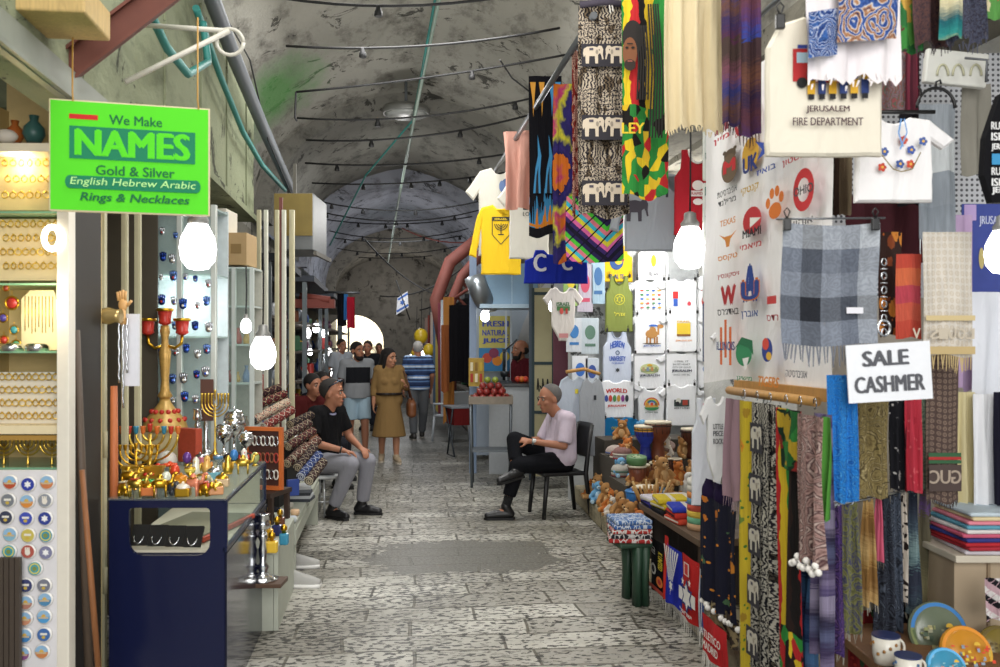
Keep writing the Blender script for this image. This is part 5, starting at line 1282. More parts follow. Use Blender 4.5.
# ---- walkers
def standing(h=1.72, step=.12, arm=.05, w=.19):
    k = h/1.72
    J = dict(pelvis=(0, 0, .93), chest=(.01, 0, 1.22), neck=(.0, 0, 1.45), head=(.03, 0, 1.575), sh_l=(0, w, 1.40), sh_r=(0, -w, 1.40), el_l=(-.03, w+.06, 1.12), el_r=(-.03, -w-.06, 1.12),
             wr_l=(.06+arm, w+.07, .88), wr_r=(.06-arm, -w-.07, .88), hip_l=(0, .09, .90), hip_r=(0, -.09, .90), kn_l=(step*.7+.02, .10, .49), kn_r=(-step*.2, -.10, .49), an_l=(step, .10, .085), an_r=(-step*1.2, -.10, .095), toe_l=(step+.14, .12, .035), toe_r=(-step*1.2+.13, -.12, .035))
    return {a: V(b)*k for a, b in J.items()}
cl = lambda c: mat(c, .9, kind='cloth')
def block_mat():
    m, nt, b = newmat('tee_with_block', .9, 0, .12); q = nd(nt, 'SeparateXYZ', {0: objc(nt)})
    f = mth(nt, 'MULTIPLY', mth(nt, 'LESS_THAN', mth(nt, 'ABSOLUTE', mth(nt, 'SUBTRACT', q.outputs[2], 1.21)), .115), mth(nt, 'LESS_THAN', mth(nt, 'ABSOLUTE', q.outputs[1]), .18))
    col_in(nt, b, mix(nt, f, C('#8d9094'), C('#1d1e22'))); return m
def ex_block(root, J, H, up, lat, fw):
    bm = BM(); tube(bm, [J['wr_l']+V((0, 0, .05)), J['wr_l']+V((-.0, 0, .035))], .034, 12); obj('wristwatch', bm, mat('#141416', .3), root)
p = G(357, 457); J = standing(1.70, .10)
person('man walking forward in grey tee with black chest block and pale blue shorts', p, -PI/2+.25, J, dkskin, block_mat(), cl('#a9c3d3'), (mat('#d5d3cc', .6), mat('#f0efe9', .6)), '#15110f', .011, head_turn=.45, sleeve=.8, beard='#241a16', shorts=.82, extra=ex_block, fingers=False, hem=-.05)
def ex_bag(root, J, H, up, lat, fw):
    k = J['hip_l'].z/.90
    bm = BM(); b0 = V((.06, .33, .82))*k; ball(bm, b0, (.16, .07, .15), 14, 10); box(bm, b0-V((0, 0, .02)), (.30, .12, .22), bev=.04); bo = mobj('handbag', remesh(bm, .012, 3), mat('#7c4a2a', .45), root)
    bm = BM(); tube(bm, [b0+V((.1, 0, .12)), b0+V((.06, -.08, .42)), J['sh_l']+V((0, .02, .06)), b0+V((-.06, -.08, .42)), b0+V((-.1, 0, .12))], .010, 6); obj('strap', bm, mat('#5a3520', .5), bo)
    bm = BM(); pts = [J['pelvis']+V((.16*math.cos(t), .175*math.sin(t), .10)) for t in [2*PI*i/24 for i in range(25)]]; tube(bm, pts, .02, 6); obj('belt', bm, mat('#2c211b', .5), root)
p = G(389, 462); J = standing(1.60, .10, w=.165); J['el_l'] = V((.02, .24, 1.05)); J['wr_l'] = V((.22, .20, 1.08)); J['hand_l'] = V((.6, -.2, .7))
person('woman in belted camel brown dress with dark hair carrying a brown handbag', p, -PI/2+.1, J, ltskin, cl('#8d7047'), None, (mat('#b9a58a', .6), mat('#d9cdbb', .6)), '#191210', .011, head_turn=.75, head_tilt=.1, sleeve=1.5, female=True, skirt=((0, 0, -.50), .245), hair_long=True, extra=ex_bag, build=.92)
p = G(418, 439); J = standing(1.72, -.16, -.08)
st_m = striped_cloth('polo_stripes', [(0, '#2f3f63'), (.22, '#5f7fb0'), (.36, '#1f2a45'), (.5, '#8fa9cc'), (.62, '#c9d3e0'), (.72, '#4f6fa3'), (.86, '#23304f')], 2, 5.2)
person('man seen from behind in blue striped polo and grey trousers walking away', p, PI/2+.12, J, dkskin, st_m, cl('#5c5f63'), (mat('#2a2826', .6), mat('#8f8b84', .6)), '#a7a4a0', .012, sleeve=.9, build=1.08, fingers=False, hem=-.06)
p = P(341, 460, 18); p.z = 0
person('man in pale grey shirt standing far off at left of the lane', p, -PI/2+.6, standing(1.78, .04), dkskin, cl('#aeb3ba'), cl('#3a3d45'), (mat('#222222', .6),), '#2a211c', .016, sleeve=.8)
p = P(368, 450, 17.5); p.z = 0
person('man in dark shirt standing far off behind the woman', p, -PI/2-.2, standing(1.74, .06), dkskin, cl('#1c1d22'), cl('#2a2c33'), (mat('#222222', .6),), '#2c2420', .016, sleeve=.8)
p = P(379, 440, 23); p.z = 0
person('distant person in light shirt far down the lane', p, -PI/2, standing(1.7, .08), dkskin, cl('#b8a88f'), cl('#33343a'), (mat('#222222', .6),), '#2c2420', .02, sleeve=.8)
# two people seated in shadow at the left stalls
for (px, d, c, lab, hh) in ((319, 11.2, '#15161c', 'person in dark top seated in shadow beyond the man in black polo', .0), (306, 10.4, '#4a1a1a', 'person in red top seated in shadow behind the shutter rails', .3)):
    p = P(px, 430, d); p.z = -.12 if hh else .0
    p.z = 0
    person(lab, p, -PI/2+.5+hh, JL, dkskin, cl(c), cl('#26272d'), (mat('#1c1c1c', .6),), '#16120f', .014, sleeve=.8)
    s_ = thing('stool', 'low dark stool under the seated person in %s top' % ('red' if hh else 'dark'), 'stool', p); bm = BM(); box(bm, (0, 0, .39), (.34, .34, .04), bev=.01); obj('seat', bm, mat('#3a2f28', .6), s_)
    for x in (-.13, .13):
        for y in (-.13, .13): bm = BM(); tube(bm, [(x, y, .38), (x*1.1, y*1.1, 0)], .016, 6); obj('leg', bm, mat('#3a2f28', .6), s_)
# juice seller
JS = standing(1.72, .02); JS['el_l'] = V((.02, .26, 1.14)); JS['wr_l'] = V((.22, .2, 1.02)); JS['el_r'] = V((.02, -.26, 1.14)); JS['wr_r'] = V((.24, -.16, 1.02))
p = P(522, 440, 12.35); p.z = 0
person('bearded man in maroon tee working behind the juice counter', p, PI+.35, JS, dkskin, cl('#5a1d26'), cl('#1f2026'), (mat('#222222', .6),), '#2a221e', .012, sleeve=.8, beard='#17120f', bald=True)
# ================================================================ RIGHT: clothes bar over the lane
def he(s): return s[::-1]
bar_a, bar_b = V((1.2, 5.1, 3.56)), V((1.20, 9.9, 3.56))
steel = mat('#6f7276', .4, .7)
bm = BM(); tube(bm, [bar_a, bar_b], .022, 8); tag(obj('hanging_bar', bm, steel), 'long grey steel bar over the lane carrying the clothes on the right', 'bar')
bm = BM(); [tube(bm, [V((1.21, y, 3.53)), V((2.25, y+.2, 3.42))], .014, 6) for y in (5.6,)]; tag(obj('bar_bracket', bm, steel), 'thin steel bracket holding the clothes bar, nearer one', 'bracket')
bm = BM(); tube(bm, [V((1.21, 8.9, 3.55)), V((2.25, 9.1, 3.42))], .014, 6); tag(obj('bar_bracket', bm, steel), 'thin steel bracket holding the clothes bar, farther one', 'bracket')
clipm = mat('#161617', .4)
def clip(p, label, s=1.0):
    bm = BM(); box(bm, (0, -.012, -.01), (.03*s, .02, .05*s), bev=.004); tube(bm, [(0, -.012, .01), (.012*s, -.012, .04*s), (0, -.012, .055*s), (-.012*s, -.012, .04*s), (0, -.012, .01)], .003*s, 5)
    return tag(obj('clip', bm, clipm, loc=p, rz=FACE), label, 'clip', 'black clothes clips')
# elephants for printed trousers
ELE = [(-.5, .1), (-.46, .32), (-.3, .42), (0, .45), (.22, .40), (.3, .48), (.44, .46), (.52, .3), (.5, .05), (.54, -.2), (.47, -.22), (.42, 0), (.36, .1), (.26, .02), (.26, -.42), (.12, -.42), (.10, -.05), (-.18, -.05), (-.2, -.42), (-.36, -.42), (-.38, 0), (-.46, -.1)]
def elephants(parent, rows, w, m, name='print', y=-.03):
    p_ = Print(y)
    for z, n, s in rows:
        p_.rect(0, z, w*1.0, s*1.15, '#221f27')
        for i in range(n):
            x = (i-(n-1)/2)*w/n; f = -1 if i % 2 else 1
            p_.poly([(x+a*s*f, z+b*s) for a, b in (ELE if f > 0 else ELE[::-1])], m)
            p_.oval(x+.32*s*f, z+.26*s, .03*s, .04*s, '#26232b', 8); p_.rect(x-.08*s*f, z+.3*s, .2*s, .12*s, '#4a4550'); p_.oval(x+.2*s*f, z+.16*s, .07*s, .12*s, '#8f8577', 10)
    return p_.done(name, parent)
# 1 cream shawl, plaid wool scarves
hang('shawl', 664, 724, -40, 126, 4.0, mat('#d9c9a4', .9, kind='cloth'), 'long cream gauze shawl hanging at top centre right', 'shawl', folds=3.5, amp=.018, ragged=.02, nv=24, fringe=(.025, mat('#d3c29b', .9), .012), seed=3)
PL = ['#5a2f45', '#3a2f5a', '#6d4a3a', '#2f3a7a', '#7a4a58', '#4a3a35']
hang('wool_scarf', 722, 741, -40, 125, 3.75, pat('blend_v', PL, (1, 1.6), 1, .35), 'dark plum striped wool scarf hanging right of the cream shawl', 'scarf', folds=1.5, amp=.02, fringe=(.04, mat('#4a2f35', .9), .01), seed=4)
hang('wool_scarf', 740, 760, -40, 136, 3.72, pat('blend_v', ['#2f4aa0', '#5a3a6a', '#6a3f4a', '#3f2f50', '#7a5040', '#4a3538'], (1, 1.5), 2, .35), 'blue to purple striped wool scarf, rightmost of the pair', 'scarf', folds=1.5, amp=.02, fringe=(.04, mat('#4f3a35', .9), .01), seed=5)
for a_, b_, l in ((P(650, -42, 4.0), P(768, -42, 3.72), 'steel rod above the cream shawl and wool scarves'), (P(795, -44, 2.97), P(1016, -44, 2.97), 'steel rod above the upper right scarves and ragged cloth')):
    bm = BM(); tube(bm, [a_, b_], .012, 6); tag(obj('hanging_rod', bm, steel), l, 'rod')
# 2 rasta towel with a dark bearded figure
t_ = hang('printed_towel', 622, 668, -40, 196, 4.75, pat('rasta', ['#2f8a3a', '#e0c22a', '#b8282a', '#1a1712', '#d9b52a', '#2a7a35'], (3, 9), 3, .38), 'red yellow green towel with a dark long-haired figure at top centre', 'towel', folds=1.5, amp=.012, seed=6, ragged=.01)
p_ = Print(-.035); p_.oval(-.07, -.42, .055, .09, '#1c1410'); p_.oval(-.085, -.50, .038, .08, '#7a4a2c'); p_.oval(-.085, -.565, .03, .03, '#2a1c14'); p_.rect(-.085, -.545, .025, .008, '#8a5044'); [p_.oval(-.085+q, -.475, .009, .006, '#17110d') for q in (-.016, .016)]; p_.line([(-.10, -.455), (-.07, -.455)], .006, '#17110d'); [p_.line([(-.05+.012*k, -.36), (-.04+.013*k, -.55), (-.048+.014*k, -.75)], .009, '#17120e') for k in range(5)]
for i in range(5): p_.line([(.01+.012*i, -.25), (.03+.014*i, -.6), (.015+.016*i, -.95)], .009, '#17120e')
p_.text('LEY', -.07, -.90, .12, .055, '#e0c22a', .03); o = p_.done('print', t_); o.rotation_euler.z = FACE
# 3 black and cream elephant trousers
t_ = hang('elephant_trousers', 578, 629, 6, 216, 5.25, pat('ethnic', ['#221f27', '#b9ab97', '#8f8577'], (3, 6), 0, .62), 'black and cream elephant print harem trousers hanging from the clothes bar', 'trousers', folds=2.5, amp=.015, seed=7, nv=20)
o = elephants(t_, [(-.30, 2, .115), (-.72, 2, .125), (-1.10, 2, .125)], .265, '#c2b4a0', y=-.04); o.rotation_euler.z = FACE
bm = BM(); tube(bm, [(-.14, -.02, .0), (0, -.03, .012), (.14, -.02, 0)], .02, 8); o = obj('waistband', bm, mat('#4a4550', .9, kind='cloth'), t_); o.rotation_euler.z = FACE
bm = BM(); tube(bm, [(.03, -.03, 0), (.035, -.05, -.06)], .004, 5); tube(bm, [(.045, -.03, 0), (.05, -.05, -.05)], .004, 5); o = obj('drawstring', bm, mat('#e6e2da', .9), t_); o.rotation_euler.z = FACE
# 4 tie dye behind, tie dye low, flame shorts, etc.
TD = ['#e0e03a', '#5fc23a', '#d93a8a', '#3a2f8a', '#e07a2a', '#2f9ac2', '#2a2550']
hang('tie_dye_trousers', 553, 582, 84, 262, 6.6, pat('tiedye', ['#2a2458', '#3a2f7a', '#2f2a66', '#d9d23a', '#c23a7a', '#e07a2a'], (1.6, 5), 1), 'dark purple trousers with tie dyed sunbursts, beside the flame shorts', 'trousers', folds=2, amp=.02, seed=8, fringe=None)
hang('patterned_trousers', 572, 590, 44, 215, 5.9, pat('ethnic', ['#6a2f35', '#c9a08a', '#b8504a'], (2, 9), 3, .5), 'narrow rust red patterned trousers between tie dye and elephant prints', 'trousers', folds=1.5, amp=.02, seed=9)
hang('tie_dye_wrap', 566, 624, 196, 262, 5.9, pat('zigzag', ['#3a2a66', '#e06aa8', '#e0d43a', '#3fb8d0', '#e07a8a', '#4fc23a', '#2a2250', '#17142a'], (1.4, 1.6), 2, .9), 'bright zigzag tie dyed wrap below the elephant trousers', 'trousers', folds=1.2, amp=.02, seed=10)
hang('green_cloth', 590, 612, 165, 240, 6.1, mat('#3fae4a', .9, kind='cloth'), 'bright green cloth strip behind the elephant trousers', 'cloth', folds=1.2, amp=.015, seed=11)
t_ = hang('flame_shorts', 529, 562, 76, 236, 7.25, pat('flame', ['#14141a', '#17171d', '#3f8fc2', '#e08a2a'], (5, 3), 0), 'black shorts with blue and orange flames, hanging from the clothes bar', 'shorts', folds=1.5, amp=.012, seed=12)
p_ = Print(-.03)
for x, c in ((-.07, '#3f93c9'), (.02, '#3f93c9'), (.085, '#e08a2a')):
    z = -.95; p_.poly([(x-.03, z), (x+.03, z), (x+.025, z+.16), (x+.035, z+.3), (x+.005, z+.47), (x+.008, z+.3), (x-.012, z+.2)], c); p_.poly([(x-.012, z+.0), (x+.014, z), (x+.01, z+.12), (x+.012, z+.22), (x-.004, z+.14)], '#14141a')
for x in (-.1, -.03, .05, .1): p_.poly([(x-.025, -.06), (x+.02, -.06), (x+.012, -.16), (x, -.34), (x-.006, -.2)], '#e0a03a' if x < 0 else '#3f93c9')
o = p_.done('print', t_); o.rotation_euler.z = FACE
# shirts on the bar
def sh(px, py, d, w, h, m, label, form=TEE, rz=FACE, name='shirt', cat='shirt', pr=None, collar=None, seed=1, t=.02, loc=None):
    r = shirt(name, label, loc if loc is not None else P(px, py, d), rz, w, h, m, form, None, cat, collar, t, seed)
    if pr:
        p_ = Print(-t-.004); pr(p_, w, h); p_.done('print', r)
    return r
C_ = lambda c: mat(c, .9, kind='cloth')
def menorah_print(p_, w, h, c='#2a2a22'):
    z = -h*.36; p_.line([(-.09, z+.13), (.09, z+.13), (.09, z-.05), (0, z-.15), (-.09, z-.05), (-.09, z+.13)], .008, c); p_.rect(0, z+.11, .17, .035, c)
    p_.text('ISRAEL', 0, z+.11, .13, .02, '#e6c62a')
    for r_ in (.025, .045, .065): p_.ring(0, z+.06, r_, .009, c, 14, PI, 2*PI)
    p_.rect(0, z+.01, .009, .11, c); p_.rect(0, z-.05, .06, .012, c)
sh(501, 205, 9.3, .62, .72, C_('#e0b92a'), 'yellow hooded sweatshirt with a dark menorah shield, farthest on the bar', LONG, name='hooded_sweatshirt', cat='sweatshirt', pr=menorah_print)
sh(500, 168, 9.7, .66, .95, C_('#c4c1b6'), 'off-white tee with blue eagle print behind the yellow sweatshirt', pr=lambda p_, w, h: (p_.oval(.06, -.22, .05, .1, '#4a5f8a'), p_.oval(.02, -.2, .03, .06, '#5a6f98'), p_.oval(.1, -.2, .03, .07, '#3f527a')))
sh(529, 176, 8.9, .56, .82, C_('#c9c6ba'), 'greyish white tee lettered with a big black I beside yellow sweatshirt', pr=lambda p_, w, h: (p_.rect(-.03, -.26, .022, .15, '#1a1a1c'), p_.rect(-.03, -.19, .06, .016, '#1a1a1c'), p_.rect(-.03, -.33, .06, .016, '#1a1a1c'), p_.text('LOVE', .0, -.38, .12, .04, '#55544f')))
cloth('pink_shirt', P(503, 132, 8.4), P(535, 130, 8.2), .72, C_('#b98a7c'), 'dusty pink shirt hanging sideways at the far end of the bar', 'shirt', folds=2, amp=.035, flare=.75, seed=13)
sh(556, 250, 8.3, .72, .31, C_('#1f2fa0'), 'royal blue jersey with white letter C partly hidden under the flame shorts', TANK, name='jersey', cat='jersey', pr=lambda p_, w, h: (p_.text('C', -.15, -.12, .12, .16, '#d5d5da', .04), p_.text('C', .1, -.12, .1, .14, '#d5d5da', .04)))
sh(650, 172, 5.9, .50, .52, C_('#aab0b8'), 'pale grey sweatshirt with a dark animal print hanging under the towel', LONG, name='sweatshirt', cat='sweatshirt', pr=lambda p_, w, h: (p_.text('M', .08, -.14, .07, .06, '#3a3f4a', .03), p_.poly([(-.1+a*.16, -.26+b*.16) for a, b in ELE], '#4a4650')))
sh(655, 205, 6.2, .42, .30, C_('#8a2a30'), 'dark red tee behind the pale grey sweatshirt', TANK)
sh(660, 175, 6.35, .44, .36, C_('#1f5a4a'), 'dark green tee behind the pale grey sweatshirt', TANK)
sh(697, 150, 5.5, .34, .52, C_('#a82630'), 'red sleeveless jersey with white emblem beside the cream shawl', TANK, name='jersey', cat='jersey', collar=C_('#e6e2de'), pr=lambda p_, w, h: (p_.oval(0, -.22, .035, .03, '#e0d6d2'), p_.rect(0, -.27, .09, .035, '#e0d6d2'), p_.oval(0, -.32, .03, .02, '#e0d6d2'), p_.text('RAPIDS', 0, -.27, .08, .018, '#a82630')))
# club shirts column at the edge of the printed sheet
for i, (py, bg, c, a, b) in enumerate([(122, '#d9dcd6', '#2f5a4a', 'JETS', 'ג׳טס'), (183, '#dadcd6', '#1f6a5a', 'EAGLES', 'איגלס'), (243, '#dcdcdc', '#2f5a9a', 'GIANTS', 'ג׳איינטס'), (303, '#4a5578', '#c9cfd9', 'NAVY', 'נייבי')]):
    d = 5.05; w = .24
    r = thing('folded_shirt', '%s folded shirt with a %s club name, %s in the column beside the sheet' % (['white', 'white', 'white', 'slate blue'][i], ['dark green', 'sea green', 'blue', 'pale'][i], ['top', 'second', 'third', 'bottom'][i]), 'shirt', P(724, py, d), FACE)
    bm = BM(); box(bm, (0, 0, -.165), (w, .02, .33), bev=.008); obj('body', bm, C_(bg), r)
    p_ = Print(-.013); p_.text(a, -.055, -.05, .11, .05, c, .04, arc=.15); p_.oval(-.06, -.12, .035, .03, c); p_.oval(-.045, -.125, .018, .016, bg)
    p_.text(he(b), -.06, -.20, .1, .045, c, .02); p_.text(he('ישראל'), -.06, -.26, .07, .03, c, .01); p_.done('print', r)
# ---- the white sheet of iron-on club prints
XS = 1.72
s0, s1 = OX(704, 380, XS), OX(832, 400, XS); zb_ = 1.46; zt_ = 2.95
sheet = cloth('print_sheet', V((XS, s0.y, zt_)), V((XS, s1.y, zt_)), zt_-zb_, C_('#f4f2f3'), 'big white sheet covered in coloured club prints, facing the lane', 'printed sheet', folds=1.0, amp=.008, nv=20, seed=14)
sl = V((XS, (s0.y+s1.y)/2, 0))
p_ = Print(-.026, .0004)
def S(px, py):
    q = OX(px, py, XS); return (sl.y-q.y, q.z-zt_)
def sw(px): return (OX(px, 300, XS).y-OX(px+1, 300, XS).y)     # metres along the sheet per pixel
def shh(px): return OX(px, 300, XS).z-OX(px, 301, XS).z
def L(px, py, w, h): x, z = S(px, py); return x, z, w*sw(px), h*shh(px)
def hebline(px, py, w, h, c, t='ירושלים'): x, z, a, b = L(px, py, w, h); p_.text(he(t), x, z, a, b, c, .02)
# bear with red M
x, z, a, b = L(735, 165, 18, 34); p_.oval(x, z+b*.30, a*.34, b*.17, '#5a4a3a'); p_.oval(x-a*.3, z+b*.42, a*.1, b*.06, '#5a4a3a'); p_.oval(x+a*.3, z+b*.42, a*.1, b*.06, '#5a4a3a'); p_.oval(x, z-b*.1, a*.45, b*.42, '#6a5743'); p_.text('M', x, z-b*.05, a*.7, b*.34, '#c22a30', .05)
hebline(733, 192, 20, 6, '#4a4a4f', 'אוניברסיטת'); hebline(733, 201, 18, 6, '#4a4a4f', 'מרילנד')
x, z, a, b = L(757, 160, 17, 40); p_.oval(x, z+b*.15, a*.5, b*.4, '#d9a83a'); p_.text('UK', x, z-b*.1, a*.9, b*.4, '#2a3a80', .05); p_.oval(x+a*.1, z+b*.35, a*.25, b*.14, '#c9963a'); hebline(757, 190, 18, 8, '#c9a23a', 'קנטקי')
x, z, a, b = L(783, 204, 17, 34)
p_.oval(x, z-b*.2, a*.38, b*.24, '#e07a30'); [p_.oval(x+q*a, z+r_*b, a*.14, b*.16, '#e07a30') for q, r_ in ((-.42, .08), (-.16, .33), (.16, .35), (.42, .14))]
x, z, a, b = L(813, 190, 20, 44); p_.ring(x, z, a*.42, a*.24, '#c2282e', 24, 0, 2*PI, b/a*.9); p_.text('OHIO', x, z, a*1.0, b*.2, '#4a4a50', .03); hebline(813, 222, 20, 6, '#5a5a60', 'אוהיו')
x, z, a, b = L(761, 224, 19, 34); p_.oval(x, z+b*.1, a*.5, b*.4, '#c23038'); p_.poly([(x-a*.1, z+b*.2), (x+a*.5, z+b*.1), (x-a*.1, z-b*.1)], '#f0ece6'); p_.text('MIAMI', x, z-b*.25, a*1.0, b*.24, '#2a2a30', .04); hebline(760, 246, 22, 5, '#c23038', 'מיאמי')
x, z, a, b = L(737, 238, 18, 18); p_.poly([(x-a*.5, z+b*.3), (x-a*.2, z+b*.1), (x+a*.2, z+b*.1), (x+a*.5, z+b*.3), (x+a*.15, z-b*.1), (x+a*.08, z-b*.5), (x-a*.08, z-b*.5), (x-a*.15, z-b*.1)], '#d98a3a'); x, z, a, b = L(737, 222, 16, 6); p_.text('TEXAS', x, z, a, b, '#d98a3a', .02); hebline(737, 258, 20, 6, '#d98a3a', 'טקסס')
x, z, a, b = L(738, 296, 20, 24); p_.text('W', x, z, a*.8, b*.8, '#b0242c', .06); hebline(738, 276, 22, 5, '#b0242c', 'ויסקונסין'); hebline(738, 312, 22, 6, '#3a3a40', 'באדג׳רס')
x, z, a, b = L(761, 287, 19, 40); p_.text('A', x, z+b*.08, a*.8, b*.9, '#1f3f8a', .07); p_.text('U', x, z-b*.1, a*1.05, b*.5, '#d9792f', .05); p_.text('U', x, z-b*.1, a*.98, b*.44, '#1f3f8a', .03); hebline(761, 315, 17, 8, '#2a4a90', 'אוברן')
x, z, a, b = L(784, 300, 12, 10); p_.rect(x, z, a*.8, b*.8, '#c23a3a'); hebline(785, 318, 12, 6, '#b0303a', 'רדס')
x, z, a, b = L(737, 346, 17, 42); p_.text('I', x, z, a*.7, b*.9, '#d9692f', .12); p_.text('ILLINOIS', x, z, a*1.1, b*.2, '#2a3f80', .04)
x, z, a, b = L(756, 355, 20, 36); p_.oval(x, z+b*.05, a*.42, b*.36, '#2f8a5a'); p_.poly([(x-a*.5, z+b*.15), (x-a*.1, z+b*.5), (x+a*.45, z+b*.4), (x+a*.5, z+b*.0), (x+a*.25, z+b*.2), (x-a*.2, z+b*.3)], '#1f6f48'); p_.poly([(x-a*.05, z-b*.1), (x+a*.3, z-b*.05), (x+a*.1, z-b*.45)], '#eceae8'); hebline(757, 379, 16, 5, '#2f8a5a', 'מישיגן')
x, z, a, b = L(781, 350, 14, 30); p_.oval(x, z, a*.4, b*.4, '#2a3f90'); p_.oval(x-a*.1, z+b*.2, a*.25, b*.2, '#d94a3a'); p_.oval(x+a*.15, z-b*.2, a*.2, b*.14, '#e0b03a')
x, z, a, b = L(783, 382, 22, 10); p_.text('TIGERS', x, z, a, b, '#d9862f', .05, .3); hebline(812, 374, 22, 7, '#3a3f55', 'אוניברסיטה')
x, z, a, b = L(780, 148, 22, 30); p_.poly([(x-a*.5, z+b*.4), (x+a*.45, z-b*.05), (x-a*.4, z-b*.3), (x-a*.15, z)], '#2f4fb0'); hebline(781, 170, 20, 5, '#2f4fb0', 'בואיז')
x, z, a, b = L(735, 127, 18, 20); p_.text('M', x, z, a*.8, b*.6, '#8f3a48', .05); hebline(735, 140, 16, 6, '#c2404a', 'מיין')
x, z, a, b = L(756, 118, 16, 18); p_.ring(x, z, a*.4, a*.16, '#b02a34'); hebline(757, 132, 14, 5, '#b02a34')
x, z, a, b = L(742, 100, 40, 16); p_.text('UM', x, z, a*.6, b*.9, '#5a2a35', .05)
x, z, a, b = L(812, 152, 30, 10); hebline(812, 160, 26, 7, '#c2404a', 'בוסטון'); p_.ring(x, z+.06, a*.3, .02, '#c2404a', 18, 0, PI)
o = p_.done('prints', sheet); o.rotation_euler.z = -PI/2
wl = mat('#b98a4a', .6, kind='wood')
bm = BM(); A, B = OX(733, 389, 1.66), OX(832, 412, 1.66); tube(bm, [V((1.66, A.y+.05, 1.43)), V((1.66, B.y+.12, 1.43))], .02, 8); box(bm, (1.7, (A.y+B.y)/2, 1.455), (.03, abs(A.y-B.y)+.1, .05))
tag(obj('wooden_rail', bm, wl), 'pale wooden rail under the printed sheet holding the lower clothes', 'rail')
bm = BM(); tube(bm, [OX(712, 60, 1.72), OX(842, -60, 1.72)], .012, 6); tag(obj('sheet_rod', bm, steel), 'steel rod along the top of the printed sheet', 'rod')
# JERUSALEM FIRE DEPARTMENT tee
def fire(p_, w, h):
    z = -h*.42; p_.rect(-.075, z+.03, .07, .11, '#b3282a'); p_.rect(-.075, z+.055, .045, .035, '#a9c4d3'); p_.rect(-.075, z+.092, .04, .012, '#2a3f90'); p_.rect(.03, z, .13, .06, '#b3282a'); p_.oval(-.08, z-.03, .018, .018, '#1a1a1c'); p_.oval(.06, z-.03, .018, .018, '#1a1a1c')
    for i in range(6): x = -.05+.035*i; p_.rect(x, z-.045, .026, .05, '#d9a82a' if i % 2 == 0 else '#2a3f7a'); p_.rect(x, z-.078, .02, .018, '#1c1c20'); p_.oval(x, z-.008, .014, .016, '#2a3f7a' if i % 2 == 0 else '#d9a82a')
    p_.text('JERUSALEM', .0, z-.125, .145, .026, '#4a2f35', .02); p_.text('FIRE DEPARTMENT', .0, z-.165, .235, .026, '#4a2f35', .02)
sh(823, 18, 3.05, .39, .47, C_('#e3dccb'), 'cream tee printed with a fire truck and fire department lettering', BOXY, pr=fire, seed=2)
clip(P(779, 20, 3.0), 'black clip at the left shoulder of the fire department tee')
# big grey plaid paisley shawl
t_ = hang('plaid_shawl', 782, 879, 222, 345, 3.25, pat('plaid', ['#8d95a4', '#2b2e35', '#9299a6', '#6f7684', '#c6ccd4'], (1, 1), 0, .55), 'grey black and white checked paisley shawl with fringe, in front of the club prints', 'shawl', folds=1.2, amp=.012, fringe=(.07, mat('#6a6e78', .9), .012), seed=15, sag=.03)
p_ = Print(-.02); p_.rect(.08, -.32, .06, .022, '#e0dfe6'); o = p_.done('care_tag', t_); o.rotation_euler.z = FACE
bm = BM(); tube(bm, [P(776, 219, 3.25), P(885, 218, 3.27)], .004, 6); tag(obj('hanging_wire', bm, steel), 'thin wire rod holding the grey checked shawl', 'wire')
clip(P(786, 222, 3.22), 'clip at the left corner of the grey checked shawl', .9); clip(P(874, 222, 3.23), 'clip at the right corner of the grey checked shawl', .9)
# SALE CASHMER sign
sgn = thing('sale_sign', 'white placard advertising a cashmere sale among the hanging scarves', 'sign', P(889, 343, 3.2), FACE)
w, h = 84/F*3.2, 58/F*3.2; bm = BM(); box(bm, (0, 0, -h/2), (w, .006, h), rot=Matrix.Rotation(-.06, 3, 'Y')); obj('board', bm, mat('#e9ebf0', .5), sgn)
p_ = Print(-.006); p_.text('SALE', -w*.05, -h*.26, w*.56, h*.26, '#55565c', .05, rot=.06); p_.text('CASHMER', w*.0, -h*.70, w*.84, h*.28, '#55565c', .05, rot=.06); p_.done('lettering', sgn)
# ---- upper right: paisley edged cloth, tinsel scarves, blouse and so on
t_ = hang('bandana_cloth', 808, 902, -35, 72, 2.95, C_('#e8e2e4'), 'white cloth with ragged edge and blue paisley blocks at upper right', 'cloth', folds=2.2, amp=.02, ragged=.05, seed=16, fringe=(.02, mat('#ece6e6', .9), .012))
cloth('paisley_cloth', P(809, 12, 2.9), P(838, 8, 2.9), .15, pat('paisley', ['#1f2f6a', '#31508f', '#c9cfe0', '#3f6ab0', '#1a2450'], (2, 2.2), 2), 'small blue paisley cloth hanging before the white ragged cloth, left', 'cloth', folds=.8, amp=.008, seed=17)
cloth('paisley_cloth', P(838, -20, 2.88), P(898, -24, 2.88), .20, pat('paisley', ['#22336f', '#3f62a8', '#d9d3cf', '#b9855a', '#1c2856'], (3, 2.2), 5), 'larger blue and tan paisley cloth before the white ragged cloth', 'cloth', folds=1, amp=.008, seed=18)
hang('floral_scarf', 896, 922, -40, 52, 3.05, pat('leaves', ['#3f8a3f', '#2f6f3a', '#b0402f', '#5fa04a', '#6a2f35', '#c9a04a'], (1.2, 2.4), 4), 'green scarf with red flowers hanging at upper right', 'scarf', folds=1.5, amp=.02, seed=19)
hang('fluffy_scarf', 916, 952, -40, 40, 3.0, pat('furry', ['#2a2226', '#4a3a40', '#6a4a45', '#2f2a35', '#7a5f5a'], (9, 8), 1), 'dark brown fluffy scarf at upper right', 'scarf', folds=2, amp=.02, ragged=.03, fringe=(.03, mat('#3a2f33', .9), .008), seed=20)
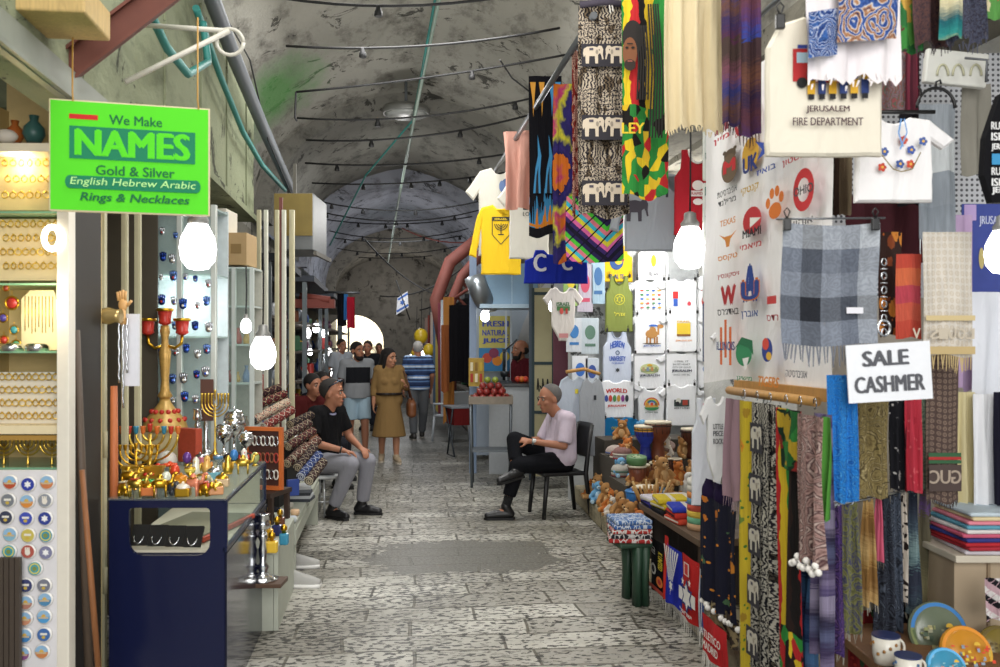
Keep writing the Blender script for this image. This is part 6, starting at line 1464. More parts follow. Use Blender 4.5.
hang('fluffy_scarf', 942, 984, -40, 36, 2.95, pat('furry', ['#33364a', '#55586a', '#2a2a38', '#7f7a80', '#3f4a6a'], (9, 8), 5), 'grey blue fluffy scarf at upper right beside the brown one', 'scarf', folds=2, amp=.02, ragged=.03, fringe=(.03, mat('#3f4252', .9), .008), seed=21)
hang('floral_scarf', 940, 962, -40, 38, 2.9, pat('blend_v', ['#d9b04a', '#2f8f8a', '#1f5f6a', '#e0d6b0'], (1, 1.2), 2, .4), 'yellow and teal scarf between the fluffy scarves', 'scarf', folds=1, amp=.015, seed=22)
hang('floral_scarf', 984, 1010, -40, 18, 2.95, pat('floral', ['#5f9a4f', '#c9404a', '#d98a8a', '#e6d6b0'], (2, 2), 2), 'green and red floral scarf in the top right corner', 'scarf', folds=1, amp=.015, seed=23)
hang('hanging_cloth', 876, 908, 52, 112, 4.2, pat('paisley', ['#6a5a62', '#9a7a80', '#5f6a5a', '#b0505a'], (3, 4), 7), 'mauve grey paisley cloth hanging behind the ragged white cloth', 'cloth', folds=1.2, amp=.012, seed=24)
hang('hanging_cloth', 906, 920, 52, 118, 4.15, pat('stripes_u', ['#5a2430', '#7a3040', '#4a1c28'], (2, 1), 0), 'narrow burgundy cloth beside the pegboard', 'cloth', folds=1, amp=.012, seed=25)
hang('hanging_cloth', 846, 940, 196, 262, 4.25, mat('#4a262c', .9, kind='cloth'), 'dark maroon cloth behind the white embroidered blouse', 'cloth', folds=3, amp=.02, seed=26)
hang('hanging_cloth', 900, 925, 112, 205, 4.05, mat('#1c1a1e', .9, kind='cloth'), 'black garment sleeve hanging behind the embroidered blouse', 'cloth', folds=1.5, amp=.02, seed=27)
for i, (x0, c) in enumerate(((832, '#3a2a24'), (838, '#6a5a48'), (844, '#8a7a62'))): hang('hanging_cloth', x0, x0+8, 150, 215, 3.9, mat(c, .9, kind='cloth'), 'narrow %s cloth edge beside the printed sheet' % ['dark brown', 'olive brown', 'khaki'][i], 'cloth', folds=1, amp=.01, seed=28+i)
def flowers(p_, w, h):
    for x, z, c in ((-.09, -.12, '#2f4a8a'), (-.045, -.13, '#3f5a9a'), (.05, -.125, '#3a55a0'), (.02, -.09, '#c2503f'), (-.06, -.19, '#b8402f'), (.04, -.18, '#c2462f'), (0, -.18, '#33508f'), (.08, -.1, '#3f5a9a')):
        for k in range(5): p_.oval(x+.010*math.cos(k*1.257), z+.010*math.sin(k*1.257), .007, .007, c, 8)
        p_.oval(x, z, .005, .005, '#e0b04a', 8)
    p_.line([(-.07, -.15), (-.03, -.2), (0, -.21), (.04, -.2), (.07, -.14)], .004, '#7a6a3a'); p_.line([(0, -.02), (-.01, -.07), (.005, -.12)], .006, '#6f9ad0'); p_.line([(.01, -.02), (.02, -.07), (-.005, -.13)], .005, '#6f9ad0')
sh(893, 118, 3.3, .40, .31, C_('#eceaea'), 'white blouse embroidered with red and blue flowers, upper right', name='blouse', cat='blouse', pr=flowers, seed=4)
bm = BM(); tube(bm, [P(846, 112, 3.45), P(935, 112, 3.4)], .008, 6); tube(bm, [P(918, 86, 3.45), P(921, 90, 3.45), P(921, 96, 3.45)], .004, 5); tag(obj('coat_hanger', bm, clipm), 'black hanger bar above the embroidered blouse', 'hanger')
bm = BM(); tube(bm, [P(918+19*math.cos(t)+18, 108-20*math.sin(t), 3.9) for t in [PI*k/16 for k in range(17)]], .007, 6); tube(bm, [P(936, 88, 3.9), P(936, 82, 3.9), P(940, 80, 3.9), P(941, 84, 3.9)], .005, 6); tag(obj('coat_hanger', bm, clipm), 'black arched hanger holding the pale grey scarf', 'hanger')
hang('grey_scarf', 918, 956, 104, 240, 3.9, pat('stripes_v', ['#8f979f', '#969ea6', '#cdd2d4', '#9aa1a8'], (1, 1), 0), 'pale grey scarf on the arched hanger with fringe below', 'scarf', folds=1.5, amp=.015, fringe=(.09, mat('#c9ced2', .9), .008), seed=31)
# pegboard wall and things beyond
bm = BM(); box(bm, (0, 0, .95), (2.0, .04, 1.9)); o = struct('wall_right.005', bm, mat('#b9b0a2', .7, k=.3, scale=3)); o.location = V((P(925, 345, 4.75).x+.35, P(925, 345, 4.75).y, 0)); o.rotation_euler.z = FACE
def peg_mat():
    m, nt, b = newmat('pegboard', .6); uv = objc(nt); sp = vmt(nt, 'MULTIPLY', uv, (1, 0, 1))
    vo = voro(nt, sp, 36, 'F1', 0.0); c = mix(nt, mth(nt, 'LESS_THAN', vo.outputs[0], .27), C('#cfd1d6'), C('#55565c')); col_in(nt, b, c); return m
bm = BM(); box(bm, (0, 0, 2.55), (2.0, .03, 1.3)); o = struct('wall_right.004', bm, peg_mat()); o.location = V((P(925, 345, 4.75).x+.35, P(925, 345, 4.75).y, 0)); o.rotation_euler.z = FACE
bg_ = thing('paper_bag', 'white printed bag hanging on hooks before the pegboard', 'bag', P(955, 52, 4.1), FACE)
w = 62/F*4.1; h = 34/F*4.1; bm = BM(); box(bm, (0, 0, -h/2), (w, .04, h), bev=.008, rot=Matrix.Rotation(.1, 3, 'Y')); obj('body', bm, mat('#d9d9d2', .6), bg_)
for x in (-.07, .0, .08): bm = BM(); tube(bm, [(x+.025*math.cos(t), -.03, -h*.75+.05*math.sin(t)) for t in [PI*k/10 for k in range(11)]], .005, 5); obj('handle', bm, mat('#b9b79a', .6), bg_)
bm = BM(); tube(bm, [P(965, 58, 4.0), P(987, 60, 4.0), P(986, 82, 4.0)], .006, 6); tag(obj('hook', bm, steel), 'grey wire hook at the right of the white bag', 'hook')
hang('hanging_cloth', 962, 990, 84, 175, 4.2, C_('#8d8a80'), 'taupe cloth hanging below the white bag', 'cloth', folds=1.5, amp=.015, seed=32)
t_ = thing('printed_bag', 'black and white lettered bag at the right edge', 'bag', P(1002, 95, 3.2), FACE); w = 42/F*3.2; h = 108/F*3.2
bm = BM(); prism(bm, [(-w*.1, 0), (w*.5, 0), (w*.6, -h), (-w*.3, -h), (-w*.5, -h*.75), (-w*.45, -h*.4)], -.02, .02); obj('body', bm, C_('#17171a'), t_)
p_ = Print(-.024); [p_.text(s, 0, -h*f, w*.7, h*.07, '#e6e6e6', .03) for s, f in (('RUSALEM', .3), ('ISRAEL', .4), ('JERUSALEM', .5), ('RUSALEM', .72), ('ISRAEL', .82), ('JERUSA', .9))]; p_.rect(-w*.1, -h*.61, w*.5, h*.1, '#3a8fc0'); p_.rect(w*.2, -h*.62, w*.2, h*.06, '#3fa05a'); p_.done('lettering', t_)
t_ = thing('printed_cloth', 'blue violet cloth with mirrored lettering at the right edge', 'cloth', P(985, 204, 4.3), FACE); w = 46/F*4.3; h = 88/F*4.3
bm = BM(); box(bm, (0, 0, -h/2), (w, .01, h)); obj('panel', bm, pat('leaves', ['#3f4aa0', '#4a58b0', '#6f7fd0', '#3a4088'], (3, 4), 1) if False else mat('#4453a3', .8, k=.3, scale=12), t_); p_ = Print(-.008); p_.rect(-w*.34, -h*.1, w*.26, h*.9*.2, '#b9a0d0'); p_.text('MASURJ'[::-1], w*.1, -h*.2, w*.5, h*.12, '#c9cfe8', .02); [p_.oval(w*(-.1+.2*i), -h*.62, w*.06, h*.12, '#c9b97a') for i in range(3)]; p_.done('print', t_)
hang('hanging_cloth', 955, 972, 215, 390, 4.2, C_('#b9a0c2'), 'lilac cloth behind the cream monogram scarf', 'cloth', folds=1.2, amp=.015, seed=33)
hang('hanging_cloth', 972, 1012, 292, 395, 4.1, C_('#dfe2ea'), 'bluish white cloth at the right edge, lower', 'cloth', folds=1.5, amp=.015, seed=34)
bulb(1003, 252, 3.6, 34, 'glowing bulb at the right edge of the picture', .2, 5)
# scarves in the middle right
t_ = hang('monogram_scarf', 923, 973, 232, 356, 3.5, pat('mono', ['#e2dbd0', '#d3c6b2'], (9, 18), 0, .5), 'cream monogram scarf with gold bands and fringed end', 'scarf', folds=1.3, amp=.01, fringe=(.06, mat('#bfa878', .9), .009), seed=35)
p_ = Print(-.02); p_.rect(0, -.335, .19, .02, '#cdb98a'); p_.rect(0, -.46, .19, .03, '#bfa878'); x = [p_.text(c, .075-.035*i, -.395, -.026, .04, '#c3b8a6', .03) for i, c in enumerate('LOUIS V')]; o = p_.done('border', t_); o.rotation_euler.z = FACE
hang('leaf_scarf', 879, 902, 232, 336, 3.75, pat('floral', ['#3a2620', '#b8622a', '#8f4a2a', '#d98a3a'], (2.2, 5), 2, .55), 'dark brown scarf with rust leaves beside the metal chain', 'scarf', folds=1.2, amp=.012, seed=36)
hang('coral_scarf', 897, 922, 254, 338, 3.6, pat('stripes_v', ['#c9503f', '#d0604a', '#c24a58', '#d9704a'], (1, 1.2), 0), 'coral orange scarf with a magenta stripe above the sale placard', 'scarf', folds=1.2, amp=.012, seed=37)
bm = BM()
for k in range(11): q = P(884, 262+k*7, 3.4); tube(bm, [q+V((.010*math.cos(t), (.010*math.sin(t) if k % 2 else 0), 0 if k % 2 else .014*math.sin(t))) for t in [2*PI*j/10 for j in range(11)]], .0028, 5)
tag(obj('metal_chain', bm, silver), 'steel link chain hanging beside the brown leaf scarf', 'chain')
bm = BM(); tube(bm, [P(884+6*math.cos(t), 328+8*math.sin(t), 3.4) for t in [2*PI*k/16 for k in range(17)]], .005, 6); tag(obj('metal_ring', bm, silver), 'steel ring at the bottom of the link chain', 'ring')
t_ = hang('monogram_scarf', 926, 959, 350, 502, 3.75, pat('mono', ['#5a4a44', '#8a7668'], (6, 26), 1, .5), 'brown monogram scarf with red and green band near its end', 'scarf', folds=1.2, amp=.01, fringe=(.02, mat('#3a302c', .9), .007), seed=38)
p_ = Print(-.02); p_.rect(0, -.435, .135, .018, '#2f5a3a'); p_.rect(0, -.449, .135, .012, '#a82a2a'); p_.rect(0, -.463, .135, .014, '#2f5a3a'); p_.rect(0, -.53, .135, .11, '#4a3c38'); [p_.text(c, .045-.045*i, -.525, -.036, .055, '#a89888', .03) for i, c in enumerate('GUC')]; o = p_.done('border', t_); o.rotation_euler.z = FACE
UP = [('blue_scarf', 826, 857, 375, 502, 3.3, pat('paisley', ['#1f6fc0', '#2f8fe0', '#1a5aa8', '#4fa8e8'], (3, 8), 3), 'bright blue patterned scarf beside the sale placard'),
      ('paisley_scarf', 857, 889, 396, 498, 3.7, pat('paisley', ['#6a5a38', '#9a8a5a', '#54472c', '#b8a878'], (2, 5), 4), 'olive gold paisley scarf directly below the sale placard'),
      ('flower_scarf', 888, 907, 396, 490, 3.75, pat('floral', ['#1c1c20', '#d9d6d2', '#8a888a', '#b9b6b2'], (2, 6), 5, .45), 'black scarf with white flowers below the sale placard'),
      ('red_scarf', 905, 922, 396, 492, 3.72, pat('floral', ['#c23a4a', '#d9626a', '#b02f3f', '#e08a8a'], (2, 5), 6, .4), 'red pink scarf below the right end of the sale placard'),
      ('green_scarf', 921, 930, 396, 490, 3.8, pat('paisley', ['#6f8a7a', '#a9b8a0', '#55705f'], (1, 4), 8), 'thin grey green scarf beside the brown monogram scarf'),
      ('silk_scarf', 957, 974, 392, 510, 4.0, mat('#cfc49a', .6, kind='cloth'), 'pale yellow silk scarf at right'), ('silk_scarf', 972, 997, 394, 512, 3.95, mat('#e2e3e6', .6, kind='cloth'), 'white silk scarf at the right'), ('silk_scarf', 994, 1012, 392, 505, 3.9, mat('#1d1c2a', .6, kind='cloth'), 'dark navy scarf at right edge')]
for i, (n, x0, x1, y0, y1, d, m, l) in enumerate(UP): hang(n, x0, x1, y0, y1, d, m, l, 'scarf', folds=2, amp=.018, seed=40+i)
# lower chrome rail with scarves
rl = mat('#b9bcc0', .2, 1.0)
ra, rb = P(824, 507, 3.55), P(932, 486, 4.08); bm = BM(); tube(bm, [ra, rb], .008, 8); tube(bm, [P(850, 489, 3.75), P(925, 474, 4.15)], .006, 6)
tag(obj('chrome_rail', bm, rl), 'thin chrome rail with rings holding the lower scarves', 'rail')
LOW = [(832, 852, 0.10, 655, pat('paisley', ['#3a2a5a', '#5a4080', '#2a2040', '#7a5a90'], (2, 6), 9), 'dark purple scarf first on the chrome rail', 1),
       (846, 868, .22, 632, pat('paisley', ['#5a5a38', '#8a8a58', '#4a4a6a', '#7f7f50'], (2, 6), 10), 'olive paisley scarf second on the chrome rail', 1),
       (865, 882, .38, 604, pat('blend_v', ['#a8834a', '#c9a870', '#8f6a3a'], (1, 2), 3, .6), 'golden beige scarf with white end on the chrome rail', 1),
       (878, 886, .47, 560, mat('#c9607a', .9, kind='cloth'), 'pink scarf edge on the chrome rail', 0),
       (882, 903, .52, 645, pat('paisley', ['#1c1d24', '#3f4450', '#14151a', '#5a6270'], (2, 6), 11), 'black and slate paisley scarf in the middle of chrome rail', 1),
       (896, 914, .64, 640, pat('paisley', ['#2f3440', '#5a6474', '#23262f', '#7a8494'], (2, 6), 12), 'blue grey paisley scarf on the chrome rail', 1),
       (903, 914, .71, 600, pat('leopard', ['#e0d6c9', '#2a1f1c'], (3, 14), 13), 'brown and white leopard spotted scarf on the chrome rail', 0),
       (912, 930, .80, 612, pat('blend_v', ['#5f7a80', '#8fa8a8', '#4a5a68', '#3a4050'], (1, 1.6), 14, .8), 'teal grey scarf on the chrome rail', 1),
       (924, 945, .92, 606, pat('blend_v', ['#7a5a9a', '#6a6248', '#7f7858', '#5f5a44', '#6a6450'], (1, 1), 15, .4), 'olive scarf with a violet end on the chrome rail', 1)]
for i, (x0, x1, t, y1, m, l, f) in enumerate(LOW):
    q = ra.lerp(rb, t); dq = q.dot(V((SA, CA, 0))); w_ = (x1-x0)/F*dq/2; rv = V((CA, -SA, 0)); h = (y1-(505-20*t))/F*dq
    o = cloth('hanging_scarf', q-rv*w_, q+rv*w_, h, m, l, 'scarf', 'scarves on the chrome rail', folds=1.8, amp=.022, top=.55, flare=1.0, seed=60+i, fringe=(.03, mat('#8a8478' if f else '#55504a', .9), .008))
    bm = BM(); tube(bm, [q+V((.014*math.cos(a_), 0, .014*math.sin(a_)+.002)) for a_ in [2*PI*k/12 for k in range(13)]], .003, 5); tag(obj('scarf_ring', bm, rl), 'chrome ring on the rail holding the %s' % l.split(' on the')[0].split(' in the')[0].split(' first')[0].split(' second')[0], 'ring')
hang('red_scarf', 938, 954, 492, 590, 4.15, mat('#b8382f', .9, kind='cloth'), 'brick red scarf at the right end of the chrome rail', 'scarf', folds=1.5, amp=.02, seed=71)
hang('cream_scarf', 946, 966, 494, 612, 4.2, pat('floral', ['#cbbf9a', '#8a7a4a', '#5a5030', '#a89a6a'], (1.5, 6), 3, .35), 'cream scarf with dark leaf end at right of the chrome rail', 'scarf', folds=1.5, amp=.02, seed=72)
hang('dark_cloth', 885, 930, 600, 690, 4.2, C_('#15151a'), 'black cloth hanging low behind the scarves', 'cloth', folds=2, amp=.02, seed=73)
hang('red_cloth', 838, 880, 610, 690, 4.0, pat('floral', ['#8f2a2a', '#c2443a', '#3a5a3a', '#1f2f2a'], (3, 4), 4), 'red and green flowered cloth low behind the purple scarf', 'cloth', folds=2, amp=.02, seed=74)
# shelf of folded pashminas and the counter below
ct = thing('counter', 'beige counter under the folded pashminas at lower right', 'counter', P(985, 645, 3.9)*V((1, 1, 0)), FACE)
zt2 = P(985, 556, 3.75).z; w = 86/F*3.9
bm = BM(); box(bm, (0, .1, zt2-.015), (w+.03, .5, .03), bev=.004); obj('top', bm, mat('#cfc6b4', .5), ct)
bm = BM(); box(bm, (0, .12, (zt2-.03)/2), (w, .45, zt2-.03)); obj('body', bm, mat('#b9a58a', .6, k=.3, scale=5), ct)
bm = BM(); box(bm, (-w*.12, -.11, zt2*.5), (.012, .01, zt2*.9)); obj('seam', bm, mat('#8f7a60', .6), ct)
FC = ['#c9c2c9', '#a8343f', '#b8323a', '#3a3f80', '#c9607a', '#d9d2d0', '#5f9ab0', '#e08a9a', '#d9c9a0', '#c2d0d9']
for i in range(10):
    bm = BM(); uvl = bm.loops.layers.uv.new('UVMap'); box(bm, (R.uniform(-.01, .01), 0, 0), (.30+R.uniform(-.03, .03), .34, .017), bev=.008, rz=R.uniform(-.06, .06))
    tag(obj('folded_pashmina', bm, mat(FC[i], .9, kind='cloth'), loc=V((ct.location.x, ct.location.y, zt2+.01+.0178*i))+V((SA, CA, 0))*.02, rz=FACE), '%s folded pashmina in the pile on the beige counter, %s from the bottom' % (['grey', 'crimson', 'red', 'navy', 'rose', 'off-white', 'turquoise', 'pink', 'sand', 'pale blue'][i], ORD[i]), 'pashmina', 'folded pashminas on the counter')
hang('striped_cloth', 984, 1012, 578, 620, 3.55, pat('zigzag', ['#1c1a1f', '#e6e2e0', '#c9a8b0'], (2, 2), 5, .5), 'black and white cloth hanging over the counter at right edge', 'cloth', folds=2, amp=.02, seed=75)
# table of plates and mugs
pt = thing('low_table', 'low wooden table carrying the painted plates and mugs', 'table', P(935, 660, 3.6)*V((1, 1, 0)), FACE)
ztp = P(900, 668, 3.45).z
bm = BM(); box(bm, (.08, .1, ztp-.02), (.72, .62, .04), bev=.006); obj('table_top', bm, mat('#7a5636', .6, kind='wood'), pt)
for x in (-.24, .40):
    for y in (-.17, .37): bm = BM(); box(bm, (x, y, (ztp-.04)/2), (.05, .05, ztp-.04)); obj('leg', bm, mat('#6a4a30', .6, kind='wood'), pt)
def plate(px, py, rpx, d, cols, label, tilt=.35):
    r_ = rpx/F*d; t = thing('painted_plate', label, 'plate', P(px, py, d), FACE); t.rotation_euler = (-tilt, 0, FACE)
    bm = BM(); lathe(bm, [(.004, .012), (r_*.6, .012), (r_*.75, .006), (r_, -.006), (r_*.99, .004), (r_*.7, .02), (.004, .022)], seg=32, M=Matrix.Rotation(PI/2, 3, 'X')); obj('plate', bm, mat(cols[0], .25), t)
    p_ = Print(-.011-.0, .0012); p_.oval(0, 0, r_*.95, r_*.95, cols[1], 32); p_.oval(0, 0, r_*.94, r_*.94, cols[2], 24, .15, PI-.15)
    p_.poly([(-r_*.9, r_*.05), (-r_*.5, r_*.3), (0, r_*.2), (r_*.5, r_*.34), (r_*.9, r_*.05), (r_*.85, -r_*.2), (-r_*.85, -r_*.2)], cols[3])
    rr = random.Random(int(px))
    for k in range(46): x = rr.uniform(-.7, .7)*r_; z = rr.uniform(-.6, .15)*r_; p_.rect(x, z, r_*rr.uniform(.06, .16), r_*rr.uniform(.05, .15), cols[4+k % (len(cols)-4)])
    p_.oval(r_*.15, r_*.12, r_*.12, r_*.13, '#d9b03a', 12, 0, PI); p_.done('picture', t); return t
plate(938, 632, 30, 3.75, ['#6a7460', '#7f8a5a', '#3f7fc0', '#5a6a48', '#a8a070', '#8a8f60', '#c2b98a', '#4a5a48', '#9a9a80'], 'large round plate painted with a domed city under blue sky')
plate(966, 652, 26, 3.55, ['#c98a2a', '#d9a83a', '#e0902f', '#c9b04a', '#d94a2f', '#e0c23a', '#b8503a', '#8fa0b0'], 'orange and yellow painted plate in front of the large city plate', .5)
plate(946, 668, 20, 3.4, ['#3f8fb0', '#4a9fd0', '#5fb0e0', '#4a8a9a', '#7fb0b8', '#c9c28a', '#d98a3a'], 'blue painted plate at the bottom edge', .5)
plate(1000, 648, 22, 3.65, ['#7a6a2f', '#8f7f3a', '#6a5a2a', '#7f6f35', '#a8963f', '#5a4a24'], 'olive brown painted plate at the lower right corner', .4)
def mug(px, py, d, wpx, label, c):
    r_ = wpx/2/F*d; t = thing('painted_mug', label, 'mug', P(px, py, d)); h = r_*2.1; t.location.z = ztp+.002
    bm = BM(); lathe(bm, [(r_*.8, 0), (r_*.95, h*.3), (r_, h), (r_*.9, h), (r_*.85, h*.2), (.004, h*.15)], seg=24); obj('cup', bm, mat('#e2ddd0', .3), t)
    bm = BM(); lathe(bm, [(r_*1.0, h*.95), (r_*1.02, h*.98), (r_*1.0, h*1.005)], seg=24); obj('rim', bm, mat('#2a3560', .3), t)
    bm = BM()
    for k in range(14): a = k*.45; ball(bm, (r_*.97*math.cos(a), r_*.97*math.sin(a), h*(.4+.12*(k % 4))), r_*.14, 6, 4)
    obj('painted_flowers', bm, mat(c, .3, k=.5, scale=60), t)
    bm = BM(); tube(bm, [(r_*.95+r_*.5*math.sin(t_), 0, h*.5-h*.3*math.cos(t_)) for t_ in [PI*k/8 for k in range(9)]], r_*.1, 6); obj('handle', bm, mat('#e2ddd0', .3), t)
mug(886, 668, 3.5, 27, 'larger painted mug with dark blue rim at the lower right', '#a8742f'); mug(908, 672, 3.3, 26, 'smaller painted mug in front of the city plate', '#3f6a9a')
# ================================================================ RIGHT: the T-shirt niche and its heap of goods
YN = 9.2
def ty(px, py, wpx, hpx, m, label, form=SMALL, pr=None, collar=None, Y=None, name='tee_shirt', cat='shirt', seed=1, clips=True):
    if form is TEE: form = SMALL
    if Y is None: Y = YN-.03*(int(px/32) % 2)-.012*(int(py/36) % 3)
    if form is SMALL: wpx *= .84
    elif form is TANK: wpx *= .66
    elif form is ONE: wpx *= .85
    loc = OY(px, py, Y); d = loc.dot(V((SA, CA, 0))); w, h = wpx/F*d, hpx/F*d
    r = shirt(name, label, loc, 0, w, h, m, form, None, cat, collar, .018, seed)
    if pr:
        p_ = Print(-.022); pr(p_, w, h); p_.done('print', r)
    if clips:
        for s in (-1, 1):
            c = clip(loc+V((s*w*.30, -.02, .01)), 'black clip on the %s shoulder of the %s' % ('left' if s < 0 else 'right', ' '.join(label.split()[:8]).rstrip(',')), .7); c['group'] = 'black clothes clips'
    return r
W_ = C_('#f2f4f8')
def rows_print(cols, n=5, m=4):
    def f(p_, w, h):
        rr = random.Random(n*m)
        for j in range(n):
            for i in range(m): p_.oval(-w*.2+i*w*.13, -h*(.28+.1*j), w*.045, h*.022, cols[(i+j) % len(cols)], 8)
    return f
def p_camel(p_, w, h):
    p_.oval(0, -h*.5, w*.13, h*.11, '#b8864a'); p_.oval(w*.02, -h*.4, w*.07, h*.08, '#b8864a'); p_.rect(w*.14, -h*.42, w*.04, h*.2, '#b8864a'); p_.oval(w*.18, -h*.31, w*.07, h*.05, '#b8864a'); [p_.rect(x*w, -h*.65, w*.035, h*.16, '#a8763a') for x in (-.1, -.03, .06, .11)]; p_.oval(w*.03, -h*.31, w*.1, h*.05, '#3a6ac0', 14, 0, PI); p_.oval(0, -h*.74, w*.2, h*.015, '#5a4a3a'); p_.text('JERUSALEM', 0, -h*.8, w*.36, h*.05, '#3a6ac0', .02)
def p_blob(p_, w, h):
    p_.rect(0, -h*.42, w*.3, h*.28, '#e0c23a'); p_.rect(0, -h*.58, w*.3, h*.05, '#8a5a2f'); p_.text('ISRAEL', 0, -h*.24, w*.3, h*.05, '#d9a82a', .02); p_.text('JERUSALEM', 0, -h*.72, w*.36, h*.05, '#d98a2a', .02)
def p_sky(p_, w, h):
    p_.oval(0, -h*.45, w*.2, h*.14, '#c9d3a0'); p_.rect(0, -h*.5, w*.36, h*.08, '#8f9a70'); [p_.rect(w*x, -h*.46, w*.05, h*.1, c) for x, c in ((-.13, '#b8a07a'), (-.04, '#7f8fb0'), (.05, '#c98a5a'), (.13, '#8a9a6a'))]; p_.oval(0, -h*.38, w*.06, h*.06, '#d9b03a', 12, 0, PI); p_.text('JERUSALEM', 0, -h*.64, w*.42, h*.07, '#2a3048', .04)
def p_word(p_, w, h):
    [p_.text(t, 0, -h*z, w*ww, h*.045, '#4a4f5a', .01) for t, z, ww in (('I FEEL IT', .28, .3), ('IN MY HEART', .36, .38), ('CITY OF GOLD', .44, .4), ('SINCE 1000 BC', .64, .36))]; p_.text('JERUSALEM', 0, -h*.54, w*.44, h*.08, '#2a3048', .04)
def p_hebrew(p_, w, h):
    c = '#2f58b8'; p_.text('HEBREW', 0, -h*.3, w*.42, h*.12, c, .05, arc=.35); p_.ring(0, -h*.42, w*.05, .01, '#6a7a9a'); p_.text('UNIVERSITY', 0, -h*.53, w*.46, h*.09, c, .04); p_.text('OF JERUSALEM', 0, -h*.62, w*.34, h*.04, c, .02); p_.star(0, -h*.74, w*.07, '#33363f', 6, .58)
def p_world(p_, w, h):
    p_.text('WORLD', 0, -h*.3, w*.42, h*.11, '#c2302a', .05, arc=.3); [p_.oval(w*(-.2+.08*i), -h*.48, w*.035, h*.09, ['#3a4f9a', '#c2402f', '#4a8a4a', '#c99a3a', '#8a3f8a', '#2f3440'][i]) for i in range(6)]; p_.text('JERUSALEM', 0, -h*.68, w*.36, h*.07, '#c2302a', .04)
def p_ark(p_, w, h):
    for r_, c in ((.17, '#c9503f'), (.145, '#e0b03a'), (.12, '#4f9a5a'), (.095, '#3f6ab8')): p_.ring(0, -h*.42, w*r_, w*.024, c, 20, 0, PI)
    p_.oval(0, -h*.46, w*.17, h*.07, '#3f8a58', 14, PI, 2*PI); p_.rect(0, -h*.43, w*.3, h*.05, '#d9a84a'); [p_.oval(w*x, -h*.39, w*.035, h*.035, c) for x, c in ((-.1, '#c98a3a'), (0, '#d94a2f'), (.1, '#8a6a4a'))]; p_.text('NOAHS ARK', 0, -h*.57, w*.3, h*.035, '#3a5a48', .02)
def p_farm(p_, w, h):
    p_.rect(0, -h*.45, w*.36, h*.16, '#3a4a48'); p_.rect(w*.08, -h*.44, w*.12, h*.12, '#a8402f'); p_.oval(-w*.08, -h*.4, w*.06, h*.07, '#d9d9d0'); p_.oval(-w*.1, -h*.46, w*.05, h*.05, '#2a2a2f'); p_.text('HOLY LAND', 0, -h*.57, w*.36, h*.045, '#3a3a40', .03)
def p_emb(p_, w, h):
    p_.ring(0, -h*.42, w*.15, w*.02, '#c9c23a'); p_.star(0, -h*.42, w*.12, '#c9c23a', 6, .58); p_.oval(0, -h*.42, w*.05, h*.045, '#77833f'); p_.text(he('צה״ל'), 0, -h*.68, w*.32, h*.07, '#d3cc4a', .03)
def p_navy(p_, w, h):
    p_.oval(0, -h*.45, w*.17, h*.22, '#2a4a80'); p_.oval(w*.05, -h*.42, w*.1, h*.1, '#d9b82f'); p_.text('EL-AL TS', 0, -h*.85, w*.36, h*.12, '#2a4a80', .04)
ty(616, 246, 62, 36, C_('#dbb52a'), 'yellow tee with navy round print at the top of the niche', TANK, p_navy)
ty(653, 242, 58, 38, W_, 'white tee with little yellow sun print at top of the niche', TANK, lambda p_, w, h: (p_.oval(0, -h*.5, w*.07, h*.16, '#e0c02f'), p_.text('TEL AVIV', 0, -h*.85, w*.26, h*.09, '#3a3a40', .03)))
ty(619, 276, 52, 56, C_('#7f8a4a'), 'olive green hooded shirt with yellow emblem in the niche', TANK, p_emb, C_('#5f6a38'), name='hooded_shirt')
ty(650, 279, 54, 42, W_, 'white tee with rows of tiny coloured camels in the niche', TEE, rows_print(['#c2503f', '#4a8a5a', '#3f6ab8', '#d9a83a']))
ty(681, 279, 54, 36, W_, 'white tee with red and blue block print under the bulb', TEE, lambda p_, w, h: (p_.rect(-w*.14, -h*.45, w*.12, h*.2, '#c2302f'), p_.rect(-w*.14, -h*.66, w*.1, h*.2, '#2f58b0'), p_.oval(w*.17, -h*.68, w*.04, h*.06, '#c2404f')))
ty(709, 276, 50, 46, W_, 'white tee with red lettering at the right end of the niche', TEE, lambda p_, w, h: (p_.text('LEGO', -w*.1, -h*.28, w*.26, h*.1, '#c2302a', .05), p_.oval(-w*.08, -h*.55, w*.12, h*.16, '#b8403a'), p_.oval(-w*.08, -h*.45, w*.08, h*.06, '#4a8a4a')))
ty(651, 314, 58, 40, W_, 'white tee with brown camel in a blue cap', TEE, p_camel)
ty(683, 312, 56, 40, W_, 'white tee with a yellow block print beside the camel tee', TEE, p_blob)
ty(710, 320, 44, 38, W_, 'white tee with mustard print at the right side of niche', TEE, lambda p_, w, h: p_.rect(-w*.1, -h*.5, w*.26, h*.5, '#d3b03a'))
ty(617, 330, 54, 54, C_('#cfd8ea'), 'pale blue hooded shirt printed with university lettering', TANK, p_hebrew, C_('#b9c4da'), name='hooded_shirt')
ty(649, 352, 58, 37, W_, 'white tee with a small city skyline print', TEE, p_sky)
ty(681, 351, 56, 37, W_, 'white tee with several lines of dark lettering', TEE, p_word)
ty(710, 350, 46, 38, W_, 'white tee with a small faded print at far right of the niche', TEE, lambda p_, w, h: (p_.oval(-w*.1, -h*.5, w*.12, h*.1, '#9fb0d0'), p_.oval(-w*.06, -h*.6, w*.1, h*.06, '#d9a86a')))
ty(616, 380, 62, 38, W_, 'white tee with red arched lettering and a row of little figures', TEE, p_world)
ty(651, 386, 52, 46, W_, 'white baby suit with a rainbow and ark print', ONE, p_ark, name='baby_suit')
ty(681, 384, 52, 42, W_, 'white tee with a dark farmyard print', TEE, p_farm)
